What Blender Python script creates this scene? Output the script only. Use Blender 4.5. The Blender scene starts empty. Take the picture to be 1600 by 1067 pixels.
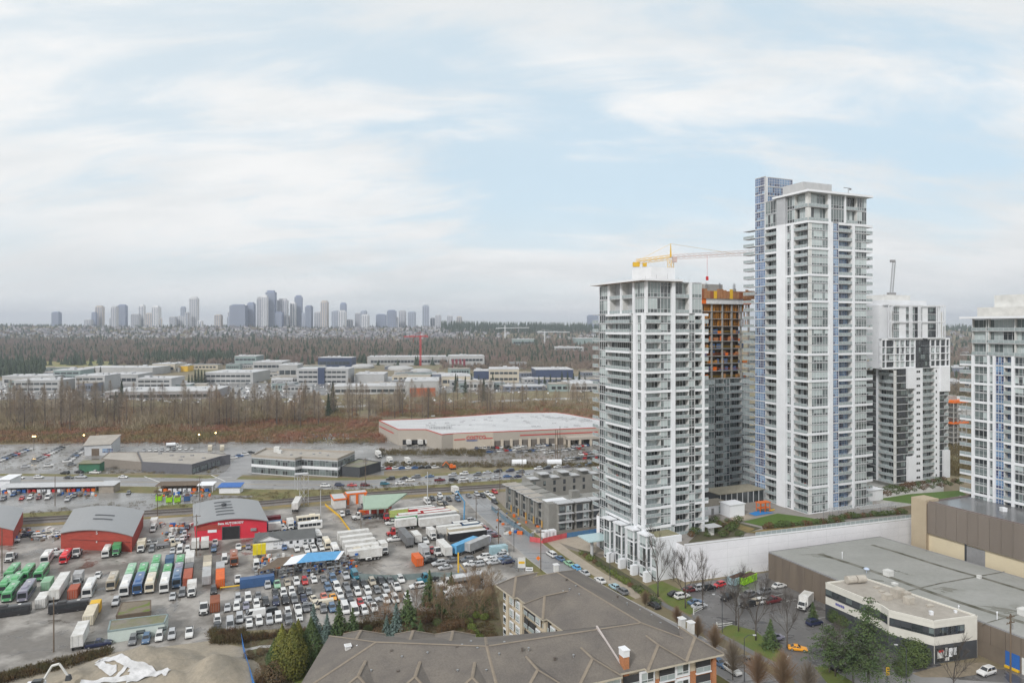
import bpy, bmesh, math, random
import numpy as np
from math import sin, cos, pi, radians, atan2, sqrt
from mathutils import Vector, Matrix
SC = bpy.context.scene
COL = SC.collection
RND = random.Random(11)
# ---------------------------------------------------------------- camera, sky, sun, exposure
EYE = 77.0                       # the photographer stands on a balcony 77 m up
FOC = 1066.7                     # 24 mm lens, in pixels of a 1600 pixel wide picture
CXP, HZP = 800.0, 512.0          # principal column and horizon row in the 1600 x 1067 picture
cam_d = bpy.data.cameras.new('camera')
cam = bpy.data.objects.new('camera', cam_d)
COL.objects.link(cam)
cam.location = (0, 0, EYE)
cam.rotation_euler = (radians(90), 0, 0)
cam_d.sensor_width = 36.0
cam_d.lens = 24.0
cam_d.shift_y = (HZP - 533.5) / 1600.0
cam_d.clip_start = 1.0
cam_d.clip_end = 30000
SC.camera = cam
SUN_EL, SUN_AZ = radians(36), radians(-150)      # azimuth from +Y (view direction), minus = left
world = bpy.data.worlds.new('World')
SC.world = world
world.use_nodes = True
wn, wl = world.node_tree.nodes, world.node_tree.links
wn.clear()
def N(nodes, kind, **kw):
 n = nodes.new(kind)
 for k, v in kw.items():
  if k in n.inputs: n.inputs[k].default_value = v
  else: setattr(n, k, v)
 return n
def build_sky():
 out = N(wn, 'ShaderNodeOutputWorld')
 bg = N(wn, 'ShaderNodeBackground', Strength=0.10)
 sky = N(wn, 'ShaderNodeTexSky', sky_type='NISHITA', sun_disc=False, sun_elevation=SUN_EL,
   sun_rotation=SUN_AZ, altitude=80, air_density=1.0, dust_density=1.0, ozone_density=1.5)
 tc = N(wn, 'ShaderNodeTexCoord')
 sep = N(wn, 'ShaderNodeSeparateXYZ')
 wl.new(tc.outputs['Generated'], sep.inputs[0])
 def M(op, a, b=None, c=None, clamp=False):
  n = N(wn, 'ShaderNodeMath', operation=op, use_clamp=clamp)
  for i, v in enumerate((a, b, c)):
   if v is None: continue
   if isinstance(v, (int, float)): n.inputs[i].default_value = v
   else: wl.new(v, n.inputs[i])
  return n.outputs[0]
 z = M('MAXIMUM', sep.outputs[2], 0.0)
 den = M('ADD', z, 0.30)
 u = M('DIVIDE', sep.outputs[0], den)
 v = M('DIVIDE', sep.outputs[1], den)
 cmb = N(wn, 'ShaderNodeCombineXYZ')
 wl.new(u, cmb.inputs[0]); wl.new(v, cmb.inputs[1])
 def noise(scale, detail, rough, dist, rotz, sx, sy, off=(0, 0, 0)):
  mp = N(wn, 'ShaderNodeMapping')
  mp.inputs['Rotation'].default_value = (0, 0, radians(rotz))
  mp.inputs['Scale'].default_value = (sx, sy, 1)
  mp.inputs['Location'].default_value = off
  wl.new(cmb.outputs[0], mp.inputs[0])
  n = N(wn, 'ShaderNodeTexNoise', Scale=scale, Detail=detail, Roughness=rough, Distortion=dist)
  wl.new(mp.outputs[0], n.inputs['Vector'])
  return n.outputs[0]
 def ramp(x, a, b):
  n = N(wn, 'ShaderNodeMapRange', interpolation_type='SMOOTHSTEP')
  n.inputs[1].default_value = a; n.inputs[2].default_value = b
  wl.new(x, n.inputs[0])
  return n.outputs[0]
 def mixc(f, a, b):
  n = N(wn, 'ShaderNodeMix', data_type='RGBA')
  if isinstance(f, (int, float)): n.inputs[0].default_value = f
  else: wl.new(f, n.inputs[0])
  for i, c in ((6, a), (7, b)):
   if isinstance(c, tuple): n.inputs[i].default_value = (*c, 1)
   else: wl.new(c, n.inputs[i])
  return n.outputs[2]
 big = noise(1.15, 6, 0.52, 0.35, 24, 0.8, 1.5, (3.1, 0.4, 0))
 wisp = noise(2.4, 10, 0.62, 0.5, 32, 0.7, 1.9, (0.7, 5.2, 0))
 grey = noise(2.2, 8, 0.58, 0.3, 6, 0.55, 1.3, (7.7, 1.3, 0))
 cover = M('ADD', M('MULTIPLY', big, 0.55), M('MULTIPLY', wisp, 0.56))
 # the sky behind the thin cloud: the clear sky, already whitened by moisture
 clear = mixc(0.8, sky.outputs[0], (4.1, 5.12, 5.68))
 white = mixc(ramp(grey, 0.36, 0.68), (6.1, 6.15, 6.15), (5.0, 5.25, 5.4))
 a = mixc(M('MULTIPLY_ADD', ramp(cover, 0.465, 0.635), 0.9, 0.10), clear, white)
 # grey stratus lying low, with a thin bright gap just over the hills
 low = M('SUBTRACT', 1.0, ramp(z, 0.02, 0.20))
 strat = mixc(ramp(grey, 0.34, 0.66), (5.8, 5.85, 5.85), (4.85, 5.0, 5.05))
 b = mixc(M('MULTIPLY', low, 0.8), a, strat)
 gap = M('SUBTRACT', 1.0, ramp(z, 0.004, 0.022))
 c = mixc(M('MULTIPLY', gap, 0.55), b, (5.9, 5.9, 5.7))
 # brighter towards the veiled sun on the left
 sd = (sin(SUN_AZ) * cos(SUN_EL), cos(SUN_AZ) * cos(SUN_EL), sin(SUN_EL))
 dp = N(wn, 'ShaderNodeVectorMath', operation='DOT_PRODUCT')
 dp.inputs[1].default_value = sd
 wl.new(tc.outputs['Generated'], dp.inputs[0])
 glow = ramp(dp.outputs['Value'], -0.75, 0.5)
 d = mixc(M('MULTIPLY', glow, 0.7), c, (6.2, 6.15, 6.05))
 wl.new(d, bg.inputs['Color'])
 wl.new(bg.outputs[0], out.inputs['Surface'])
build_sky()
sun_d = bpy.data.lights.new('sun', 'SUN')
sun_d.energy = 1.5
sun_d.angle = radians(10)
sun_d.color = (1.0, 0.98, 0.955)
sun = bpy.data.objects.new('sun', sun_d)
COL.objects.link(sun)
sun.rotation_euler = Vector((-sin(SUN_AZ) * cos(SUN_EL), -cos(SUN_AZ) * cos(SUN_EL), -sin(SUN_EL))).to_track_quat('-Z', 'Y').to_euler()
SC.view_settings.view_transform = 'Standard'
SC.view_settings.look = 'None'
SC.view_settings.exposure = 0.66
SC.view_settings.gamma = 1.0
SC.view_settings.use_curve_mapping = False
# ---------------------------------------------------------------- geometry helpers
def G(px, py, z=0.0):
 """the point of height z that the photograph shows at pixel (px, py)"""
 d = (EYE - z) * FOC / (py - HZP)
 return Vector(((px - CXP) * d / FOC, d, z))
def AT(px, py, d):
 return Vector(((px - CXP) * d / FOC, d, EYE - (py - HZP) * d / FOC))
TH = radians(23.0)               # the street grid is turned 23 degrees
U = Vector((cos(TH), sin(TH), 0))
V = Vector((-sin(TH), cos(TH), 0))
class MB:
 """collects faces; build() links them as one mesh"""
 def __init__(s): s.v = []; s.f = []; s.m = []
 def add(s, vs, fs, m=0):
  o = len(s.v); s.v.extend(tuple(p) for p in vs)
  for f in fs: s.f.append(tuple(i + o for i in f)); s.m.append(m)
 def face(s, pts, m=0): s.add(pts, [tuple(range(len(pts)))], m)
 def box(s, x0, x1, y0, y1, z0, z1, m=0):
  vs = [(x0, y0, z0), (x1, y0, z0), (x1, y1, z0), (x0, y1, z0), (x0, y0, z1), (x1, y0, z1), (x1, y1, z1), (x0, y1, z1)]
  s.add(vs, [(3, 2, 1, 0), (4, 5, 6, 7), (0, 1, 5, 4), (1, 2, 6, 5), (2, 3, 7, 6), (3, 0, 4, 7)], m)
 def obox(s, c, sx, sy, sz, rz=0.0, m=0):
  """box centred in plan on c, standing on c.z, turned by rz"""
  ca, sa = cos(rz), sin(rz)
  def w(x, y, z): return (c[0] + x * ca - y * sa, c[1] + x * sa + y * ca, c[2] + z)
  a, b = sx / 2, sy / 2
  vs = [w(-a, -b, 0), w(a, -b, 0), w(a, b, 0), w(-a, b, 0), w(-a, -b, sz), w(a, -b, sz), w(a, b, sz), w(-a, b, sz)]
  s.add(vs, [(3, 2, 1, 0), (4, 5, 6, 7), (0, 1, 5, 4), (1, 2, 6, 5), (2, 3, 7, 6), (3, 0, 4, 7)], m)
 def prism(s, poly, z0, z1, m=0, mtop=None, bottom=False):
  n = len(poly)
  area = sum(poly[i][0] * poly[(i + 1) % n][1] - poly[(i + 1) % n][0] * poly[i][1] for i in range(n))
  if area < 0: poly = poly[::-1]
  vs = [(p[0], p[1], z0) for p in poly] + [(p[0], p[1], z1) for p in poly]
  s.add(vs, [(i, (i + 1) % n, n + (i + 1) % n, n + i) for i in range(n)], m)
  s.add([(p[0], p[1], z1) for p in poly], [tuple(range(n))], m if mtop is None else mtop)
  if bottom: s.add([(p[0], p[1], z0) for p in poly], [tuple(range(n))[::-1]], m)
 def tube(s, a, b, r0, r1=None, n=6, m=0, cap=True):
  a, b = Vector(a), Vector(b); r1 = r0 if r1 is None else r1
  d = (b - a)
  if d.length < 1e-6: return
  d.normalize()
  x = d.orthogonal().normalized(); y = d.cross(x)
  vs = []
  for c, r in ((a, r0), (b, r1)):
   for i in range(n):
    t = 2 * pi * i / n
    vs.append(c + x * (r * cos(t)) + y * (r * sin(t)))
  fs = [(i, (i + 1) % n, n + (i + 1) % n, n + i) for i in range(n)]
  if cap: fs += [tuple(range(n))[::-1], tuple(range(n, 2 * n))]
  s.add(vs, fs, m)
 def loft(s, secs, m=0, cap=True):
  n = len(secs[0]); vs = [p for sec in secs for p in sec]; fs = []
  for k in range(len(secs) - 1):
   for i in range(n):
    j = (i + 1) % n
    fs.append((k * n + i, k * n + j, (k + 1) * n + j, (k + 1) * n + i))
  if cap:
   fs.append(tuple(range(n))[::-1]); fs.append(tuple(range((len(secs) - 1) * n, len(secs) * n)))
  s.add(vs, fs, m)
 def dome(s, c, rx, ry, rz, n=10, k=4, m=0):
  vs = []; fs = []
  for j in range(k):
   t = pi / 2 * j / k
   for i in range(n):
    a = 2 * pi * i / n
    vs.append((c[0] + rx * cos(t) * cos(a), c[1] + ry * cos(t) * sin(a), c[2] + rz * sin(t)))
  vs.append((c[0], c[1], c[2] + rz))
  for j in range(k - 1):
   for i in range(n): fs.append((j * n + i, j * n + (i + 1) % n, (j + 1) * n + (i + 1) % n, (j + 1) * n + i))
  for i in range(n): fs.append(((k - 1) * n + i, (k - 1) * n + (i + 1) % n, k * n))
  s.add(vs, fs, m)
 def mesh(s, name, mats, smooth=False):
  me = bpy.data.meshes.new(name)
  me.from_pydata([tuple(p) for p in s.v], [], s.f)
  for mt in (mats if isinstance(mats, (list, tuple)) else [mats]): me.materials.append(mt)
  if any(s.m): me.polygons.foreach_set('material_index', s.m)
  if smooth: me.polygons.foreach_set('use_smooth', [True] * len(s.f))
  me.update()
  return me
def props(o, label=None, cat=None, group=None, kind=None):
 if label: o['label'] = label
 if cat: o['category'] = cat
 if group: o['group'] = group
 if kind: o['kind'] = kind
 return o
def ob(name, me, parent=None, loc=(0, 0, 0), rz=0.0, sc=None, color=None, **kw):
 o = bpy.data.objects.new(name, me)
 COL.objects.link(o)
 if parent is not None: o.parent = parent
 o.location = loc
 if rz: o.rotation_euler = (0, 0, rz)
 if sc is not None: o.scale = (sc, sc, sc) if isinstance(sc, (int, float)) else sc
 if color is not None: o.color = (*color, 1)
 return props(o, **kw)
def thing(name, loc, rz=0.0, **kw):
 return ob(name, None, None, loc, rz, **kw)
def structure(name, me, loc=(0, 0, 0), **kw):
 return ob(name, me, None, loc, kind='structure', **kw)
# ---------------------------------------------------------------- materials
MATS = {}
def mat(name, rgb, rough=0.7, metal=0.0, var=0.25, scale=0.6, rgb2=None, bump=0.0, bscale=None, objcol=False,
  rvar=0.0, rnd=0.0, ior=1.45, emit=None, stretch=None, coat=0.0, detail=5.0, contrast=(0.3, 0.7), fine=None, wet=None):
 """procedural principled material: base colour moves between rgb and rgb2 with world-space noise"""
 if name in MATS: return MATS[name]
 m = bpy.data.materials.new(name); m.use_nodes = True
 nt = m.node_tree; nn, ll = nt.nodes, nt.links; nn.clear()
 out = N(nn, 'ShaderNodeOutputMaterial'); bs = N(nn, 'ShaderNodeBsdfPrincipled')
 ll.new(bs.outputs[0], out.inputs[0])
 bs.inputs['Roughness'].default_value = rough; bs.inputs['Metallic'].default_value = metal
 bs.inputs['IOR'].default_value = ior; bs.inputs['Coat Weight'].default_value = coat
 geo = N(nn, 'ShaderNodeNewGeometry'); vec = geo.outputs['Position']
 if stretch:
  mp = N(nn, 'ShaderNodeMapping'); mp.inputs['Scale'].default_value = stretch[:3]
  if len(stretch) > 3: mp.inputs['Rotation'].default_value = (0, 0, stretch[3])
  ll.new(vec, mp.inputs[0]); vec = mp.outputs[0]
 nz = N(nn, 'ShaderNodeTexNoise', Scale=scale, Detail=detail, Roughness=0.6)
 ll.new(vec, nz.inputs['Vector'])
 mr = N(nn, 'ShaderNodeMapRange'); mr.inputs[1].default_value = contrast[0]; mr.inputs[2].default_value = contrast[1]
 ll.new(nz.outputs[0], mr.inputs[0]); fac = mr.outputs[0]
 if rgb2 is None: rgb2 = tuple(c * (1 - var) for c in rgb)
 mx = N(nn, 'ShaderNodeMix', data_type='RGBA')
 ll.new(fac, mx.inputs[0])
 mx.inputs[6].default_value = (*rgb, 1); mx.inputs[7].default_value = (*rgb2, 1)
 colour = mx.outputs[2]
 oi = None
 if objcol or rnd: oi = N(nn, 'ShaderNodeObjectInfo')
 if objcol:
  mu = N(nn, 'ShaderNodeMix', data_type='RGBA', blend_type='MULTIPLY'); mu.inputs[0].default_value = 1
  ll.new(oi.outputs['Color'], mu.inputs[6]); ll.new(colour, mu.inputs[7]); colour = mu.outputs[2]
 if fine:
  n2 = N(nn, 'ShaderNodeTexNoise', Scale=fine[0], Detail=3.0, Roughness=0.7)
  ll.new(geo.outputs['Position'], n2.inputs['Vector'])
  m2 = N(nn, 'ShaderNodeMapRange'); m2.inputs[1].default_value = 0.25; m2.inputs[2].default_value = 0.75
  m2.inputs[3].default_value = 1 - fine[1]; m2.inputs[4].default_value = 1 + fine[1]
  ll.new(n2.outputs[0], m2.inputs[0])
  mu = N(nn, 'ShaderNodeVectorMath', operation='SCALE')
  ll.new(colour, mu.inputs[0]); ll.new(m2.outputs[0], mu.inputs['Scale']); colour = mu.outputs[0]
 if rnd:
  hv = N(nn, 'ShaderNodeHueSaturation')
  m3 = N(nn, 'ShaderNodeMapRange'); m3.inputs[3].default_value = 1 - rnd; m3.inputs[4].default_value = 1 + rnd
  ll.new(oi.outputs['Random'], m3.inputs[0]); ll.new(m3.outputs[0], hv.inputs['Value'])
  ll.new(colour, hv.inputs['Color']); colour = hv.outputs[0]
 ll.new(colour, bs.inputs['Base Color'])
 if rvar:
  r2 = N(nn, 'ShaderNodeMapRange'); r2.inputs[1].default_value = 0.3; r2.inputs[2].default_value = 0.7
  r2.inputs[3].default_value = rough; r2.inputs[4].default_value = max(0.03, rough - rvar)
  ll.new(nz.outputs[0], r2.inputs[0]); ll.new(r2.outputs[0], bs.inputs['Roughness'])
 if wet:      # standing water: darker and glossy where a second noise is high
  w1 = N(nn, 'ShaderNodeTexNoise', Scale=wet[0], Detail=6.0, Roughness=0.55, Distortion=0.6)
  ll.new(vec, w1.inputs['Vector'])
  w2 = N(nn, 'ShaderNodeMapRange'); w2.inputs[1].default_value = wet[1]; w2.inputs[2].default_value = wet[1] + 0.05
  ll.new(w1.outputs[0], w2.inputs[0])
  wm = N(nn, 'ShaderNodeMix', data_type='RGBA', blend_type='MULTIPLY'); ll.new(w2.outputs[0], wm.inputs[0])
  ll.new(colour, wm.inputs[6]); wm.inputs[7].default_value = (*wet[2], 1); ll.new(wm.outputs[2], bs.inputs['Base Color'])
  wr = N(nn, 'ShaderNodeMix'); ll.new(w2.outputs[0], wr.inputs[0]); wr.inputs[2].default_value = rough; wr.inputs[3].default_value = 0.12
  if bs.inputs['Roughness'].links: ll.new(bs.inputs['Roughness'].links[0].from_socket, wr.inputs[2])
  ll.new(wr.outputs[0], bs.inputs['Roughness'])
 if bump:
  bn = N(nn, 'ShaderNodeTexNoise', Scale=bscale or scale * 6, Detail=4.0)
  ll.new(vec, bn.inputs['Vector'])
  bp = N(nn, 'ShaderNodeBump', Strength=bump, Distance=0.15)
  ll.new(bn.outputs[0], bp.inputs['Height']); ll.new(bp.outputs[0], bs.inputs['Normal'])
 if emit:
  bs.inputs['Emission Color'].default_value = (*emit[:3], 1); bs.inputs['Emission Strength'].default_value = emit[3]
 MATS[name] = m
 return m
white = mat('white_painted_concrete', (0.76, 0.775, 0.80), 0.6, var=0.10, scale=0.25)
offwhite = mat('aged_white_paint', (0.68, 0.68, 0.66), 0.6, var=0.22, scale=0.4, fine=(2.0, 0.06))
lightgrey = mat('light_grey_panel', (0.50, 0.51, 0.52), 0.6, var=0.15, scale=0.5)
midgrey = mat('mid_grey_panel', (0.28, 0.28, 0.285), 0.65, var=0.2, scale=0.5)
darkgrey = mat('charcoal_panel', (0.065, 0.07, 0.078), 0.55, var=0.25, scale=0.4)
black = mat('black_matter', (0.02, 0.02, 0.022), 0.6, var=0.3, scale=1.0)
concrete = mat('raw_concrete', (0.36, 0.35, 0.33), 0.8, var=0.25, scale=0.35, fine=(1.5, 0.1))
tan = mat('tan_stucco', (0.46, 0.38, 0.27), 0.8, var=0.12, scale=0.2)
cream = mat('cream_stucco', (0.68, 0.59, 0.42), 0.8, var=0.1, scale=0.15)
redwall = mat('red_painted_wall', (0.64, 0.03, 0.055), 0.6, var=0.15, scale=0.3)
brickred = mat('weathered_red_cladding', (0.38, 0.06, 0.04), 0.7, var=0.3, scale=0.4, stretch=(1, 1, 4))
steel = mat('galvanised_steel', (0.42, 0.43, 0.44), 0.45, metal=0.6, var=0.25, scale=1.5)
yellowp = mat('yellow_paint', (0.75, 0.46, 0.03), 0.5, var=0.15, scale=0.5)
orangep = mat('orange_paint', (0.75, 0.16, 0.02), 0.5, var=0.15, scale=0.5)
redp = mat('red_paint', (0.55, 0.03, 0.03), 0.5, var=0.15, scale=0.5)
bluep = mat('blue_paint', (0.03, 0.13, 0.42), 0.5, var=0.15, scale=0.5)
wood = mat('weathered_wood', (0.16, 0.12, 0.085), 0.8, var=0.35, scale=0.8, stretch=(1, 1, 0.2))
ply = mat('plywood', (0.42, 0.20, 0.09), 0.75, var=0.35, scale=0.5)
rubber = mat('tyre_rubber', (0.02, 0.02, 0.02), 0.85, var=0.2)
rimm = mat('wheel_rim', (0.45, 0.45, 0.46), 0.35, metal=0.7, var=0.1)
lampglass = mat('lamp_lens', (0.75, 0.75, 0.72), 0.15, var=0.05)
taillens = mat('tail_lens', (0.35, 0.01, 0.01), 0.2, var=0.05)
carglass = mat('vehicle_glass', (0.03, 0.035, 0.04), 0.06, var=0.3, scale=0.8, ior=1.6)
carpaint = mat('vehicle_paint', (1, 1, 1), 0.34, var=0.14, scale=0.8, objcol=True, coat=0.5)
paint = mat('flat_paint', (1, 1, 1), 0.55, rgb2=(0.72, 0.70, 0.66), scale=0.5, objcol=True, fine=(2.2, 0.09))
# glazing: opaque coated glass, reflected sky and blinds put into its base colour
g_dark = mat('window_glass_dark', (0.06, 0.07, 0.075), 0.08, var=0.5, scale=0.35, ior=1.75, rnd=0.35)
g_mid = mat('window_glass_grey_green', (0.17, 0.205, 0.205), 0.1, var=0.35, scale=0.3, ior=1.75, rnd=0.25)
g_light = mat('window_glass_pale_blind', (0.45, 0.51, 0.51), 0.2, var=0.2, scale=0.4, ior=1.7, rnd=0.15)
g_blue = mat('window_glass_blue', (0.10, 0.175, 0.33), 0.08, var=0.35, scale=0.25, ior=1.8, rnd=0.25)
g_bluepale = mat('window_glass_pale_blue', (0.17, 0.29, 0.46), 0.1, var=0.3, scale=0.25, ior=1.8, rnd=0.2)
g_navy = mat('window_glass_navy', (0.035, 0.05, 0.13), 0.1, var=0.3, scale=0.3, ior=1.7, rnd=0.3)
g_rail = mat('railing_glass', (0.33, 0.38, 0.385), 0.1, var=0.12, scale=0.4, ior=1.6)
frame_w = mat('window_frame_white', (0.62, 0.63, 0.64), 0.5, var=0.06)
frame_g = mat('window_frame_grey', (0.30, 0.31, 0.32), 0.5, var=0.08)
recess = mat('painted_interior_shade', (0.05, 0.05, 0.052), 0.8, var=0.3, scale=0.5)  # dark colour that paints the shade of balcony openings
# ground
earth = mat('rough_ground', (0.12, 0.09, 0.055), 0.95, rgb2=(0.085, 0.085, 0.04), scale=0.05, detail=8, fine=(0.7, 0.25))
asphalt = mat('wet_asphalt', (0.15, 0.143, 0.135), 0.55, rgb2=(0.27, 0.262, 0.25), scale=0.035, detail=8, rvar=0.5, fine=(0.9, 0.12), bump=0.05, bscale=2, contrast=(0.36, 0.64), wet=(0.08, 0.57, (.6, .6, .6)))
yardm = mat('wet_gravel_yard', (0.15, 0.136, 0.12), 0.36, rgb2=(0.34, 0.32, 0.295), scale=0.075, detail=10, rvar=-0.35, fine=(0.7, 0.16), bump=0.06, bscale=1.5, contrast=(0.43, 0.58), wet=(0.11, 0.56, (.62, .6, .58)))
roadm = mat('road_asphalt', (0.21, 0.205, 0.205), 0.5, rgb2=(0.27, 0.265, 0.262), scale=0.06, detail=7, rvar=0.25, stretch=(0.25, 1, 1, TH), fine=(1.1, 0.07), wet=(0.35, 0.6, (.75, .75, .76)))
lotm = mat('dark_parking_asphalt', (0.105, 0.10, 0.098), 0.55, rgb2=(0.165, 0.16, 0.155), scale=0.07, detail=8, rvar=0.4, fine=(0.8, 0.15), wet=(0.13, 0.56, (.6, .6, .62)))
pavem = mat('buff_pavement', (0.40, 0.345, 0.275), 0.75, var=0.2, scale=0.3, fine=(1.5, 0.08))
kerbm = mat('kerb_concrete', (0.40, 0.39, 0.37), 0.8, var=0.2)
linem = mat('road_marking_white', (0.7, 0.7, 0.68), 0.6, var=0.3, scale=1.5)
liney = mat('road_marking_yellow', (0.62, 0.42, 0.06), 0.6, var=0.3, scale=1.5)
grassm = mat('lawn_grass', (0.085, 0.135, 0.025), 0.9, rgb2=(0.13, 0.14, 0.035), scale=0.25, detail=7, fine=(2.5, 0.2))
vergem = mat('winter_verge_grass', (0.11, 0.125, 0.04), 0.9, rgb2=(0.20, 0.155, 0.07), scale=0.12, detail=8, fine=(1.2, 0.25))
ballast = mat('rail_ballast', (0.20, 0.18, 0.165), 0.9, rgb2=(0.13, 0.12, 0.115), scale=0.15, fine=(1.5, 0.2))
railm = mat('steel_rail', (0.10, 0.085, 0.075), 0.45, metal=0.5, var=0.2)
sandm = mat('sand_and_gravel', (0.33, 0.285, 0.22), 0.95, rgb2=(0.22, 0.20, 0.165), scale=0.16, detail=9, fine=(1.4, 0.16), bump=0.3, bscale=1.2)
# vegetation
bark = mat('grey_bark', (0.105, 0.09, 0.078), 0.9, var=0.3, scale=0.8, rnd=0.25)
bark_far = mat('wet_bark', (0.115, 0.095, 0.082), 0.9, var=0.3, scale=0.3, rnd=0.3)
twig_grey = mat('bare_twigs', (0.25, 0.205, 0.155), 0.9, var=0.3, scale=0.15, rnd=0.3)
twig_red = mat('reddish_twigs', (0.25, 0.155, 0.10), 0.9, rgb2=(0.19, 0.15, 0.09), scale=0.06, rnd=0.25)
brushm = mat('bramble_undergrowth', (0.26, 0.125, 0.08), 0.9, rgb2=(0.185, 0.155, 0.07), scale=0.03, detail=7, fine=(0.5, 0.35), contrast=(0.4, 0.6))
strawm = mat('dry_straw_grass', (0.34, 0.215, 0.095), 0.9, rgb2=(0.20, 0.13, 0.06), scale=0.08, fine=(0.8, 0.3))
needle = mat('conifer_needles', (0.045, 0.082, 0.032), 0.85, rgb2=(0.08, 0.11, 0.035), scale=0.5, rnd=0.25, fine=(2.0, 0.3))
needle_far = mat('far_conifer_needles', (0.035, 0.055, 0.032), 0.9, rgb2=(0.055, 0.072, 0.035), scale=0.05, rnd=0.3)
needle_blue = mat('blue_spruce_needles', (0.15, 0.20, 0.19), 0.85, rgb2=(0.09, 0.14, 0.115), scale=0.6, fine=(2.5, 0.25))
needle_gold = mat('golden_cedar_foliage', (0.19, 0.175, 0.03), 0.85, rgb2=(0.09, 0.115, 0.028), scale=0.8, rnd=0.2, fine=(2.5, 0.3))
leafm = mat('evergreen_shrub_leaves', (0.06, 0.095, 0.03), 0.8, rgb2=(0.085, 0.11, 0.03), scale=0.7, fine=(3.0, 0.3))
hedgem = mat('lime_hedge_leaves', (0.125, 0.15, 0.03), 0.8, rgb2=(0.11, 0.16, 0.03), scale=0.6, fine=(3.0, 0.25))
rustm = mat('russet_shrub_leaves', (0.14, 0.065, 0.03), 0.85, rgb2=(0.09, 0.065, 0.03), scale=0.5, fine=(2.5, 0.3))
# roofs
shingle = mat('asphalt_shingles', (0.175, 0.155, 0.133), 0.9, rgb2=(0.118, 0.106, 0.097), scale=0.16, detail=10, stretch=(1, 1, 2), fine=(3.0, 0.2), bump=0.15, bscale=5)
ridgem = mat('ridge_shingles', (0.25, 0.21, 0.165), 0.9, var=0.2, scale=1.0)
membrane = mat('grey_roof_membrane', (0.33, 0.33, 0.315), 0.75, rgb2=(0.255, 0.26, 0.24), scale=0.1, detail=8, rvar=0.2, fine=(0.9, 0.07), stretch=(0.5, 1, 1, TH), wet=(0.12, 0.6, (.72, .72, .68)))
gravelroof = mat('gravel_roof', (0.40, 0.37, 0.33), 0.85, rgb2=(0.30, 0.275, 0.24), scale=0.12, detail=8, fine=(1.0, 0.12))
whiteroof = mat('white_roof_membrane', (0.56, 0.56, 0.565), 0.6, rgb2=(0.43, 0.435, 0.44), scale=0.09, detail=6, fine=(0.5, 0.1), stretch=(0.3, 1, 1))
metalroof = mat('weathered_metal_roof', (0.31, 0.315, 0.32), 0.5, rgb2=(0.24, 0.245, 0.25), metal=0.2, scale=0.2, stretch=(1, 0.25, 1, TH), rvar=0.2)
mossroof = mat('mossy_flat_roof', (0.20, 0.18, 0.15), 0.75, rgb2=(0.145, 0.145, 0.06), scale=0.16, detail=8, rvar=0.45, fine=(1.1, 0.15), contrast=(0.42, 0.58))
# ================================================================ THE SETTING: terrain, yards, roads, tracks
def smooth(a, b, x):
 t = min(1.0, max(0.0, (x - a) / (b - a)))
 return t * t * (3 - 2 * t)
def ridge_row(px):
 """row of the bare ridge line for the column px of the picture"""
 pts = [(-900, 511), (0, 510), (500, 512), (700, 513), (850, 515), (1200, 517), (1500, 513), (2500, 513)]
 for (a, ya), (b, yb) in zip(pts, pts[1:]):
  if px <= b: return ya + (yb - ya) * (px - a) / (b - a)
 return 513
def terrain(x, y):
 """height of the land: a flat valley, then wooded slopes, then the suburb's hill"""
 if y < 1150: return 0.0
 col = CXP + FOC * x / y
 n = 3.5 * sin(x * 0.0061 + y * 0.003) + 2.5 * sin(x * 0.0137 - y * 0.004 + 1.3) + 1.6 * sin(y * 0.011 + x * 0.021)
 lift = smooth(1150, 2000, y) * 21
 top = EYE - (ridge_row(col) - HZP) * 3500 / FOC
 lift += smooth(1900, 3500, y) * (top - 21)
 lift -= smooth(3650, 5200, y) * 60
 return max(0.0, lift + n * smooth(1150, 1500, y) * (0.4 + 0.6 * smooth(3900, 2400, y)))
def build_terrain():
 ys = [-200, 0, 60, 120, 200, 300, 420, 560, 720, 900, 1050] + [1150 + 75 * i for i in range(48)] + [5000, 5600, 6500, 8000, 11000]
 xs = [-9000, -6500, -5000, -4000] + [-3400 + 100 * i for i in range(69)] + [4000, 5000, 6500, 9000]
 m = MB()
 vs = [(x, y, terrain(x, y)) for y in ys for x in xs]
 n = len(xs)
 fs = [(j * n + i, j * n + i + 1, (j + 1) * n + i + 1, (j + 1) * n + i) for j in range(len(ys) - 1) for i in range(n - 1)]
 m.add(vs, fs)
 structure('ground', m.mesh('ground', mat('hill_ground', (0.21, 0.16, 0.11), 0.95, rgb2=(0.17, 0.165, 0.08), scale=0.012, detail=9, fine=(0.08, 0.3)), smooth=True))
build_terrain()
LAYER = {}
def sheet(name, pts, m, z=0.004):
 mb = MB(); mb.face([(p[0], p[1], z) for p in pts])
 me = mb.mesh(name, m)
 bm = bmesh.new(); bm.from_mesh(me)
 bmesh.ops.recalc_face_normals(bm, faces=bm.faces)
 for f in bm.faces:
  if f.normal.z < 0: f.normal_flip()
 bm.to_mesh(me); bm.free()
 return structure(name, me)
def gpoly(pix): return [G(a, b) for a, b in pix]
def offset_line(pts, w0, w1):
 L, Rr = [], []
 for i, p in enumerate(pts):
  a = pts[max(0, i - 1)]; b = pts[min(len(pts) - 1, i + 1)]
  d = Vector((b[0] - a[0], b[1] - a[1], 0)).normalized(); n = Vector((-d.y, d.x, 0))
  L.append(Vector((p[0], p[1], 0)) + n * w1); Rr.append(Vector((p[0], p[1], 0)) + n * w0)
 return L, Rr
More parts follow.
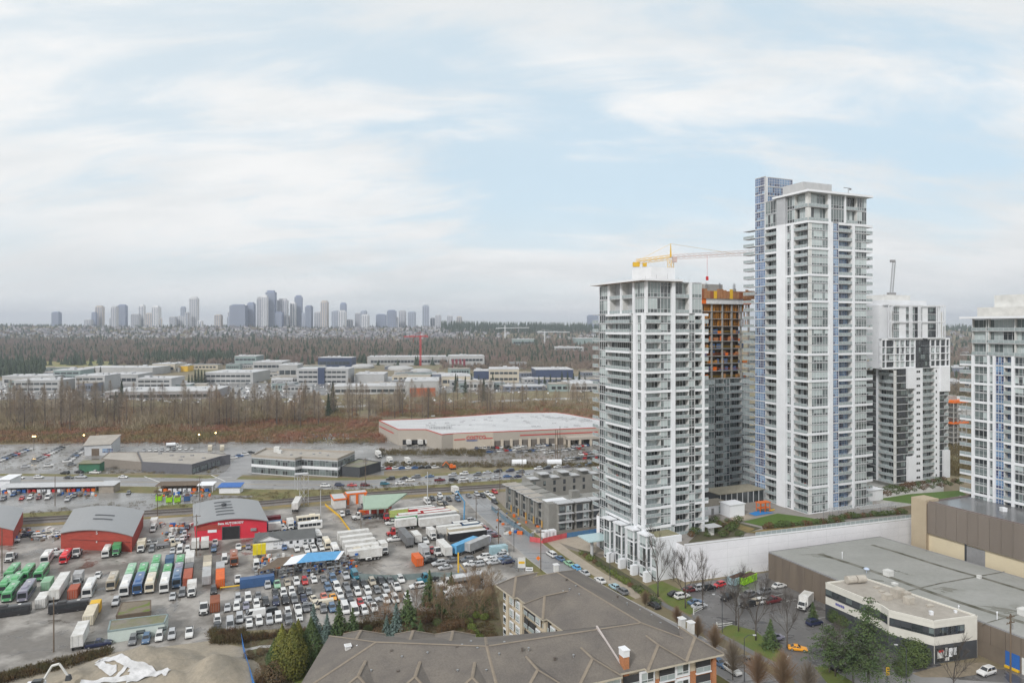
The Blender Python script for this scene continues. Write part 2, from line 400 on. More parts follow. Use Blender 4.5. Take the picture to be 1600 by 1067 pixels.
def strip(name, pts, w0, w1, m, z=0.004, height=None):
 """ribbon along pts from offset w0 to w1 (left positive); height makes a kerb of it"""
 L, Rr = offset_line(pts, w0, w1)
 mb = MB()
 for i in range(len(pts) - 1):
  a, b, c, d = Rr[i], Rr[i + 1], L[i + 1], L[i]
  if height is None:
   mb.face([(p.x, p.y, z) for p in (a, b, c, d)])
  else:
   mb.prism([a, b, c, d], z, z + height)
 return structure(name, mb.mesh(name, m))
def dashes(name, pts, off, w, on, gap, m, z):
 mb = MB()
 for a, b in zip(pts, pts[1:]):
  a = Vector((a[0], a[1], 0)); b = Vector((b[0], b[1], 0)); d = b - a; L = d.length; d.normalize(); n = Vector((-d.y, d.x, 0))
  t = 0
  while t + on < L:
   p = a + d * t + n * off; q = p + d * on
   mb.face([(k.x, k.y, z) for k in (p - n * w, q - n * w, q + n * w, p + n * w)]); t += on + gap
 return structure(name, mb.mesh(name, m))
# yards and parking lots
sheet('yard', gpoly([(-420, 850), (33, 824), (300, 806), (500, 790), (640, 779), (730, 770), (770, 782), (800, 815), (868, 893),
                     (800, 905), (740, 925), (690, 950), (560, 975), (480, 980), (380, 985), (330, 1000), (240, 1012), (170, 1020), (60, 1046), (-60, 1066), (-420, 1130)]), yardm, 0.008)
sheet('parking_lot', gpoly([(-420, 702), (20, 694), (230, 690), (235, 738), (0, 744), (-420, 752)]), asphalt, 0.008)
sheet('depot_yard', gpoly([(200, 690), (600, 690), (600, 742), (380, 742), (240, 740)]), asphalt, 0.012)
sheet('recycling_yard', gpoly([(-420, 775), (0, 762), (160, 758), (250, 754), (380, 760), (395, 776), (300, 790), (180, 797), (0, 812), (-420, 835)]), asphalt, 0.008)
sheet('warehouse_lot', gpoly([(560, 694), (600, 680), (690, 700), (940, 690), (1000, 695), (1000, 728), (760, 728), (600, 736), (555, 715)]), asphalt, 0.016)
sheet('back_lot', gpoly([(400, 682), (590, 680), (600, 698), (420, 700)]), asphalt, 0.020)
sheet('site_ground', gpoly([(768, 770), (960, 752), (960, 850), (940, 872), (890, 858), (850, 842), (800, 805)]), mat('site_mud', (0.25, 0.215, 0.175), 0.8, rgb2=(0.17, 0.15, 0.125), scale=0.12, fine=(1.0, 0.2), rvar=0.3), 0.012)
sheet('gravel_works', gpoly([(40, 1052), (160, 1020), (240, 1012), (330, 1000), (385, 1012), (395, 1070), (420, 1150), (-60, 1150), (-40, 1066)]), sandm, 0.012)
# arterial road with queueing traffic
ROAD = [G(-420, 752), G(-150, 751), G(0, 750), G(240, 753), G(420, 757), G(560, 757.5), G(707, 748.5), G(830, 740), G(932, 730.5), G(1010, 724), G(1150, 714)]
strip('verge', ROAD, 9.5, 15.5, vergem, 0.024)
strip('verge', ROAD, -22, -9.5, vergem, 0.024)
strip('road', ROAD, -9.5, 9.5, roadm, 0.028)
strip('kerb', ROAD, 9.3, 9.6, kerbm, 0.0, 0.13)
strip('kerb', ROAD, -9.6, -9.3, kerbm, 0.0, 0.13)
dashes('lane_marking', ROAD, 4.6, 0.09, 3, 6, linem, 0.034)
dashes('lane_marking', ROAD, -4.6, 0.09, 3, 6, linem, 0.034)
strip('centre_line', ROAD, -0.12, 0.12, liney, 0.034)
# junction and the side road going up past the office
SIDE = [G(205, 800), G(262, 776), G(345, 752), G(372, 735), G(383, 718), G(360, 700)]
strip('side_road', SIDE, -6, 6, roadm, 0.032)
for k, (a, b) in enumerate([((225, 744), (255, 755)), ((330, 742), (352, 752)), ((318, 748), (362, 745)), ((262, 757), (300, 760))]):
 strip('stop_line', [G(*a), G(*b)], -0.3, 0.3, linem, 0.038)
# railway
RAIL = [G(-420, 838), G(33, 814), G(298, 798), G(408, 787), G(516, 777.5), G(633, 769), G(767, 761), G(935, 750), G(1100, 740)]
strip('rail_bank', RAIL, 5.0, 13, vergem, 0.020)
strip('rail_bank', RAIL, -9, -5.0, mat('dry_grass', (0.26, 0.185, 0.075), 0.9, rgb2=(0.16, 0.14, 0.06), scale=0.15, fine=(1.0, 0.25)), 0.020)
mbt = MB(); L_, R_ = offset_line(RAIL, -5.4, 5.4)
for i in range(len(RAIL) - 1):
 a, b, c, d = R_[i], R_[i + 1], L_[i + 1], L_[i]
 ins = [(p + (q - p) * t) for p, q, t in ((a, d, .12), (b, c, .12), (c, b, .12), (d, a, .12))]
 for quad in ((a, b, ins[1], ins[0]), (ins[3], ins[2], c, d)):
  mbt.face([(p.x, p.y, 0.03 if k in ((0, 1) if quad[0] is a else (2, 3)) else 0.42) for k, p in enumerate(quad)])
 mbt.face([(p.x, p.y, 0.42) for p in ins])
structure('track_bed', mbt.mesh('track_bed', ballast))
for off in (-2.9, -1.46, 1.46, 2.9):
 strip('rail', RAIL, off - 0.07, off + 0.07, railm, 0.44, 0.16)
def sleepers():
 m = MB()
 for a, b in zip(RAIL[1:-1], RAIL[2:-1]):
  d = b - a; n = int(d.length / 1.3); ang = atan2(d.y, d.x); d.normalize(); q = Vector((-d.y, d.x, 0))
  for i in range(n):
   for s in (-2.18, 2.18):
    c = a + d * (i * 1.3) + q * s; m.obox((c.x, c.y, 0.41), 0.3, 2.5, 0.045, ang)
 o = ob('sleepers', m.mesh('sleepers', wood)); props(o, 'dark wooden sleepers lying under the two railway tracks', 'railway sleepers', kind='stuff')
sleepers()
# street running down past the tower to the right-hand corner
STREET = [G(736, 772), G(765, 800), G(800, 830), G(845, 868), G(895, 905), G(960, 943), G(1040, 985), G(1140, 1040), G(1215, 1085)]
strip('street', STREET, -5.2, 5.2, roadm, 0.036)
strip('kerb', STREET, 5.1, 5.4, kerbm, 0.0, 0.14)
strip('kerb', STREET, -5.4, -5.1, kerbm, 0.0, 0.14)
BOUL = STREET[2:6]
strip('boulevard_grass', BOUL, 5.4, 7.4, vergem, 0.040)
strip('pavement', BOUL, 7.4, 11.5, pavem, 0.044)
strip('garden_strip', [G(900, 858), G(950, 890), G(1000, 920), G(1040, 938)], 0.5, 3.2, mat('planting_soil', (0.09, 0.07, 0.05), 0.95, rgb2=(0.075, 0.09, 0.035), scale=0.5, fine=(2, 0.3)), 0.048)
strip('near_verge', STREET[3:], -8.5, -5.4, vergem, 0.040)
sheet('forecourt', gpoly([(858, 842), (905, 830), (948, 842), (950, 868), (905, 858)]), pavem, 0.052)
# car park on the right
sheet('car_park', gpoly([(1075, 912), (1205, 893), (1330, 935), (1480, 1045), (1640, 1045), (1640, 1150), (1290, 1150), (1230, 1045), (1090, 965), (1040, 935)]), lotm, 0.016)
sheet('car_park_exit', gpoly([(1080, 962), (1112, 944), (1150, 985), (1108, 1003)]), lotm, 0.056)
sheet('car_park_exit', gpoly([(1228, 1042), (1246, 1020), (1290, 1018), (1300, 1048), (1282, 1075)]), lotm, 0.056)
sheet('grass_bank', gpoly([(1012, 915), (1035, 908), (1072, 925), (1098, 948), (1078, 960), (1045, 945)]), grassm, 0.060)
sheet('grass_bank', gpoly([(1118, 990), (1140, 975), (1180, 985), (1228, 1025), (1215, 1035), (1165, 1012)]), grassm, 0.060)
sheet('grass_bank', gpoly([(1272, 1042), (1290, 1040), (1345, 1072), (1360, 1100), (1320, 1100)]), grassm, 0.060)
FOOT = [G(1015, 932), G(1080, 968), G(1150, 1005), G(1225, 1047), G(1300, 1085)]
strip('footpath', FOOT, -0.9, 0.9, mat('damp_footpath', (0.17, 0.165, 0.165), 0.6, var=0.2, scale=0.3), 0.062)
for k in range(7):
 a = G(1212 + k * 16, 918 + k * 9); b = a - U * 4.2
 strip('bay_line', [a, b], -0.06, 0.06, linem, 0.022)
# cross street in the corner
sheet('cross_street', gpoly([(1290, 1052), (1420, 1048), (1500, 1062), (1640, 1070), (1640, 1160), (1300, 1160)]), roadm, 0.058)
sheet('office_walk', gpoly([(1425, 1052), (1450, 1045), (1490, 1035), (1540, 1035), (1560, 1048), (1500, 1058), (1440, 1058)]), mat('paving_brown', (0.26, 0.215, 0.155), 0.8, var=0.25, scale=0.5, fine=(1.5, 0.15)), 0.064)
# lawns round the courtyard building
sheet('lawn', gpoly([(455, 1075), (470, 1045), (505, 1020), (500, 1080)]), grassm, 0.016)
sheet('lawn', gpoly([(670, 992), (690, 986), (720, 988), (745, 998), (740, 1010), (680, 1005)]), grassm, 0.016)
sheet('courtyard_garden', gpoly([(380, 1000), (470, 990), (560, 975), (700, 940), (775, 925), (790, 1010), (700, 1040), (560, 1060), (480, 1110), (395, 1110)]), mat('garden_mulch', (0.105, 0.075, 0.05), 0.95, rgb2=(0.09, 0.095, 0.04), scale=0.25, fine=(1.5, 0.3)), 0.006)
strip('garden_path', [G(380, 1016), G(405, 1010), G(440, 1008)], -0.7, 0.7, kerbm, 0.020)
sheet('meadow', gpoly([(-420, 692), (20, 688), (330, 692), (600, 684), (590, 660), (300, 655), (-420, 655)]), mat('marsh_ground', (0.175, 0.10, 0.062), 0.95, rgb2=(0.15, 0.115, 0.055), scale=0.03, detail=8, fine=(0.4, 0.3)), 0.004)
HWY = [G(380, 640), G(500, 636), G(640, 631), G(760, 627), G(940, 621), G(1100, 616)]
strip('highway', HWY, -9, 9, mat('pale_road', (0.36, 0.355, 0.35), 0.6, var=0.15, scale=0.05), 0.012)
for (pp, m_) in (([(-200, 628), (160, 622), (470, 622), (470, 600), (200, 592), (-200, 598)], asphalt), ([(460, 618), (800, 612), (940, 606), (940, 588), (520, 588), (460, 596)], asphalt)):
 sheet('industrial_yard', gpoly(pp), m_, 0.008 if pp[0][0] < 0 else 0.024)
# ================================================================ TOWERS
_wc = {}
GL = {'win': (g_dark, g_mid, g_light), 'blue': (g_navy, g_blue, g_bluepale), 'dark': (darkgrey, g_dark, g_mid), 'office': (g_dark, g_mid, g_mid)}
def window_mesh(w, h, style, var):
 """window unit: x along the wall, y inwards, z up; frame, mullions and transoms stand proud of the panes"""
 key = (round(w, 2), round(h, 2), style, var)
 if key in _wc: return _wc[key]
 r = random.Random(str(key)); m = MB(); base = style.split('_')[0]
 pw = {'win': 1.3, 'blue': 0.85, 'dark': 1.4, 'office': 1.5, 'door': 1.25, 'pane': 9}.get(base, 1.3)
 n = max(1, int(round(w / pw))); t = 0.07 if base != 'dark' else 0.05
 trans = {'win': (0.26,), 'blue': (0.34, 0.67), 'dark': (0.28,), 'office': (0.72,), 'door': (), 'pane': ()}.get(base, (0.26,))
 if base == 'win' and var % 3 == 2: trans = (0.26, 0.8)
 rows = [0] + [q * h for q in trans] + [h]
 wts = {'win': (2, 5, 6), 'blue': (2, 5, 5), 'dark': (3, 6, 3), 'office': (4, 5, 2), 'door': (3, 5, 4), 'pane': (3, 2, 1)}[base]
 run = None
 for i in range(n):
  x0, x1 = w * i / n, w * (i + 1) / n
  if run is None or r.random() < 0.5: run = r.choices((2, 3, 4), wts)[0]
  for j in range(len(rows) - 1):
   k = run if (j or len(rows) == 2) else (r.choice((2, 3, 3)) if base != 'blue' else r.choice((2, 3, 4)))
   m.add([(x0, .09, rows[j]), (x1, .09, rows[j]), (x1, .09, rows[j + 1]), (x0, .09, rows[j + 1])], [(0, 1, 2, 3)], k)
 for i in range(n + 1):
  x = min(max(w * i / n, t / 2), w - t / 2); m.box(x - t / 2, x + t / 2, 0, .1, 0, h, 0 if base != 'dark' else 1)
 for q in rows:
  q = min(max(q, t / 2), h - t / 2); m.box(t, w - t, .012, .1, q - t / 2, q + t / 2, 0 if base != 'dark' else 1)
 gl = GL.get(base, GL['win'])
 if base == 'blue': gl = GL['blue']
 _wc[key] = m.mesh('window_' + base, [frame_w if base != 'office' else frame_g, darkgrey if base == 'dark' else frame_g, *gl])
 return _wc[key]
_rc = {}
def rail_mesh(w, h=1.05):
 k = round(w, 2), h
 if k not in _rc:
  m = MB(); m.box(0.04, w - 0.04, -.015, .015, .08, h - .05, 0); m.box(0, w, -.03, .03, h - .05, h, 1)
  n = max(1, int(w / 1.5))
  for i in range(n + 1): x = min(max(w * i / n, .03), w - .03); m.box(x - .03, x + .03, -.028, .028, 0, h - .05, 1)
  _rc[k] = m.mesh('railing', [g_rail, frame_w])
 return _rc[k]
_bc = {}
def box_mesh(name, w, d, h, m, y0=0.0):
 k = (name, round(w, 2), round(d, 2), round(h, 2), m.name, round(y0, 2))
 if k not in _bc:
  b = MB(); b.box(0, w, y0, y0 + d, 0, h); _bc[k] = b.mesh(name, m)
 return _bc[k]
FURN = []
for _k, _c in enumerate((darkgrey, wood, tan, leafm, brickred)):
 _b = MB(); _b.box(0, .55, 0, .55, .0, .45); _b.box(.0, .55, .5, .56, .45, .95); _b.box(.8, 1.4, .1, .6, .62, .68); _b.box(1.05, 1.15, .3, .4, 0, .62)
 if _k == 3: _b = MB(); _b.tube((.2, .2, 0), (.2, .2, .4), .16, .2, 8); _b.dome((.2, .2, .4), .4, .4, .7, 7, 3); _b.tube((1, .3, 0), (1, .3, .4), .16, .2, 8); _b.dome((1, .3, .4), .3, .3, .5, 7, 3)
 FURN.append(_b.mesh('balcony_furniture', _c))
class Facade:
 """one wall of a building, read left to right from outside; bays = (width, type, options)"""
 def __init__(s, root, P, ang):
  s.root, s.ang = root, ang
  s.d = Vector((cos(ang), sin(ang), 0)); s.inn = Vector((-sin(ang), cos(ang), 0))
  s.o = Vector((P[0], P[1], 0)) - Vector((root.location.x, root.location.y, 0)); s.zr = root.location.z
 def put(s, name, me, x, z, y=0.0, parent=None, **kw):
  p = s.o + s.d * x + s.inn * y
  return ob(name, me, s.root, (p.x, p.y, z - s.zr), s.ang, **kw)
 def run(s, bays, z0, nf, fh, band=2, bandh=0.75, seed=1, slab=True, recess_d=1.7, proj=0.25, wstyle='win', thin=0.2, bandm=None, roomy=False):
  r = random.Random(seed); x = 0.0; bandm = bandm or white
  for (w, ty, *op) in bays:
   op = op[0] if op else {}
   if ty in ('col', 'wall'):
    pr = op.get('proud', 0.45 if ty == 'col' else 0.12); h = nf * fh + op.get('up', 0)
    s.put('column' if ty == 'col' else 'wall_panel', box_mesh(ty, w, pr + 0.5, h, op.get('m', white), -pr), x, z0)
   elif ty in ('win', 'blue', 'dark', 'office'):
    for f in range(nf):
     st = ty if ty != 'win' else wstyle
     hh = thin + 0.12
     s.put('window', window_mesh(w, fh - hh, st, r.randrange(5)), x, z0 + f * fh + 0.12)
    if slab: 
     for f in range(nf + 1):
      b = band and f % band == 0 and op.get('band', True)
      hgt = bandh if b else thin
      s.put('spandrel' if not b else 'band', box_mesh('slab', w, 0.5 + (0.3 if b else 0.05), hgt, bandm if b else (op.get('sm') or lightgrey), -(0.3 if b else 0.05)), x, z0 + f * fh - hgt + 0.12)
   elif ty in ('balc', 'open'):
    pj = op.get('proj', proj); rec = recess_d if ty == 'balc' else op.get('depth', 6.0)
    for f in range(nf + 1):
     b = band and f % band == 0
     hgt = bandh if b else thin
     if f or op.get('base', True):
      sl = s.put('balcony', box_mesh('balcony', w, rec + pj, hgt, bandm if b else lightgrey, -pj), x, z0 + f * fh - hgt + 0.1)
      if f < nf:
       q = ob('railing', rail_mesh(w), sl, (0, -pj + 0.04, hgt), 0)
       if r.random() < .4: ob('balcony_furniture', FURN[r.randrange(5)], sl, (r.uniform(.4, max(.5, w - 1.9)), r.uniform(0, .4), hgt))
     if f < nf and ty == 'balc':
      st = op.get('st', 'door')
      s.put('window', window_mesh(w, fh - thin - 0.1, st, r.randrange(5)), x, z0 + f * fh + 0.1, rec)
    if ty == 'balc':
     for xx in (x, x + w - 0.15): s.put('side_wall', box_mesh('side_wall', 0.15, rec - 0.02, nf * fh, op.get('sw', offwhite), 0.02), xx, z0)
   x += w
  return x
def core(root, poly, z0, z1, m=lightgrey, name='core_wall'):
 b = MB(); rx, ry, rzz = root.location
 b.prism([(p[0] - rx, p[1] - ry) for p in poly], z0 - rzz, z1 - rzz)
 return ob(name, b.mesh(name, m), root)
def slab(root, poly, z0, z1, m, name, mtop=None, mbot=None):
 b = MB(); rx, ry, rzz = root.location
 pl = [(p[0] - rx, p[1] - ry) for p in poly]
 b.prism(pl, z0 - rzz, z1 - rzz, 0, 1)
 n = len(pl); ar = sum(pl[i][0] * pl[(i + 1) % n][1] - pl[(i + 1) % n][0] * pl[i][1] for i in range(n))
 if ar > 0: pl = pl[::-1]
 b.face([(p[0], p[1], z0 - rzz) for p in pl], 2)
 return ob(name, b.mesh(name, [m, mtop or m, mbot or m]), root)
def quad_plan(C, w, l, ox=0.0, oy=0.0):
 """rectangle in the street grid: from near corner C along U by w and along V by l, grown by ox, oy"""
 C = Vector((C[0], C[1], 0)); a = C - U * ox - V * oy
 return [a, a + U * (w + 2 * ox), a + U * (w + 2 * ox) + V * (l + 2 * oy), a + V * (l + 2 * oy)]
AR, AL = TH, TH - pi / 2
POD = 11.0
# ---- tower beside the street
C1 = Vector((41.5, 213, 0)); W1, L1 = 22.6, 27.9
t1 = thing('residential_tower', (C1.x, C1.y, 0), label='shorter white glass apartment tower with a thin overhanging roof, nearest the street', cat='tower')
Z1, NF1, FH1 = 14.6, 22, 3.04
fr = Facade(t1, C1, AR); fl = Facade(t1, C1 + V * L1, AL)
fr.run([(5.8, 'balc'), (3.9, 'win', {'band': True}), (1.3, 'col', {'up': 10.8, 'proud': 0.7}), (5.7, 'balc'), (2.3, 'win', {'band': False}), (2.8, 'balc'), (0.8, 'col'), (1.7, 'open', {'depth': 5})], Z1, NF1, FH1, 2, seed=3)
fl.run([(5.5, 'win', {'band': False}), (14.8, 'balc', {'proj': 0.9}), (1.85, 'win', {'band': False}), (1.65, 'col', {'proud': 0.8}), (2.7, 'win'), (1.4, 'col', {'proud': 0.5})], Z1, NF1, FH1, 2, seed=4)
Facade(t1, C1 + V * (L1 + 4) - U * 0.0, AL).run([(4, 'open', {'proj': 0.5, 'depth': 1.5})], Z1, NF1, FH1, 0, seed=4)
core(t1, quad_plan(C1 + U * 2.1 + V * 2.1, W1 - 2.1, L1 + 1.5), 0, 91.5)
fr.run([(5.8, 'win'), (3.9, 'win'), (1.3, 'win'), (5.7, 'balc'), (2.3, 'win'), (2.8, 'balc'), (0.8, 'col')], POD - 0.2, 1, 3.6, 0, seed=5)
fl.run([(5.5, 'win'), (14.8, 'win'), (1.85, 'win'), (1.65, 'col'), (2.7, 'win'), (1.4, 'col')], 0.1, 4, 3.6, 0, seed=5)
ZP1 = Z1 + NF1 * FH1
fr.run([(0.8, 'col', {'up': 0.3}), (5, 'win'), (3.9, 'win'), (1.3, 'win'), (5.7, 'balc', {'st': 'win'}), (1, 'col'), (4.1, 'win')], ZP1 + 0.1, 2, 5.0 - 0.05, 0, seed=6)
fl.run([(5.5, 'win'), (1.5, 'wall'), (7, 'balc', {'st': 'win'}), (0.9, 'col', {'up': .3}), (6.5, 'balc', {'st': 'win'}), (0.9, 'col', {'up': .3}), (5.6, 'win')], ZP1 + 0.1, 2, 4.95, 0, seed=7, recess_d=2.2)
soffit = mat('timber_soffit', (0.36, 0.2, 0.09), 0.6, var=0.15, scale=0.5)
slab(t1, [C1 - U * 2.6 - V * 2.0, C1 + U * 13 - V * 2.0, C1 + U * 15.5 + V * 2.4, C1 + U * 15.5 + V * (L1 + 2), C1 - U * 2.6 + V * (L1 + 2.5)], 91.6, 92.2, white, 'roof', gravelroof, soffit)
slab(t1, quad_plan(C1 + U * 15.6 + V * 0.6, 8.2, 18), 91.2, 91.6, white, 'roof_canopy')
core(t1, quad_plan(C1 + U * 7 + V * 7, 9.5, 11), 92.2, 96.8, white, 'plant_room')
pr = MB()
for k in range(5): pr.box(1.5 + k * 4.2, 1.56 + k * 4.2, 2, 2.06, 0, 1.1 + (k % 3) * 0.5)
ob('roof_vents', pr.mesh('roof_vents', steel), t1, (0, 0, 92.2), TH)
# ---- tall tower with the blue fin
C2 = Vector((105.0, 242.0, 0)); W2, L2 = 28.8, 26.2
t2 = thing('residential_tower', (C2.x, C2.y, 0), label='tallest white apartment tower with blue glass strips and a blue fin', cat='tower')
Z2, NF2, FH2 = POD, 33, 3.15
fr = Facade(t2, C2, AR); fl = Facade(t2, C2 + V * L2, AL)
fr.run([(9.5, 'win'), (1.8, 'col', {'proud': 0.6}), (3.3, 'blue', {'band': False, 'sm': frame_w}), (6.7, 'balc', {'st': 'blue'}), (0.9, 'col', {'proud': 0.6}), (6.6, 'win'), (3.6, 'open', {'depth': 6, 'proj': -0.3})], Z2, NF2, FH2, 3, bandh=0.8, seed=13)
fl.run([(5.5, 'blue', {'band': False, 'sm': frame_w}), (6.5, 'balc', {'st': 'door'}), (4.4, 'wall', {'proud': 0.9, 'up': 10}), (2.3, 'win'), (1.3, 'col', {'proud': 0.6}), (6.2, 'balc', {'proj': 0.5})], Z2, NF2, FH2, 3, bandh=0.8, seed=14)
Facade(t2, C2 + V * (L2 + 6), AL).run([(5.9, 'open', {'proj': 0.5, 'depth': 2.5})], Z2, NF2, FH2, 0, seed=4)
core(t2, quad_plan(C2 + U * 2.1 + V * 2.1, W2 - 2.1, L2 - 2.5), POD - 1, Z2 + NF2 * FH2 + 10)
core(t2, quad_plan(C2 + U * 1.3 + V * (L2 - 5.0), 12.2, 4.8), POD, 134.4, g_blue, 'fin_core')
ZP2 = Z2 + NF2 * FH2
fin = Facade(t2, C2 + V * L2, AL); fin.run([(5.5, 'blue', {'sm': frame_w})], ZP2 + .1, 6, 3.3, 0, seed=2)
fin = Facade(t2, C2 + V * (L2 - 5.5), AR); fin.run([(1.2, 'col', {'m': frame_w, 'proud': 0.0}), (12.5, 'blue', {'sm': frame_w})], ZP2 - 12, 9, 3.52, 0, seed=3)
fr.run([(9.5, 'balc', {'st': 'win'}), (1.4, 'wall'), (6.5, 'win'), (0.6, 'col'), (6.0, 'balc', {'st': 'win'}), (4.8, 'win')], ZP2 + 0.1, 2, 4.95, 0, seed=16, recess_d=1.2)
fl.run([(5.5, 'gap'), (6.5, 'win'), (4.4, 'wall', {'proud': 0.9}), (3.6, 'win'), (6.2, 'balc', {'st': 'win'})], ZP2 + 0.1, 2, 4.95, 0, seed=17, recess_d=1.2)
slab(t2, quad_plan(C2, W2, 14, 1.6, 1.6), ZP2 + 10.05, ZP2 + 10.8, white, 'roof', gravelroof, white)
core(t2, quad_plan(C2 + U * 4 + V * 6, 14, 10), ZP2 + 10.8, ZP2 + 15.3, lightgrey, 'plant_room')
dv = MB(); dv.box(0, 0.15, 0, .15, 0, 3); dv.box(-2.2, 1.2, -.1, .25, 3, 3.15); dv.box(.9, 1.3, -.3, .4, 2.4, 3)
ob('window_cleaning_davit', dv.mesh('davit', steel), t2, (U * 23 + V * 3)[:2] + (ZP2 + 10.8,), TH)
# ---- tower still being built
C3 = Vector((75.8, 274.0, 0)); W3 = 25.0
t3 = thing('unfinished_tower', (C3.x, C3.y, 0), label='unfinished concrete tower with orange formwork on top, between two white towers', cat='tower')
fr = Facade(t3, C3, AR)
FH3 = 3.02
fr.run([(1, 'col', {'m': lightgrey}), (5.8, 'win'), (4.6, 'balc', {'proj': 1.0}), (3.2, 'win'), (6.2, 'balc', {'proj': 0.3}), (4.2, 'win')], POD, 15, FH3, 0, seed=21)
core(t3, quad_plan(C3 + U * 2 + V * 2, W3 - 2, 19), POD - 1, POD + 15 * FH3, midgrey)
core(t3, quad_plan(C3 + U * 3.2 + V * 3.4, 18.5, 15), POD + 15 * FH3, 87, wood, 'dark_interior_fill'); core(t3, quad_plan(C3 + U * 7 + V * 6, 9, 9), POD + 15 * FH3, 95, concrete, 'lift_core')  # first box: dark filling added to stand in for the shaded interior
zt = POD + 15 * FH3
for f in range(11):
 z = zt + f * FH3
 slab(t3, quad_plan(C3, W3, 22, 0.2, 0.2), z, z + 0.22, concrete, 'floor_slab')
 cb = MB()
 for x in (0.4, 5.2, 10.6, 15.4, 20.2, 24.4):
  for y in (0.3, 7, 14, 21): q = U * x + V * y; ob('column', box_mesh('c3', .6, .6, FH3 - .22, concrete, -.3), t3, (q.x, q.y, z + .22), TH)
 pb = MB(); rr = random.Random(f)
 if f >= 7:
  for k in range(130):
   x, y = rr.uniform(.3, 24.6), rr.choice((0.5, 0.9, 2.5, 4.5)); pb.box(x - .06, x + .06, y - .06, y + .06, .22, FH3)
  ob('shoring_props', pb.mesh('props', mat('rust_orange_props', (.55, .24, .04), .6, var=.4, scale=1.2)), t3, (0, 0, z), TH)
 else:
  for k in range(9):
   x = rr.uniform(.5, 23); pb.box(x, x + rr.uniform(.6, 2.2), .5, 1.2, .22, rr.uniform(.9, 2.3), rr.randrange(3))
  ob('stored_materials', pb.mesh('materials', [orangep, mat('dull_blue', (.06, .12, .25), .7), ply]), t3, (0, 0, z), TH)
  gb = MB(); gb.box(0.3, 24.6, .02, .06, 1.2, 1.27); gb.box(0.3, 24.6, .02, .06, .7, .75)
  ob('guard_rail', gb.mesh('guard_rail', orangep if f % 2 else yellowp), t3, (0, 0, z), TH)
zf = zt + 11 * FH3
slab(t3, quad_plan(C3, W3, 22, 0.6, 0.6), zf, zf + 0.25, concrete, 'top_deck')
rr = random.Random(5); fms = [ply, ply, mat('rust_formwork', (0.3, 0.1, 0.04), .8), yellowp]; tarp = mat('white_tarpaulin', (.72, .72, .72), .5)
def at3(name, w, h, m, x, y, z, side=False): q = U * x + V * y; ob(name, box_mesh(name, w, .2, h, m), t3, (q.x, q.y, z), AL if side else AR)
for k in range(17):
 at3('formwork_panel', 1.5, rr.choice((3.1, 3.5, 3.9)), rr.choice(fms), -1 + k * 1.62, -1.3, zf - .8); at3('formwork_panel', 1.25, 2.5, rr.choice(fms), -1.3, k * 1.35 + 1.25, zf - .7, True)
for k in range(12): at3('safety_netting', 2.05, 2.1 + .2 * (k % 3), orangep if k in (0, 10, 11) else tarp, k * 2.1, -.75, zf - 2.9)
rb = MB()
for k in range(9):
 x = 4 + k * 2.4 + rr.uniform(-.5, .5); y = 2 + 3 * (k % 3)
 for i in range(7): rb.box(x + .12 * i, x + .12 * i + .05, y + .1 * (i % 2), y + .05 + .1 * (i % 2), 0, 5.2 + .25 * (i % 3))
 rb.box(x - .1, x + .9, y - .2, y + .4, 0, 2.6 + rr.random(), 1)
ob('column_rebar', rb.mesh('rebar', [steel, concrete]), t3, (0, 0, zf + .25), TH)
Facade(t3, C3 + U * (W3 - 0.4), AR).run([(3.6, 'open', {'depth': 5})], POD, 22, FH3, 0, seed=3)
# ---- white tower with a frame grid, farther right
C4 = Vector((161.5, 289.0, 0)); W4, L4 = 34.5, 22.0
t4 = thing('residential_tower', (C4.x, C4.y, 0), label='white apartment tower with square frame grid, behind the tallest tower', cat='tower')
fr = Facade(t4, C4, AR); fl = Facade(t4, C4 + V * L4, AL); FH4 = 3.04
nlow = 16
low = [(7.4, 'dark'), (1.3, 'win'), (3.6, 'balc', {'st': 'dark_'}), (5.6, 'wall', {'m': white}), (7.4, 'balc', {'st': 'dark_'}), (3.4, 'wall'), (3.0, 'dark'), (2.8, 'balc', {'st': 'dark_'})]
for i, b in enumerate(low):
 if len(b) > 2 and 'st' in b[2]: b[2]['st'] = 'win'
fr.run(low, POD, nlow, FH4, 0, seed=31, thin=0.3, wstyle='dark')
fl.run([(8, 'balc'), (6, 'dark'), (0.9, 'col'), (7.1, 'balc')], POD, nlow, FH4, 0, seed=32, wstyle='dark')
pw = MB()
for f in range(nlow):
 for x0, w_ in ((14.0, 1.0), (15.2, 1.0), (26.2, .7)): fr.put('small_window', box_mesh('sw', w_, .1, .95, g_dark, -.17), x0, POD + f * FH4 + .95)
core(t4, quad_plan(C4 + U * 2.1 + V * 2.1, W4 - 2.1, L4 - 2.1), 0, 84, offwhite)
for (x, z, w, h) in ((7.6, 0, 5.0, 11), (7.4, 40, 5.0, 9), (30.4, 0, 4.1, 12), (28.6, 38, 5.9, 11)):
 fr.put('white_box_panel', box_mesh('panel', w, 0.8, h, white, -0.9), x, POD + z)
zg = POD + nlow * FH4
def grid_front(F, x0, cols, n, z, seed):
 r = random.Random(seed); x = x0; tot = sum(cols)
 for w in cols:
  for f in range(n): F.put('window', window_mesh(w - .5, FH4 - .45, 'win' if r.random() < .5 else 'dark', r.randrange(5)), x + .45, z + f * FH4 + .3, 0.12)
  F.put('column', box_mesh('col', 0.4, 1.2, n * FH4 + .6, white, -0.35), x, z); x += w
 F.put('column', box_mesh('col', 0.4, 1.2, n * FH4 + .6, white, -0.35), x, z)
 for f in range(n + 1): F.put('band', box_mesh('bnd', tot, 1.15, .34 if f % n else .8, white, -0.31), x0, z + f * FH4 - .1)
grid_front(fr, -7.5, [2.4, 5.2, 3.3, 3.2, 3.2, 2.9], 4, zg, 5)
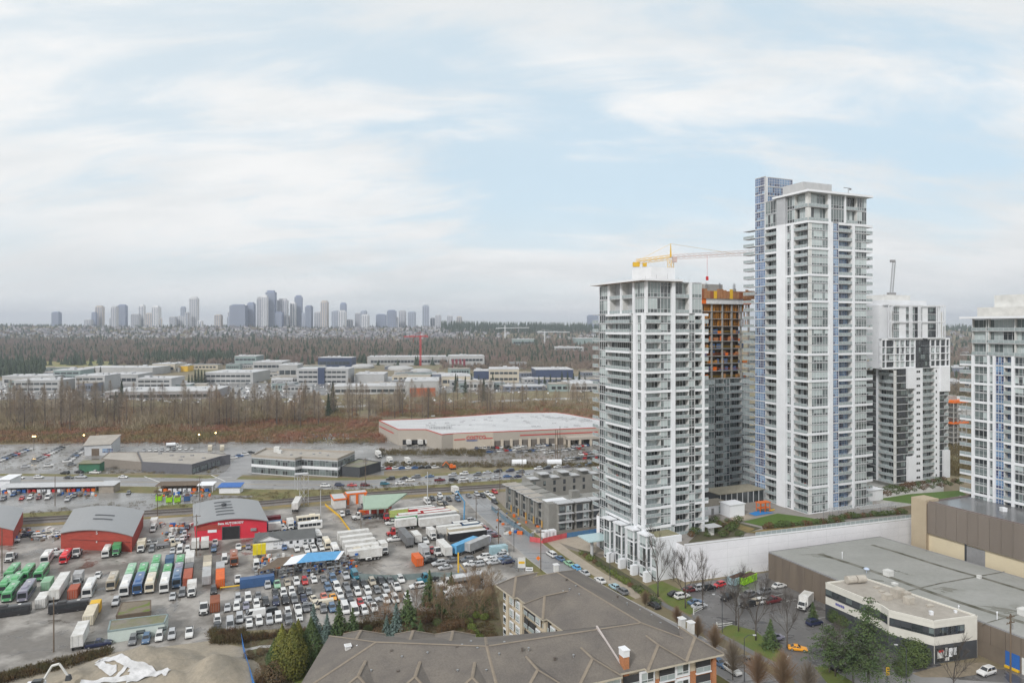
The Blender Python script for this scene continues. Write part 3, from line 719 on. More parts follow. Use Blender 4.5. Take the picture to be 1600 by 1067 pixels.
grid_front(fr, 22.5, [3.2, 3.2, 3.6, 2.4], 4, zg, 6)
fr.put('dark_panel', box_mesh('dkp', 2.2, 0.5, 5 * FH4, darkgrey, -0.1), 13.2, zg)
for f in range(5): fr.put('window', window_mesh(6.8, FH4 - .2, 'dark', f), 15.5, zg + f * FH4)
zq = zg + 4 * FH4 + .6
fr.run([(3.4, 'win'), (4, 'wall'), (4.0, 'balc', {'st': 'win'}), (1.6, 'win'), (4.6, 'dark'), (3.4, 'wall', {'proud': .2}), (6.4, 'dark'), (1.2, 'col')], zq, 4, 3.5, 2, seed=35, recess_d=.9)
core(t4, [C4 - U * 5 + V * 3, C4 + U * 24 + V * 1.5, C4 + U * 24 + V * 18, C4 - U * 5 + V * 18], zg, zq + 14.2, white, 'upper_wall')
fl.run([(8, 'win'), (6, 'wall'), (0.9, 'col'), (7.1, 'balc')], zg, 4, FH4, 2, seed=38); fl.run([(5, 'wall'), (8, 'balc', {'st': 'win'}), (0.9, 'col'), (5, 'win')], zg + 4 * FH4, 4, 3.5, 2, seed=39)
pg = MB()
for x in [-4, -2.7, 8.4, 9.2, 10, 14, 14.8, 15.6, 25.5, 26.5, 28, 29.5, 31]:
 pg.box(x, x + .3, -1.0, -.7, 0, 14.2)
for z in (0, 7, 13.9): pg.box(-4, 31.3, -1.02, -.68, z, z + .4)
for z in (7, 13.9):
 for x in (25.5, 31): pg.box(x, x + .3, -.7, 12, z, z + .35)
ob('pergola_frame', pg.mesh('pergola', white), t4, (0, 0, zq), TH)
slab(t4, [C4 - U * 3 + V * 2, C4 + U * 23 + V * 2, C4 + U * 23 + V * 17, C4 - U * 3 + V * 17], zq + 14.2, zq + 16.4, white, 'roof')
core(t4, quad_plan(C4 + U * 1 + V * 5, 16, 9), zq + 16.4, zq + 18.8, offwhite, 'plant_room')
# ---- tower at the right edge
P5 = Vector((151.0, 224.0, 0)); L5 = 26.0
t5 = thing('residential_tower', (P5.x, P5.y, 0), label='white and blue apartment tower cut off by the right edge of the view', cat='tower')
f5 = Facade(t5, P5, AL); FH5 = 3.0
f5.run([(0.8, 'col'), (4.2, 'win'), (0.6, 'col'), (1.1, 'win'), (0.7, 'col'), (2.5, 'blue', {'band': False, 'sm': frame_w}), (2.4, 'balc', {'st': 'blue'}), (0.8, 'col'), (4.6, 'win'), (0.8, 'col'), (6, 'balc'), (1.5, 'win')], POD, 19, FH5, 2, seed=41, bandh=.7)
f5.run([(4.5, 'balc', {'st': 'win'}), (.6, 'win'), (8, 'balc', {'st': 'win'}), (12.9, 'balc', {'st': 'win'})], POD + 19 * FH5 + .1, 3, 3.9, 0, seed=42, recess_d=1.0)
Facade(t5, P5 + V * 4.0, AL).run([(3.9, 'open', {'proj': 0.2, 'depth': 2})], POD, 19, FH5, 2, bandh=.6)
core(t5, [P5 + U * 2.2, P5 + U * 26, P5 + U * 26 - V * L5, P5 + U * 2.2 - V * L5], 0, POD + 19 * FH5 + 11.6, offwhite)
slab(t5, [P5 - U * 2.5 + V * 2.6, P5 + U * 26 + V * 2.6, P5 + U * 26 - V * (L5 + 2), P5 - U * 2.5 - V * (L5 + 2)], 79.9, 80.6, white, 'roof', gravelroof, lightgrey)
core(t5, [P5 + U * 1 - V * 1, P5 + U * 18 - V * 1, P5 + U * 18 - V * 20, P5 + U * 1 - V * 20], 80.6, 83.6, offwhite, 'lower_plant_room')
core(t5, [P5 + U * 4 - V * 4.5, P5 + U * 20 - V * 4.5, P5 + U * 20 - V * 22, P5 + U * 4 - V * 22], 80.6, 87.5, offwhite, 'plant_room')
# ---- podium with roof garden
WA = G(1070, 909); WA = Vector((WA.x, WA.y, 0)); WB = AT(1430, 810, 236.3); WB = Vector((WB.x, WB.y, 0))
pod = thing('podium', (WA.x, WA.y, 0), label='long blank white podium wall carrying a roof garden below the towers', cat='podium')
PD = [WA, WB, WB + V * 34 + U * 12, WB + V * 120 + U * 60, WB + V * 120 - U * 40, WA + V * 95 + U * 40, WA + V * 40 - U * 7.5, WA + V * 3]
core(pod, PD, 0, POD - 0.1, mat('podium_white_wall', (0.80, 0.80, 0.83), 0.65, rgb2=(0.70, 0.70, 0.73), scale=0.05, stretch=(1, 1, 3), fine=(.5, .04)), 'wall')
wd = (WB - WA); wlen = wd.length; wang = atan2(wd.y, wd.x); wd.normalize()
pm_ = box_mesh('parapet', wlen, 0.3, 0.5, white, 0.1)
ob('parapet', pm_, pod, (0, 0, POD - .1), wang)
jm = MB()
for k in range(1, 12): jm.box(wlen * k / 12 - .02, wlen * k / 12 + .02, -.006, .2, 0, POD - .2)
for z in (2.9, 5.8, 8.6): jm.box(0, wlen, -.008, .2, z, z + .04)
ob('wall_joints', jm.mesh('joints', lightgrey), pod, (0, 0, 0), wang)
slab(pod, PD, POD - .1, POD, concrete, 'roof_paving', mat('roof_terrace_paving', (0.30, 0.28, 0.26), .8, rgb2=(0.22, .2, .18), scale=.15, fine=(1.2, .15)))
def roof_sheet(name, pix, m, dz): 
 b = MB(); pts = [G(a, c, POD) for a, c in pix]; b.face([(p.x - WA.x, p.y - WA.y, POD + dz) for p in pts]); return ob(name, b.mesh(name, m), pod)
roof_sheet('planting', [(1075, 848), (1105, 818), (1150, 815), (1190, 825), (1150, 838)], MATS['planting_soil'], .05)
roof_sheet('lawn', [(1160, 815), (1215, 802), (1260, 808), (1298, 815), (1200, 824)], mat('garden_lawn', (0.085, .15, .022), .9, rgb2=(.075, .125, .025), scale=.3, fine=(2, .2)), .08)
roof_sheet('dry_bed', [(1128, 812), (1140, 815), (1180, 826), (1168, 832), (1142, 822)], MATS['dry_grass'], .07)
roof_sheet('lawn', [(1370, 780), (1420, 772), (1500, 766), (1515, 776), (1430, 788)], MATS['garden_lawn'], .08)
roof_sheet('play_surface', [(1170, 802), (1185, 798), (1210, 801), (1180, 806)], mat('blue_rubber_surface', (.03, .22, .55), .7, var=.1), .1)
roof_sheet('path', [(1140, 808), (1165, 803), (1178, 809), (1150, 816)], pavem, .06)
roof_sheet('dry_bed', [(1165, 832), (1200, 826), (1310, 817), (1320, 820), (1190, 834)], MATS['dry_grass'], .12)
rm = rail_mesh(2.0, 1.1)
for k in range(int(wlen * .3 / 2), int(wlen / 2)):
 ob('railing', rm, pod, (wd.x * 2 * k - wd.y * .35, wd.y * 2 * k + wd.x * .35, POD + .4), wang)
def small_block(name, px, py, w, l, h, m, label, cat, z=POD, mtop=None, rz=TH):
 p = G(px, py, z); t = thing(name, (p.x, p.y, z), rz, label=label, cat=cat)
 b = MB(); b.box(-w / 2, w / 2, 0, l, 0, h); ob('wall', b.mesh('wall', m), t)
 b = MB(); b.box(-w / 2 - .3, w / 2 + .3, -.3, l + .3, h, h + .25); ob('roof', b.mesh('roof', mtop or m), t)
 return t
q = small_block('amenity_building', 1120, 803, 12, 7, 3.2, white, 'low white amenity pavilion beside the shorter tower', 'pavilion', mtop=mat('brown_gravel_roof', (.3, .27, .22), .9, fine=(1, .1)))
ob('window', window_mesh(4.5, 2.4, 'win', 1), q, (.8, -.1, .3)); ob('door', box_mesh('door', 1.1, .1, 2.2, midgrey, -.06), q, (-2.4, 0, 0))
q = small_block('stair_pavilion', 1152, 807, 6.5, 5, 4.2, white, 'plain white box pavilion beside the blue playground', 'pavilion')
q = small_block('long_pavilion', 1160, 786, 22, 9, 4.2, g_dark, 'long dark glazed pavilion with a flat buff roof under the unfinished tower', 'pavilion', mtop=mat('buff_roof', (.34, .31, .24), .9, fine=(1, .1)))
for k in range(9): ob('pillar', box_mesh('pillar', .3, .2, 4.2, lightgrey, -.15), q, (-10.5 + k * 2.6, 0, 0))
q = small_block('white_service_box', 1368, 782, 8, 6, 4.0, white, 'white service box at the foot of the tallest tower', 'pavilion')
q = small_block('garden_kiosk', 1113, 836, 1.4, 1.4, 2.6, offwhite, 'small kiosk with a flat grey roof in the podium garden', 'kiosk')
b = MB(); b.box(-2.6, 2.6, -1.5, 2.2, 2.86, 3.05); ob('canopy', b.mesh('canopy', lightgrey), q)
# play frame and pergolas
p = G(1188, 801, POD); q = thing('play_frame', (p.x, p.y, POD + .1), TH, label='orange climbing frame on the blue play surface', cat='play frame')
b = MB()
for x in (0, 2.2, 4.4):
 for y in (0, 2): b.box(x, x + .2, y, y + .2, 0, 3.2)
b.box(-.2, 4.8, -.2, 2.4, 3.2, 3.4); b.box(0, 4.4, 0, 2, 1.3, 1.45); ob('frame', b.mesh('frame', orangep), q)
b = MB(); b.face([(4.5, .4, 1.4), (7, .4, .2), (7, 1.4, .2), (4.5, 1.4, 1.4)]); b.box(4.5, 7, .3, .4, .1, .5); ob('slide', b.mesh('slide', yellowp), q)
for i, (px, py, n, lb) in enumerate(((1312, 807, 9, 'grey timber pergola in front of the tallest tower'), (1372, 802, 14, 'long grey timber pergola right of the tallest tower'))):
 p = G(px, py, POD); q = thing('pergola', (p.x, p.y, POD), wang, label=lb, cat='pergola')
 b = MB()
 for k in range(n): b.box(k * 1.3 - n * .65, k * 1.3 + .12 - n * .65, -1.8, 1.8, 2.8, 3.0)
 b.box(-n * .65 - .3, n * .65 + .2, -1.5, -1.35, 2.6, 2.8); b.box(-n * .65 - .3, n * .65 + .2, 1.35, 1.5, 2.6, 2.8); ob('slat', b.mesh('slats', lightgrey), q)
 for k in range(0, n, 3):
  for y in (-1.5, 1.35): ob('post', box_mesh('post', .15, .15, 2.6, midgrey), q, (k * 1.3 - n * .65, y, 0))
# ---- townhouses at the foot of the street tower
A = Vector((32.2, 230.8, 0)); TD = Vector((11.6, -23.3, 0)); TLen = TD.length; tang = atan2(TD.y, TD.x); TD.normalize(); TN = Vector((-TD.y, TD.x, 0))
th = thing('townhouse_row', (A.x, A.y, 0), label='row of white four-storey townhouses with tall bay windows along the street', cat='townhouses')
core(th, [A, A + TD * TLen, A + TD * TLen + U * 9.5, A + V * 3 + U * 9], 0, 13.0, white, 'wall')
slab(th, [A + TD * 8 + U * 3, A + TD * (TLen - .4) + U * .5, A + TD * (TLen - .4) + U * 9.1, A + TD * 8 + U * 9.3], 13.0, 13.12, white, 'gravel_roof', mat('brown_gravel', (.26, .23, .16), .95, rgb2=(.2, .2, .1), scale=.3, fine=(1.5, .15)))
ft = Facade(th, A - TN * 0.02, tang)
for k in range(4):
 x = .4 + k * 6.5
 bay = ft.put('bay', box_mesh('bay', 3.6, 1.6, 13.2, white, -1.6), x, 0)
 for (z, h, st) in ((.4, 3.0, 'win'), (3.7, 5.6, 'win'), (9.7, 3.3, 'win')):
  ob('window', window_mesh(3.0, h, st, k), bay, (.3, -1.72, z)); ob('window', window_mesh(1.1, h, st, k + 1), bay, (3.7, -1.4, z), pi / 2)
  ob('window', window_mesh(1.1, h, st, k + 2), bay, (-.1, -.3, z), -pi / 2)
 ft.put('canopy_roof', box_mesh('canopy', 4.6, 3.2, .35, white, -2.3), x - .5, 13.2)
 for z in (.5, 3.9, 7.1, 10.2): ft.put('window', window_mesh(2.0, 2.6, 'win', k), x + 4.2, z, -.1)
 ft.put('porch_wall', box_mesh('porch', 1.4, 2.2, 3.0, white, -3.6), x + 4.3, 0)
p = A - U * 6 + V * 2
q = thing('entrance_canopy', (p.x, p.y, 0), TH, label='pale green glass entrance canopy on a round column beside the townhouses', cat='canopy')
b = MB(); b.box(-1, 8, -2, 6, 5.2, 5.5); ob('canopy', b.mesh('canopy', mat('pale_glass_canopy', (.42, .55, .56), .15, var=.1)), q)
b = MB(); b.tube((1.2, 0, 0), (1.2, 0, 5.2), .55, n=12); ob('column', b.mesh('column', lightgrey), q)
# ================================================================ LOW BUILDINGS
def P3(p): return Vector((p[0], p[1], 0))
def bld(name, label, cat, pts, z, wm, rm, z0=0.0, parapet=0.35, par_m=None, group=None):
 """flat-roofed building over the plan pts (world points); returns (root, pts) with pts counter-clockwise"""
 pts = [P3(p) for p in pts]; n = len(pts)
 if sum(pts[i].x * pts[(i + 1) % n].y - pts[(i + 1) % n].x * pts[i].y for i in range(n)) < 0: pts = pts[::-1]
 o = pts[0]; t = thing(name, (o.x, o.y, z0), label=label, cat=cat, group=group)
 loc = [(p.x - o.x, p.y - o.y) for p in pts]
 b = MB(); b.prism(loc, 0, z - z0); ob('wall', b.mesh('wall', wm), t)
 b = MB(); b.face([(p[0], p[1], z - z0 + 0.03) for p in loc]); ob('roof', b.mesh('roof', rm), t)
 if parapet:
  b = MB()
  for i in range(n):
   p, q = pts[i] - o, pts[(i + 1) % n] - o; d = (q - p); L = d.length; d.normalize(); nn_ = Vector((-d.y, d.x, 0))
   b.prism([p - nn_ * .06, q - nn_ * .06, q + nn_ * .3, p + nn_ * .3], z - z0 - .25, z - z0 + parapet)
  ob('parapet', b.mesh('parapet', par_m or wm), t)
 return t, pts
def line(t, p, q):
 """local frame for things mounted on the wall running from p to q, read left to right from outside"""
 p, q = P3(p), P3(q); d = q - p
 return p - P3(t.location), d.normalized(), d.length, atan2(d.y, d.x)
def mount(t, p, q, name, me, x, z, y=0.0, **kw):
 o, d, L, a = line(t, p, q); inn = Vector((-d.y, d.x, 0)); c = o + d * x + inn * y
 return ob(name, me, t, (c.x, c.y, z), a, **kw)
def wins(t, p, q, z, w, h, n, style='win', m0=0.5, m1=0.5, y=-0.1, seed=0, name='window'):
 o, d, L, a = line(t, p, q); r = random.Random(seed + n)
 for i in range(n):
  x = m0 + (L - m0 - m1 - w) * (i / (n - 1) if n > 1 else 0.5)
  mount(t, p, q, name, window_mesh(w, h, style, r.randrange(4)), x, z, y)
def boxes(t, lst, m, name, rz=0.0, base=None):
 """small roof-top or yard boxes (x, y, z, sx, sy, sz) in world metres"""
 for (x, y, z, sx, sy, sz) in lst:
  b = MB(); b.box(-sx / 2, sx / 2, -sy / 2, sy / 2, 0, sz); b.box(-sx / 2 - .08, sx / 2 + .08, -sy / 2 - .08, sy / 2 + .08, sz * .82, sz * .9)
  ob(name, b.mesh(name, m), t, (x - t.location.x, y - t.location.y, z - t.location.z), rz)
def lettering(t, text, size, m, loc, rz, tilt=pi / 2, extrude=0.06, align='LEFT', shear=0.0, name='lettering', bold=0.0):
 cu = bpy.data.curves.new('lettering', 'FONT'); cu.body = text; cu.size = size; cu.extrude = extrude; cu.align_x = align; cu.shear = shear; cu.offset = bold; cu.resolution_u = 2
 tmp = bpy.data.objects.new('lettering_curve', cu); COL.objects.link(tmp)
 me = bpy.data.meshes.new_from_object(tmp.evaluated_get(bpy.context.evaluated_depsgraph_get()))
 bpy.data.objects.remove(tmp); me.materials.clear(); me.materials.append(m)
 o = ob(name, me, t, loc); o.rotation_euler = (tilt, 0, rz); return o
# ---- brown clad hall on the right
K = Vector((132.8, 218, 0)); W_ = -V
hall, hp = bld('brown_hall', 'tall hall with brown metal cladding above cream walls at the right edge', 'hall', [K, K + W_ * 62, K + W_ * 62 + U * 55, K + U * 55], 21.4, cream, mat('wet_dark_roof', (.11, .11, .115), .3, rgb2=(.2, .2, .2), scale=.08, rvar=.2, stretch=(1, .3, 1, TH)), parapet=.4, par_m=mat('purple_brown_coping', (.20, .155, .145), .6))
KE = K + W_ * 62
clad = [mat('brown_cladding', (.195, .165, .14), .6, var=.1, scale=.3, stretch=(1, 1, .15), rnd=.06)]
for k in range(19): mount(hall, K, KE, 'cladding_panel', box_mesh('cladding', 3.17, .8, 9.9, clad[0], -.8), .02 + k * 3.25, 11.7)
mount(hall, K, KE, 'roller_door', box_mesh('rdoor', 5.4, .3, 11.2, midgrey, -.12), 12.4, 0)
mount(hall, K, KE, 'door_frame', box_mesh('dframe', .45, .5, 11.6, darkgrey, -.3), 11.9, 0)
for x in (-4.6, ): mount(hall, K, KE, 'corner_pier', box_mesh('pier', 5.0, 6, 22.2, tan, -1.5), x, 0)
mount(hall, K, KE, 'downpipe', box_mesh('pipe', .3, .3, 21, wood, -1.1), .1, 0)
boxes(hall, [(149, 207, 21.4, 1.4, 1.4, 1.2), (172, 180, 21.4, 2, 2, 1)], white, 'roof_vent')
# ---- warehouse with the wide grey roof
wa, wb = G(1201, 862, 8.1), G(1375, 838, 8.1)
wh_ = (G(1336, 917, 8.1), Vector((100, 166, 0)), G(1526, 968, 8.1))
wpl = [wa, wh_[0], wh_[1], wh_[2], P3(wh_[2]) + W_ * 46, Vector((178, 122, 0)), P3(wb) + W_ * 84 + U * 6, wb]
ware, _ = bld('warehouse', 'broad warehouse with a patched grey flat roof and brown panel walls', 'warehouse', wpl, 8.1, mat('brown_precast', (.19, .155, .12), .8, var=.25, scale=.3), membrane, parapet=.12, par_m=midgrey)
prec = mat('brown_precast_panel', (.185, .15, .115), .8, rgb2=(.13, .105, .085), scale=.3, stretch=(1, 1, .2), rnd=.08)
n_ = 11; o_, d_, L_w, a_ = line(ware, wa, wh_[0])
for k in range(n_): mount(ware, wa, wh_[0], 'wall_panel', box_mesh('wpanel', L_w / n_ - .06, .3, 7.7, prec, -.1), k * L_w / n_, 0)
for k in range(14): mount(ware, wh_[2], P3(wh_[2]) + W_ * 46, 'wall_panel', box_mesh('wpanel', 3.2, .3, 4.2, prec, -.1), k * 3.28, 3.7)
for k in range(3):
 mount(ware, wh_[2], P3(wh_[2]) + W_ * 46, 'loading_door', box_mesh('ldoor', 3.0, .3, 3.2, bluep, -.16), 6.5 + k * 5.6, .6)
 mount(ware, wh_[2], P3(wh_[2]) + W_ * 46, 'dock_wall', box_mesh('dwall', 2.2, .3, 3.7, offwhite, -.2), 10 + k * 5.6, 0)
 mount(ware, wh_[2], P3(wh_[2]) + W_ * 46, 'dock_bumper', box_mesh('bump', 3.0, .5, .5, yellowp, -.6), 6.5 + k * 5.6, .1)
valley = mat('mossy_roof_valley', (.075, .072, .05), .8, rgb2=(.19, .185, .16), scale=.25, contrast=(.4, .6))
def roof_line(t, pix, z, w, m=valley, name='roof_valley', dz=.05):
 pts = [G(a, b, z) for a, b in pix]; L_, R_ = offset_line(pts, -w, w); b = MB()
 for i in range(len(pts) - 1): b.face([(p.x - t.location.x, p.y - t.location.y, z - t.location.z + dz) for p in (R_[i], R_[i + 1], L_[i + 1], L_[i])])
 return ob(name, b.mesh(name, m), t)
roof_line(ware, [(1362, 851), (1400, 862), (1450, 878), (1500, 893), (1530, 901), (1600, 922), (1660, 940)], 8.1, .7)
roof_line(ware, [(1280, 865), (1340, 884), (1400, 905), (1440, 920), (1500, 941), (1560, 960), (1640, 986)], 8.1, .85)
roof_line(ware, [(1345, 905), (1400, 925), (1460, 945), (1525, 966)], 8.1, .45)
roof_line(ware, [(1415, 924), (1470, 911), (1525, 901), (1570, 893)], 8.1, .25, dz=.08)
roof_line(ware, [(1535, 975), (1570, 965), (1600, 958)], 8.1, .15, dz=.08)
def g3(px, py, z): p = G(px, py, z); return (p.x, p.y, z)
boxes(ware, [(*g3(1388, 899, 8.1), 2.0, 1.8, 1.6), (*g3(1398, 913, 8.1), 1.2, 1.2, .5), (*g3(1530, 903, 8.1), 1, .8, .8), (*g3(1604, 962, 8.1), 2.2, 3, 1.6)], offwhite, 'air_unit', TH)
b = MB(); b.tube((0, 0, 0), (0, 0, 1.1), .07); b.dome((0, 0, 1.1), .8, .8, .5); o_ = g3(1354, 895, 8.1)
ob('roof_dish', b.mesh('dish', mat('pale_blue_metal', (.5, .58, .72), .4)), ware, (o_[0] - ware.location.x, o_[1] - ware.location.y, 8.1))
for (px, py) in ((1316, 872), (1558, 968), (1498, 958)):
 o_ = g3(px, py, 8.1); b = MB(); b.tube((0, 0, 0), (0, 0, 1.7), .1); b.tube((0, 0, 1.7), (0, 0, 2.0), .22, .1); ob('vent_pipe', b.mesh('vent', white), ware, (o_[0] - ware.location.x, o_[1] - ware.location.y, 8.1))
# ---- two storey office in front of it
oz = 9.5
of = [G(1290, 911, oz), G(1377, 947, oz), G(1389, 955, oz), G(1459.6, 972, oz), G(1527, 963, oz), G(1352, 904, oz)]
off, _ = bld('office_building', 'cream two-storey office with dark ribbon windows in front of the grey warehouse', 'office', of, oz, mat('cream_panel', (.66, .64, .58), .6, var=.08), gravelroof, z0=0, parapet=.35)
mb = MB(); ctr = sum((P3(p) for p in of), Vector()) / 6
for a, b_ in ((0, 1), (1, 2), (2, 3), (3, 4)):
 d = (P3(of[b_]) - P3(of[a])); L = d.length; n = max(1, int(L / 2.0))
 for k in range(n): mount(off, of[a], of[b_], 'window', window_mesh(min(L / n, 2.4) - .02, 1.9, 'dark', k), k * (L if a < 3 else L * .62) / n + .1, 6.25, -.15)
 if a == 3:
  mount(off, of[a], of[b_], 'base_wall', box_mesh('base', L - .3, .3, 4.15, darkgrey, -.08), .15, 0)
  for k, (x, w, h, mm) in enumerate(((.8, 1.9, 1.6, offwhite), (3.0, .6, 1.9, offwhite), (4.0, 1.1, 2.0, white), (5.4, .8, 1.7, white), (1.1, 1.3, .5, redp), (2.9, 1.2, .8, offwhite))):
   mount(off, of[a], of[b_], 'poster', box_mesh('poster%d' % k, w, .03, h, mm, -.17 if k != 4 else -.2), x, (1.2, 1.5, 1.2, 1.5, 2.5, .4)[k])
  mount(off, of[a], of[b_], 'shop_window', box_mesh('shopw', 6.6, .05, 3.0, g_dark, -.13), .5, .4)
 else:
  mount(off, of[a], of[b_], 'base_wall', box_mesh('base', L - .05, .3, 4.15, darkgrey, -.08), .02, 0)
  for k in range(int(L / 3)): mount(off, of[a], of[b_], 'shop_window', window_mesh(2.2, 2.8, 'dark', k), .5 + k * 3, .4, -.14)
for k in range(5): mount(off, of[0], of[1], 'sign_letter', box_mesh('signl', .42, .06, .6, mat('violet_sign', (.13, .13, .38), .5), -.1), 3.2 + k * .55, 5.0)
b = MB()
for px, py in ((1330, 912), (1345, 911)): o_ = g3(px, py, oz); b.tube((o_[0] - off.location.x - 1.2, o_[1] - off.location.y, oz + 1.1), (o_[0] - off.location.x + 1.3, o_[1] - off.location.y + .5, oz + 1.1), 1.0, n=12)
ob('ventilation_drums', b.mesh('drums', mat('beige_metal', (.5, .46, .4), .5)), off)
boxes(off, [(*g3(1386, 936, oz), 2, 1.6, 1.4), (*g3(1402, 932, oz), 2.6, 2, 2.2), (*g3(1416, 934, oz), 1.8, 1.4, 1.6), (*g3(1420, 942, oz), 2.0, 1.6, 1.6), (*g3(1370, 918, oz), 1.4, 1, .4), (*g3(1378, 925, oz), 1.3, 1, .4), (*g3(1453, 947, oz), 1.5, 1, .4)], mat('beige_metal', (.5, .46, .4), .5), 'air_unit', TH)
boxes(off, [(*g3(1455, 960, oz), .7, .7, .9), (*g3(1493, 957, oz), .5, .5, .6)], white, 'roof_vent')
# ---- wholesale store
cz = 10.3
cp = [G(592, 657, cz), G(622, 671, cz), G(665.6, 671, cz), G(690, 679, cz), G(707.5, 677.5, cz), G(936, 668, cz), G(985, 664, cz), G(936, 656, cz), G(890, 647.5, cz), G(868, 644.5, cz), G(806, 645, cz), G(655, 655, cz)]
store, _ = bld('wholesale_store', 'beige wholesale store with red stripe, red sign and wide white roof', 'store', cp, cz, mat('beige_block', (.40, .36, .31), .8, var=.08, scale=.1), whiteroof, parapet=.3, par_m=mat('red_trim', (.5, .08, .06), .6))
L = line(store, cp[4], cp[5])[2]
mount(store, cp[4], cp[5], 'sign_panel', box_mesh('signp', 26, .2, 10, mat('light_beige_panel', (.50, .44, .36), .8, var=.06), -.12), .3, .2)
stripe = redp
for x, w in ((.8, 7.2), (20.0, 5.8), (44, 54)): mount(store, cp[4], cp[5], 'red_stripe', box_mesh('stripe', w, .1, .55, stripe, -.25), x, 6.2 if x < 30 else 7.2)
pA, dA, _, aA = line(store, cp[4], cp[5]); nA = Vector((dA.y, -dA.x, 0))
c = pA + dA * 8.4 + nA * .3; lettering(store, 'COSTCO', 3.1, redp, (c.x, c.y, 6.3), aA, shear=.1, bold=.05)
c = pA + dA * 8.6 + nA * .3; lettering(store, 'WHOLESALE', 1.25, bluep, (c.x, c.y, 5.2), aA, bold=.02)
mount(store, cp[0], cp[1], 'red_stripe', box_mesh('stripe', 36, .1, .6, stripe, -.2), 2, 6.2)
mount(store, cp[1], cp[2], 'loading_dock', box_mesh('ldk', 15, .4, 3.2, black, -.1), 3, .4)
for k in range(12): mount(store, cp[4], cp[5], 'arcade_pillar', box_mesh('pil', 1.6, 3, 5.2, mat('light_beige_panel', (.5, .44, .36), .8), -1.2), 25 + k * 6.1, 0)
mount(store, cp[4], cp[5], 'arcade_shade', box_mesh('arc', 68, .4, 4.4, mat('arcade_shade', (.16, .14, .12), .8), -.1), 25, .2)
mount(store, cp[4], cp[5], 'entrance_canopy', box_mesh('ent', 24, 9, 1.6, mat('beige_block', (.4, .36, .31), .8), -9), 74, 4.4)
for k in range(4): mount(store, cp[4], cp[5], 'canopy_pillar', box_mesh('cpil', 1.4, 1.4, 4.4, mat('light_beige_panel', (.5, .44, .36), .8), -8.9), 74 + k * 7.5, 0)
rr = random.Random(3); vents = []
for k in range(9): vents.append((*g3(672 + k * 4, 669.5, cz), 1.2, 2.6, 1.6))
for k in range(40): vents.append((*g3(rr.uniform(660, 915), rr.uniform(650, 668), cz), rr.uniform(1, 3), rr.uniform(1, 3), rr.uniform(.4, 1.2)))
for k in range(30): x = rr.uniform(0, 1); vents.append((*g3(850 + 75 * x, 652 + 6 * x + rr.uniform(-1.2, 1.2), cz), rr.uniform(1, 4), 2, rr.uniform(.5, 1.4)))
vents = [v for v in vents if v[1] < 520 and not (v[0] < -70 and v[1] > 480)]
boxes(store, vents, lightgrey, 'roof_unit', .25)
# ---- glazed office beside the arterial, its dark wing, and the flat grey building to the left
gz = 8.9
gp = [G(393, 713, gz), G(461, 718, gz), G(471, 715.5, gz), G(527.5, 718.5, gz), G(554, 707, gz), G(415, 702, gz)]
glo, _ = bld('glass_office', 'two-storey glass office with a beige flat roof beside the main road', 'office', gp, gz, lightgrey, gravelroof, parapet=.9, par_m=mat('stone_fascia', (.36, .32, .27), .8, var=.1))
for a, b_ in ((0, 1), (1, 2), (2, 3), (3, 4)):
 L = (P3(gp[b_]) - P3(gp[a])).length; n = max(1, int(L / 3))
 for k in range(n):
  for z in (.5, 5.1): mount(glo, gp[a], gp[b_], 'window', window_mesh(L / n - .1, 3.0, 'office', k + int(z)), k * L / n + .05, z, -.1)
 mount(glo, gp[a], gp[b_], 'spandrel', box_mesh('spg', L, .2, 1.3, white, -.15), 0, 3.7)
boxes(glo, [(*g3(433, 706, gz), 3, 2.5, 3.0), (*g3(437, 708, gz), 2, 2, 1.6)], offwhite, 'air_unit')
boxes(glo, [(*g3(x, y, gz), 1, 1, .6) for x, y in ((470, 709), (490, 710), (512, 712), (500, 708), (455, 711))], steel, 'roof_vent')
dw, dp = bld('low_dark_wing', 'low charcoal flat-roofed wing to the right of the glass office', 'building', [G(530, 729, 4.8), G(562, 731, 4.8), G(595, 722, 4.8), G(560, 717, 4.8)], 4.8, darkgrey, mossroof)
fz = 5.0
fp = [G(222, 722, fz), G(300, 726, fz), G(345, 713, fz), G(360, 711, fz), G(322, 707, fz), G(215, 706, fz)]
fg, _ = bld('flat_grey_building', 'long charcoal single-storey building with a pale flat roof by the junction', 'building', fp, fz, mat('grey_block', (.13, .13, .145), .7, var=.1), gravelroof, parapet=.3)
wins(fg, fp[1], fp[2], .6, 2.6, 3.0, 7, 'office', .5, 1)
boxes(fg, [(*g3(x, y, fz), 1.6, 1.2, .6) for x, y in ((268, 712), (285, 714), (300, 712), (318, 716), (282, 719), (250, 709))], midgrey, 'roof_unit')
br, _ = bld('grey_annex', 'lower grey-brown annex with a gravel roof left of the charcoal building', 'building', [G(158, 717, 4.2), G(221, 722.5, 4.2), G(214, 707, 4.2), G(170, 707, 4.2)], 4.2, mat('brown_grey_block', (.24, .21, .18), .8, var=.15), gravelroof)
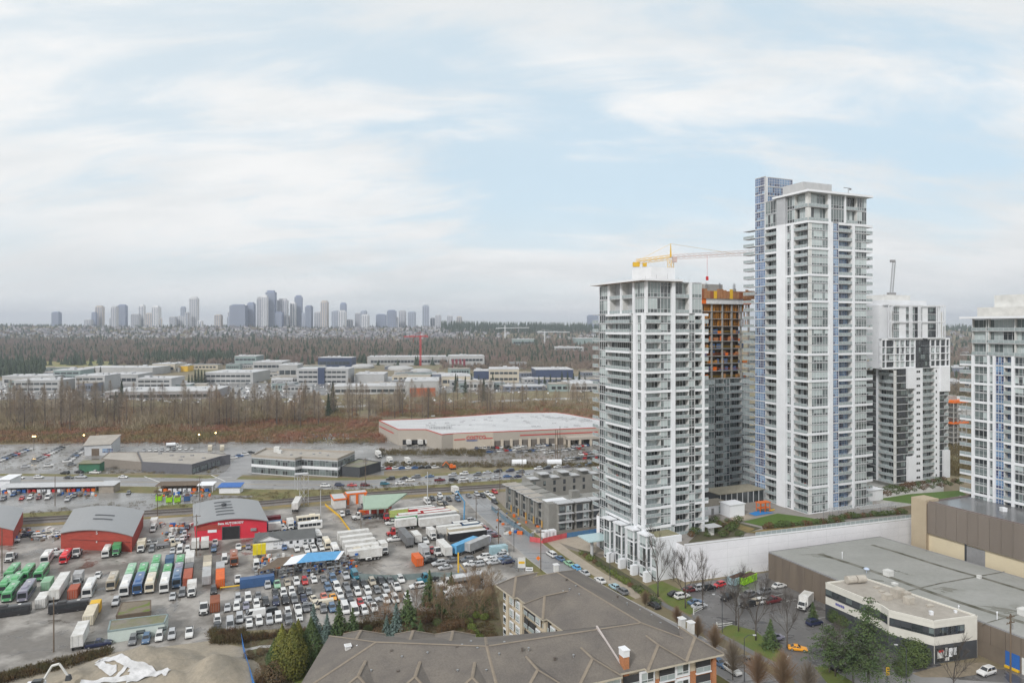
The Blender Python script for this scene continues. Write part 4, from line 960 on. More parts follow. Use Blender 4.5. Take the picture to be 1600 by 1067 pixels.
# shed with a sloping roof
sh = thing('sloping_roof_shed', tuple(G(132, 712)), label='grey shed with a long sloping pale roof and a brown door', cat='shed')
a, b_, c_, d_ = G(132, 712), G(174, 711), G(188, 702), G(140, 703)
o_ = a; q = [P3(p) - P3(o_) for p in (a, b_, c_, d_)]
b = MB(); vs = [(*q[0][:2], 0), (*q[1][:2], 0), (*q[2][:2], 0), (*q[3][:2], 0), (*q[0][:2], 6), (*q[1][:2], 6.5), (*q[2][:2], 9), (*q[3][:2], 8.4)]
b.add(vs, [(0, 1, 5, 4), (1, 2, 6, 5), (2, 3, 7, 6), (3, 0, 4, 7)]); ob('wall', b.mesh('wall', lightgrey), sh)
b = MB(); b.add([(v[0] * 1.04 - .4, v[1] * 1.04 - (.8 if i < 2 else -.6), v[2] + .1) for i, v in enumerate(vs[4:])] + [(v[0] * 1.04 - .4, v[1] * 1.04 - (.8 if i < 2 else -.6), v[2] + .4) for i, v in enumerate(vs[4:])], [(3, 2, 1, 0), (4, 5, 6, 7), (0, 1, 5, 4), (1, 2, 6, 5), (2, 3, 7, 6), (3, 0, 4, 7)]); ob('roof', b.mesh('roof', gravelroof), sh)
mount(sh, a, b_, 'door', box_mesh('shd', 4.2, .2, 4.2, wood, -.12), 4, 0); mount(sh, a, b_, 'window', window_mesh(6, 2.6, 'blue', 0), 10, 1.6, -.1)
# ---- barrel-roofed garages
def barrel(label, fl_, fr_, rl_, rr_, eave, peak, wm, seed):
 """garage with a curved roof; plan corners front left/right, rear left/right"""
 o = P3(fl_); t = thing('barrel_roof_garage', tuple(o), label=label, cat='garage')
 F0, F1, B0, B1 = (P3(p) - o for p in (fl_, fr_, rl_, rr_)); n = 12
 def arc(a, b_, k, dz=0.0): 
  s = k / n; return a.lerp(b_, s) + Vector((0, 0, eave + (peak - eave) * (1 - (2 * s - 1) ** 2) + dz))
 b = MB()
 for (a, c_, fl) in ((F0, F1, 0), (B0, B1, 1)):
  pts = [a] + [arc(a, c_, k) for k in range(n + 1)] + [c_]; b.face(pts[::-1] if not fl else pts)
 b.add([F0, B0, B0 + Vector((0, 0, eave)), F0 + Vector((0, 0, eave)), F1, B1, B1 + Vector((0, 0, eave)), F1 + Vector((0, 0, eave))], [(0, 1, 2, 3)[::-1], (4, 5, 6, 7)])
 ob('wall', b.mesh('wall', wm), t)
 fo = (F0 - B0).normalized() * 1.0; b = MB(); W0 = (F0 - F1).normalized() * .5
 up = [arc(F0 + fo + W0, F1 + fo - W0, k, .15) for k in range(n + 1)]; bk = [arc(B0 - fo + W0, B1 - fo - W0, k, .15) for k in range(n + 1)]
 for k in range(n): b.face([up[k], up[k + 1], bk[k + 1], bk[k]]); b.face([up[k] - Vector((0, 0, .3)), up[k], up[k + 1], up[k + 1] - Vector((0, 0, .3))][::-1])
 me = b.mesh('roof', metalroof); ob('roof', me, t)
 return t, F0, F1, B0, B1, arc
def skylights(t, F0, F1, B0, B1, arc, rows, s0, s1):
 for v in rows:
  b = MB()
  for k in range(4):
   sa = s0 + (s1 - s0) * k / 4; sb = s0 + (s1 - s0) * (k + 1) / 4
   def pt(s, vv, dz): 
    return arc(F0, F1, s * 12, dz).lerp(arc(B0, B1, s * 12, dz), vv)
   b.face([pt(sa, v, .3), pt(sb, v, .3), pt(sb, v + .028, .45), pt(sa, v + .028, .45)])
  ob('skylight', b.mesh('skylight', darkgrey), t)
q = barrel('weathered red barrel-roofed garage with a dusty grey roof, left of the bright red one', G(95, 857), G(206, 862), G(116, 819), G(224, 822), 5.6, 7.3, brickred, 1)
skylights(*q, (.38, .55), .38, .66)
t, F0, F1, B0, B1, arc = q
lettering(t, '5', 1.6, offwhite, tuple(F0.lerp(F1, .5) + Vector((0, -.2, 5.6))), atan2((F1 - F0).y, (F1 - F0).x)); lettering(t, '4', 1.2, offwhite, tuple(F0.lerp(F1, .5) + Vector((0, -.2, 2.6))), atan2((F1 - F0).y, (F1 - F0).x))
b = MB(); d = (F1 - F0); b.box(4, d.length - .5, -.15, 0, 3.3, 3.5); ob('trim_board', b.mesh('trim', mat('dark_red', (.2, .04, .03), .7)), t, tuple(F0), atan2(d.y, d.x))
q = barrel('weathered red barrel-roofed garage cut off by the left edge', G(-90, 850), G(20, 852), G(-70, 818), G(36, 818), 5.6, 7.3, brickred, 2)
q = barrel('bright red barrel-roofed body shop with white lettering over its open door', G(305, 846), G(417, 838), G(303, 812), G(402, 806), 5.9, 7.6, redwall, 3)
skylights(*q, (.18, .33, .48, .63, .8), .3, .56)
t, F0, F1, B0, B1, arc = q; d = F1 - F0; a_ = atan2(d.y, d.x); L = d.length
def on_front(x, z, y): 
 p = F0 + d.normalized() * x + Vector((d.y, -d.x, 0)).normalized() * y; return (p.x, p.y, z)
ob('open_doorway', box_mesh('doorway', 5.6, .1, 4.4, black, -.06), t, on_front(9.2, 0, 0), a_)
for x in (9.0, 14.8): ob('door_jamb', box_mesh('jamb', .25, .3, 4.5, darkgrey, -.25), t, on_front(x, 0, 0), a_)
ob('lintel', box_mesh('lintel', 6.1, .3, .3, darkgrey, -.25), t, on_front(9.0, 4.45, 0), a_)
ob('red_panel', box_mesh('redp', 8.2, .1, 2.0, brickred, -.08), t, on_front(.3, 3.8, 0), a_)
lettering(t, 'Beta AUTOBODY', 1.15, white, on_front(7.6, 5.55, .15), a_, bold=.03); lettering(t, '2', .8, white, on_front(11.7, 4.8, .15), a_)
ob('sign_board', box_mesh('sgn', 3.0, .1, 1.0, white, -.1), t, on_front(4.2, 2.9, 0), a_)
for x, z, w, h in ((18.8, 2.6, 2.0, .9), (21.5, 1.2, .5, .8)): ob('vent_box', box_mesh('vb', w, .6, h, midgrey, -.6), t, on_front(x, z, 0), a_)
b = MB(); b.tube((0, 0, 0), (0, 0, 1.2), .9, n=10); b.tube((0, 0, 1.2), (0, 0, 1.5), 1.1, .3, n=10); p = F0.lerp(B0, .63).lerp(F1.lerp(B1, .63), .44); ob('roof_fan', b.mesh('fan', darkgrey), t, (p.x, p.y, 7.3))
# ---- white clubhouse-like shop with a dark roof
w0, w1 = G(397, 861), G(491, 852); d = P3(w1) - P3(w0); a_ = atan2(d.y, d.x); L = d.length
wsh = thing('white_workshop', tuple(P3(w0)), a_, label='long white workshop with a dark gabled roof beside the red body shop', cat='workshop')
b = MB(); D = 9.0; h = 3.1; rp = 5.0
b.prism([(0, 0), (L, 0), (L, D), (0, D)], 0, h)
b.add([(L, 0, h), (L, D, h), (L, D / 2, rp)], [(0, 1, 2)]); b.add([(0, -.05, 0), (9.5, -.05, 0), (9.5, -.05, h), (4.7, -.05, rp - .1), (0, -.05, h)], [(0, 1, 2, 3, 4)])
ob('wall', b.mesh('wall', white), wsh)
b = MB(); e = .5
b.add([(-e, -e, h - .2), (4.7, -e, rp), (9.9, -e, h - .2), (-e, D / 2, h + .2), (4.7, D / 2, rp + .05), (9.9, D / 2, h + .3)], [(0, 1, 4, 3), (1, 2, 5, 4)])
b.add([(0, -e, h - .15), (L + e, -e, h - .15), (L + e, D / 2, rp), (0, D / 2, rp), (0, D + e, h - .15), (L + e, D + e, h - .15)], [(0, 1, 2, 3), (3, 2, 5, 4)])
ob('roof', b.mesh('roof', mat('charcoal_roofing', (.115, .12, .12), .8, var=.2, scale=.3)), wsh)
for x, w in ((2.6, 1.2), (6.4, 1.2), (8.2, 1.3), (11.6, 1.0), (14.0, .6), (16.4, .9), (18.0, .9)): ob('window', window_mesh(w, .9, 'dark', 1), wsh, (x, -.12, 1.5))
# ---- canopy building with a green wedge roof, and the white kiosk with orange trim
gr = thing('green_wedge_canopy', tuple(P3(G(570, 806))), label='green wedge-shaped canopy roof pointing right over a red base', cat='canopy')
o_ = gr.location; z = 5.6
tops = [G(568, 794.5, z), G(606, 792, z), G(636, 770, 8.2), G(566, 774, 6.5)]
vs = [Vector(p) - o_ for p in tops]; b = MB(); b.add([v for v in vs] + [v - Vector((0, 0, .6)) for v in vs], [(0, 1, 2, 3), (4, 7, 6, 5), (0, 4, 5, 1), (1, 5, 6, 2), (2, 6, 7, 3), (3, 7, 4, 0)])
ob('roof', b.mesh('roof', mat('pale_green_roof', (.32, .42, .33), .6, var=.12)), gr)
base = [P3(G(571, 806)), P3(G(602, 805)), P3(G(612, 792)), P3(G(578, 793))]; b = MB(); b.prism([(p - P3(o_))[:2] for p in base], 0, 5.2); ob('wall', b.mesh('wall', mat('bright_red_base', (.5, .05, .02), .6)), gr)
for x in (1.5, 4.6, 7.5): mount(gr, base[0], base[1], 'pillar', box_mesh('pl', .8, .6, 5.0, offwhite, -.4), x, 0)
mount(gr, base[0], base[1], 'fascia', box_mesh('fs', 10.2, .3, .7, orangep, -.5), -.5, 4.7)
kp = [G(521, 793, 4.0), G(537, 799, 4.0), G(537, 785, 4.0), G(520, 779, 4.0)]
ki = thing('orange_trim_kiosk', tuple(P3(G(522, 795))), TH, label='white kiosk with orange roof trim left of the green wedge canopy', cat='kiosk')
for (x, y, w, l, h) in ((0, 0, 5, 9, 3.6), (6.2, 5, 8.5, 4, 4.2)):
 b = MB(); b.box(x, x + w, y, y + l, 0, h); ob('wall', b.mesh('wall', offwhite), ki)
 b = MB(); b.box(x - .3, x + w + .3, y - .3, y + l + .3, h, h + .6); b.box(x, x + w, y, y + l, h + .6, h + .64, 1); ob('roof', b.mesh('roof', [orangep, lightgrey]), ki)
for x in (6.2, 10, 13.6): ob('orange_post', box_mesh('opost', 1.0, .4, 4.3, orangep, 0), ki, (x, 4.5, 0))
# ---- low mossy-roofed depot office, with its pale green front
m0, m1, m2, m3 = G(164, 997, 3.0), G(265, 973, 3.0), G(230, 951, 3.0), G(180, 953, 3.0)
mo, _ = bld('mossy_roof_hut', 'low pale green site office with a wet mossy flat roof', 'site office', [G(168, 986, 3.0), G(257, 973, 3.0), G(263, 959, 3.0), G(172, 969, 3.0)], 3.0, mat('pale_mint_wall', (.55, .62, .58), .7, var=.1), mossroof, parapet=.12, par_m=mat('teal_grey_fascia', (.26, .33, .33), .6))
q0, q1 = G(168, 986, 3.0), G(257, 973, 3.0)
for x in (6.2, 11.0): mount(mo, q0, q1, 'window', window_mesh(1.9, .95, 'dark', 2), x, 1.2, -.1)
mo2, _ = bld('mossy_roof_annex', 'mossy flat-roofed annex with grass along its edge behind the site office', 'annex', [G(181, 962, 2.7), G(236, 955, 2.7), G(236, 937, 2.7), G(190, 941, 2.7)], 2.7, wood, mat('grassy_roof', (.19, .16, .12), .9, rgb2=(.12, .16, .03), scale=.25, contrast=(.48, .6), fine=(1, .15)), parapet=.1, par_m=wood)
# ---- grey townhouse block under construction
siteg = mat('unclad_grey_wall', (.27, .265, .245), .85, var=.22, scale=.3)
c0, c1 = Vector((-2.7, 290, 0)), Vector((12.9, 260, 0)); dd = (c1 - c0); Ls = dd.length; dd.normalize(); nn_ = Vector((-dd.y, dd.x, 0))
site = thing('unfinished_townhouses', tuple(c0), label='unfinished bare grey townhouse block with thin flat roofs beside the street', cat='townhouses')
def sblk(pts, z, name='wall', m=siteg): core(site, pts, 0, z, m, name)
for k in range(5):
 a = c0 + dd * (k * 6.4); pts = [a + nn_ * (.0 if k % 2 else .0), a + dd * 5.6, a + dd * 5.6 + nn_ * 11, a + nn_ * 11]
 zt_ = 10.6 - .2 * k; sblk(pts, zt_)
 slab(site, [a - dd * .5 - nn_ * 1.5, a + dd * 5.2 - nn_ * 1.5, a + dd * 5.2 + nn_ * 5, a - dd * .5 + nn_ * 5], zt_ + .05, zt_ + .4, lightgrey, 'flat_roof', gravelroof)
 F = Facade(site, a, atan2(dd.y, dd.x))
 for z in (.8, 4.0, 7.2):
  F.put('window', window_mesh(1.3, 2.2, 'dark', k), .7, z, -.1); F.put('window', window_mesh(1.8, 2.2, 'dark', k + 1), 2.8, z, -.1)
 F.put('bay', box_mesh('sbay', .5, .9, zt_ - 3, siteg, -.9), 2.1, 3.4); F.put('timber_sheathing', box_mesh('shea', 1.1, .1, 2.8, mat('osb_board', (.5, .3, .09), .8), -.09), 4.6, .1)
cc = c1 + dd * 2.2; e1 = cc + U * 32
sblk([cc, e1, e1 + V * 10, cc + V * 10 - dd * 0], 10.4)
F = Facade(site, cc, AR)
for k in range(4):
 x = 3.2 + k * 7.4
 F.put('bay', box_mesh('cbay', 6.0, 1.6, 10.0, siteg, -1.6), x, 0)
 F.put('flat_roof', box_mesh('cfr', 6.8, 4.5, .35, lightgrey, -2.4), x - .4, 10.45)
 for z in (.6, 3.9, 7.1):
  F.put('window', window_mesh(2.5, 2.4, 'dark', k), x + .4, z, -1.72); F.put('window', window_mesh(2.2, 2.4, 'win', k), x + 3.4, z, -1.72)
  if z > 1: F.put('balcony', box_mesh('sbal', 6.4, 1.2, .3, lightgrey, -2.8), x - .2, z - .5)
b = MB(); b.obox((0, 0, 10.4), 3.4, 2.6, 2.6, TH); ob('stair_head', b.mesh('stair', siteg), site, tuple((cc + U * 14 + V * 6 - c0)[:2]) + (0,))
b = MB(); b.obox((0, 0, 10.42), 9, 4, .12, TH); ob('white_membrane', b.mesh('memb', white), site, tuple((cc + U * 5 + V * 5 - c0)[:2]) + (0,))
r0 = Vector((8, 303, 0)); r1 = r0 + U * 46
sblk([r0, r1, r1 + V * 9, r0 + V * 9], 9.5)
F = Facade(site, r0, AR)
for k in range(9):
 for z in (3.2, 6.4): F.put('window', window_mesh(1.2, 2.0, 'dark', k), 1.5 + k * 5, z, -.1)
 if k % 2: F.put('roof_box', box_mesh('rbx', 5.5, 5, 1.8, siteg, 2), k * 5, 9.5)
 F.put('flat_roof', box_mesh('rfr', 4.2, 5, .3, lightgrey, -.8), k * 5.1, 9.6 + (k % 2) * 1.8)
sblk([cc + V * 14 + U * 8, cc + V * 14 + U * 30, cc + V * 24 + U * 30, cc + V * 24 + U * 8], 3.2, 'parking_deck', mat('ochre_deck', (.36, .29, .2), .8, rgb2=(.28, .25, .22), scale=.2))
# ================================================================ HIP-ROOFED APARTMENT BUILDING IN THE FOREGROUND
apt = thing('courtyard_apartments', (10.0, 140.0, 0), label='four-storey cream and brick apartment building with brown hip roofs in the foreground', cat='apartment building')
AO = Vector((10, 140, 0)); EZ, RZ = 13.0, 17.0
def rp(x, y, z): return Vector((x, y, z)) - AO
Ebl, Ebr, Rb = rp(-3.2, 170.7, EZ), rp(16.9, 180.7, EZ), rp(11.1, 167.7, RZ)
Rf, Efr, I_ = rp(26.3, 139.0, RZ), rp(41.1, 135.0, EZ), rp(10.8, 144.4, EZ)
Rm, Rl = rp(-4.8, 128.8, RZ), rp(-26.0, 130.5, RZ)
Fm, Eal, Nl, Nm = rp(-5.5, 141.4, EZ), rp(-38, 142, EZ), rp(-38, 118.5, EZ), rp(-2, 117.5, EZ)
b = MB()
for f in ((Ebl, Rb, Ebr), (Ebr, Rb, Rf, Efr), (Ebl, I_, Rf, Rb), (I_, Fm, Rm, Rf), (Fm, Eal, Rl, Rm), (Eal, Nl, Rl), (Nl, Nm, Rm, Rl), (Nm, Efr, Rf, Rm)): b.face(f)
edge = [Ebl, Ebr, Efr, Nm, Nl, Eal, Fm, I_]
for i in range(8):
 p, q = edge[i], edge[(i + 1) % 8]; b.face([p, q, q - Vector((0, 0, .35)), p - Vector((0, 0, .35))], 1)
b.face([p - Vector((0, 0, .34)) for p in edge], 1)
ob('roof', b.mesh('roof', [shingle, mat('cream_fascia', (.52, .47, .38), .7)]), apt)
def cap(p, q, w=.28, m=ridgem, name='ridge_cap', dz=.07):
 d = (q - p); n = Vector((-d.y, d.x, 0)).normalized() * w; up = Vector((0, 0, dz)); c = MB()
 c.add([p - n + up * .2, q - n + up * .2, q + up * 1.6, p + up * 1.6, p + n + up * .2, q + n + up * .2], [(0, 1, 2, 3), (3, 2, 5, 4)]); ob(name, c.mesh(name, m), apt)
for p, q in ((Ebl, Rb), (Ebr, Rb), (Rb, Rf), (Rf, Rm), (Rm, Rl), (Rl, Eal), (Rl, Nl), (Rf, Efr), (Rm, Nm)): cap(p, q)
vd = mat('dark_valley_flashing', (.075, .068, .06), .7)
cap(I_, Rf, .55, vd, 'roof_valley', .03); cap(Rm, Fm, .3, ridgem)
def gable(p, along, out, half, depth, h, mm=shingle):
 """hipped dormer: p on the eave, along the eave, out of the roof"""
 a = p + along * half + out * 1.0; c = p - along * half + out * 1.0; k = p - out * 2.2 + Vector((0, 0, h)); r = p - out * depth + Vector((0, 0, h))
 g = MB(); g.add([a, c, k, r, a - out * 1.0, c - out * 1.0], [(0, 2, 1), (0, 3, 2), (1, 2, 3), (0, 4, 3), (1, 3, 5)])
 for s, e in ((a, c), (c, p - along * half - out * .4), (a, p + along * half - out * .4)): g.face([s, e, e - Vector((0, 0, .4)), s - Vector((0, 0, .4))], 1)
 ob('dormer_roof', g.mesh('dormer', [mm, MATS['cream_fascia']]), apt); up = Vector((0, 0, 0.0)); cap(c, k, .3); cap(a, k, .3); cap(k, r, .3)
def eave_pt(p, q, t): return p.lerp(q, t)
e_al = (Efr - Nm); e_al.z = 0; eL = e_al.length; e_al.normalize(); e_out = Vector((e_al.y, -e_al.x, 0))
for t_ in (.955, .77, .46, .22): gable(eave_pt(Nm, Efr, t_) - e_al * 2.2, e_al, e_out, 4.5, 7.6, 2.7)
f_al = (Nm - Nl).normalized(); f_out = Vector((f_al.y, -f_al.x, 0))
for t_ in (.30, .58, .86): gable(eave_pt(Nl, Nm, t_), f_al, f_out, 4.5, 7.6, 2.7)
g_al = (I_ - Ebl); g_al.z = 0; g_al.normalize(); g_out = Vector((g_al.y, -g_al.x, 0))
for t_ in (.16, .62): gable(eave_pt(Ebl, I_, t_), g_al, g_out, 4.6, 8.5, 3.0)
h_al = (Eal - Fm).normalized(); h_out = Vector((h_al.y, -h_al.x, 0))
for t_ in (.2, .45, .78): gable(eave_pt(Fm, Eal, t_), h_al, h_out, 4.4, 7, 2.2)
# walls
crm = mat('cream_render', (.55, .475, .36), .8, var=.1, scale=.3, fine=(1, .05)); brk = mat('orange_brick', (.45, .19, .085), .85, rgb2=(.34, .15, .075), scale=.6, fine=(4, .2))
def inset(poly, k):
 c = sum(poly, Vector()) / len(poly); return [p + (c - p).normalized() * k for p in poly]
for poly in ([Ebl, Ebr, Efr, I_], [I_, Efr, Nm, Fm], [Fm, Nm, Nl, Eal]):
 pl = inset([Vector((p.x, p.y, 0)) for p in poly], 1.8); b = MB(); b.prism(pl, 0, 12.7); ob('wall', b.mesh('wall', crm), apt)
def face_line(p, q, ins=.75):
 d = (q - p); d.z = 0; d.normalize(); n = Vector((-d.y, d.x, 0)); return Vector((p.x, p.y, 0)) + n * ins + d * .8, Vector((q.x, q.y, 0)) + n * ins - d * .8
def on(p, q, name, me, x, z, y=0):
 d = (q - p).normalized(); i = Vector((-d.y, d.x, 0)); c = p + d * x + i * y; return ob(name, me, apt, (c.x, c.y, z), atan2(d.y, d.x))
# street corner front: brick below, white window bays
p, q = face_line(Nm, Efr, .55); L = (q - p).length
on(p, q, 'brick_wall', box_mesh('brk', L, .35, 10.0, brk, -.1), 0, 0)
for x in (L - 9.2, L - 17.2, L - 24.6, L - 32):
 for z in (10.1, 7.1, 4.1, 1.1):
  on(p, q, 'window_surround', box_mesh('surr', 3.4, .35, 2.75, white, -.3), x - .35, z - .5); w = window_mesh(2.7, 1.9, 'win', int(x) % 4); on(p, q, 'window', w, x, z, -.42)
for x in (L - 4.6, L - 13.0, L - 21.0):
 for z in (9.6, 6.6, 3.6, .6):
  on(p, q, 'balcony_shade_panel', box_mesh('bop', 3.4, .1, 2.4, recess, -.16), x, z); on(p, q, 'balcony_rail', rail_mesh(3.4), x, z, -.3)  # flat dark panel with the balcony's shade painted in, nothing hollow behind
  on(p, q, 'balcony_ledge', box_mesh('ledge', 3.6, .6, .22, white, -.5), x - .1, z - .2)
on(p, q, 'corner_pier', box_mesh('cp', .9, .9, 12.2, brk, -.5), L - .9, 0)
# courtyard side
p, q = face_line(Ebl, I_, .6); L = (q - p).length
for k in range(8):
 for z in (9.9, 6.9, 3.9, .9):
  x = .8 + k * (L - 2.6) / 8
  if k in (3, 4, 6): on(p, q, 'balcony_shade_panel', box_mesh('bop2', 2.6, .1, 2.3, recess, -.14), x, z); on(p, q, 'balcony_rail', rail_mesh(2.6), x, z, -.3)
  else: on(p, q, 'window_surround', box_mesh('sr2', 2.1, .2, 2.0, white, -.2), x - .2, z - .2); on(p, q, 'window', window_mesh(1.7, 1.6, 'win', k), x, z, -.32)
for k in (0, 2, 5): on(p, q, 'bay', box_mesh('bay', 1.0, .8, 12.2, crm, -.7), 3.0 + k * 3.6, 0)
p, q = face_line(Fm, I_, 0.0)
# chimneys, vents, skylight, parting wall
def chimney(x, y, z0, w, l, h, brick_h=0.0):
 c = ob('chimney', box_mesh('chim', w, l, h, offwhite if not brick_h else brk, -l / 2), apt, tuple(rp(x, y, z0)), TH)
 if brick_h: ob('chimney_cap', box_mesh('chc', w + .1, l + .1, 1.4, white, -l / 2 - .05), c, (-.05, 0, h))
 ob('chimney_crown', box_mesh('chcr', w + .3, l + .3, .18, white, -l / 2 - .15), c, (-.15, 0, h + (1.4 if brick_h else 0) - .25)); return c
o_ = G(971, 1040, 13.6); chimney(o_.x, o_.y, 10.5, 1.2, 1.6, 5.0, 1)
for px, py in ((1062, 978), (1076, 984)): o_ = G(px, py, 13.8); chimney(o_.x, o_.y, 13.0, 1.1, 1.1, 2.6)
o_ = G(866, 892, 16.2); chimney(o_.x, o_.y, 16, 1.0, 1.0, 2.0); o_ = G(539.5, 1020, 14.4); chimney(o_.x, o_.y, 13.8, 1.0, 1.0, 2.2)
def slope_z(x, y):
 """height of the near slope below the ridge at world x, y (rough plane)"""
 P = Vector((x, y, 0)) - AO; best = 99
 for (a, c, k) in ((Nm, Efr, Rf), (Nl, Nm, Rl), (Ebl, I_, Rb), (Fm, I_, Rm), (Eal, Fm, Rl)):
  d = (c - a); d.z = 0; d.normalize(); n = Vector((-d.y, d.x, 0))
  s = (P - Vector((a.x, a.y, 0))).dot(n); r = abs((Vector((k.x, k.y, 0)) - Vector((a.x, a.y, 0))).dot(n))
  best = min(best, EZ + (RZ - EZ) * abs(s) / r if r else 99)
 return min(best, RZ)
b = MB(); s0, s1 = rp(16.9, 136.2, RZ + .1), rp(20.4, 128.6, slope_z(20.4, 128.6) + .1); n_ = Vector((.16, 0, 0))
b.add([s0 - n_, s1 - n_, s1 + n_, s0 + n_] + [v + Vector((0, 0, .55)) for v in (s0 - n_, s1 - n_, s1 + n_, s0 + n_)], [(4, 5, 6, 7), (0, 1, 5, 4), (1, 2, 6, 5), (2, 3, 7, 6), (3, 0, 4, 7)]); ob('parting_wall', b.mesh('pw', mat('pinkish_coping', (.5, .45, .43), .7)), apt)
vb = MB(); vb.tube((0, 0, -.2), (0, 0, .3), .12, n=6); vb.tube((0, 0, .3), (0, 0, .42), .22, .22, n=8); vme = vb.mesh('roof_vent', steel)
vk = MB(); vk.box(-.2, .2, -.2, .2, -.2, .28); vk.box(-.26, .26, -.26, .26, .28, .34); vke = vk.mesh('roof_vent', mat('brown_vent', (.12, .1, .085), .7))
rr = random.Random(8)
for i, (px, py) in enumerate([(600, 1013), (628, 1025), (642, 1015), (658, 1015), (682, 1012), (690, 1015), (714, 1015), (722, 1012), (746, 1015), (762, 1013), (780, 1017), (788, 1009), (816, 1013), (826, 1013), (837, 1002), (848, 1000), (878, 1002), (892, 1000), (907, 998), (930, 993), (951, 986), (958, 982), (976, 979), (1004, 975), (1019, 985), (1032, 980), (896, 1039), (920, 1035), (570, 1050), (580, 1062), (622, 1062), (715, 1061), (760, 1060), (942, 942), (956, 948), (930, 935), (968, 962), (980, 957), (1000, 960), (965, 930), (1018, 962), (940, 960), (885, 905), (880, 925), (900, 915), (925, 945), (890, 918), (905, 925), (612, 1020), (668, 1020), (736, 1003), (867, 1040), (952, 1032)]):
 o_ = G(px, py, 15.6); z = slope_z(o_.x, o_.y); o_ = G(px, py, z); z = slope_z(o_.x, o_.y); ob('roof_vent', vme if i % 3 else vke, apt, tuple(rp(o_.x, o_.y, z + .05)))
o_ = G(565, 1009, 15.3); b = MB(); b.box(-.5, .5, -1.0, 1.0, -.3, .3); ob('skylight', b.mesh('sky', white), apt, tuple(rp(o_.x, o_.y, 15.4)), -.6)
# ================================================================ VEHICLES (front towards -Y, standing on z = 0)
def sec(y, pts): return [(x, y, z) for x, z in pts]
def half(y, ws): 
 """closed cross-section from (half-width, height) pairs, bottom to top"""
 return sec(y, [(w, z) for w, z in ws] + [(-w, z) for w, z in ws[::-1]])
def wheel_mesh(r=.33, w=.22, n=12):
 b = MB()
 for s in (1,):
  ring = lambda rad, x: [(x, rad * cos(2 * pi * i / n), rad * sin(2 * pi * i / n)) for i in range(n)]
  a, c, d, e = ring(r, -w / 2), ring(r, w / 2), ring(r * .62, -w / 2 - .01), ring(r * .62, w / 2 + .01)
  vs = a + c + d + e
  b.add(vs, [(i, (i + 1) % n, n + (i + 1) % n, n + i) for i in range(n)] + [(2 * n + i, 2 * n + (i + 1) % n, (i + 1) % n, i) for i in range(n)] + [(n + i, n + (i + 1) % n, 3 * n + (i + 1) % n, 3 * n + i) for i in range(n)], 0)
  b.add(vs, [tuple(range(2 * n, 3 * n))[::-1], tuple(range(3 * n, 4 * n))], 1)
 return b.mesh('wheel', [rubber, rimm])
WH = wheel_mesh(); WHB = wheel_mesh(.5, .3)
def pane(b, q, ins=.06, off=.018, m=0):
 """glass quad set just proud of a body face"""
 q = [Vector(p) for p in q]; c = sum(q, Vector()) / 4; n = (q[1] - q[0]).cross(q[3] - q[0]).normalized()
 b.face([p + (c - p).normalized() * ins * 1.6 + n * off for p in q], m)
def quads(*qs, m=carglass, name='glass', ins=.06):
 b = MB()
 for q in qs: pane(b, q, ins)
 return b.mesh(name, m)
KITS = {}
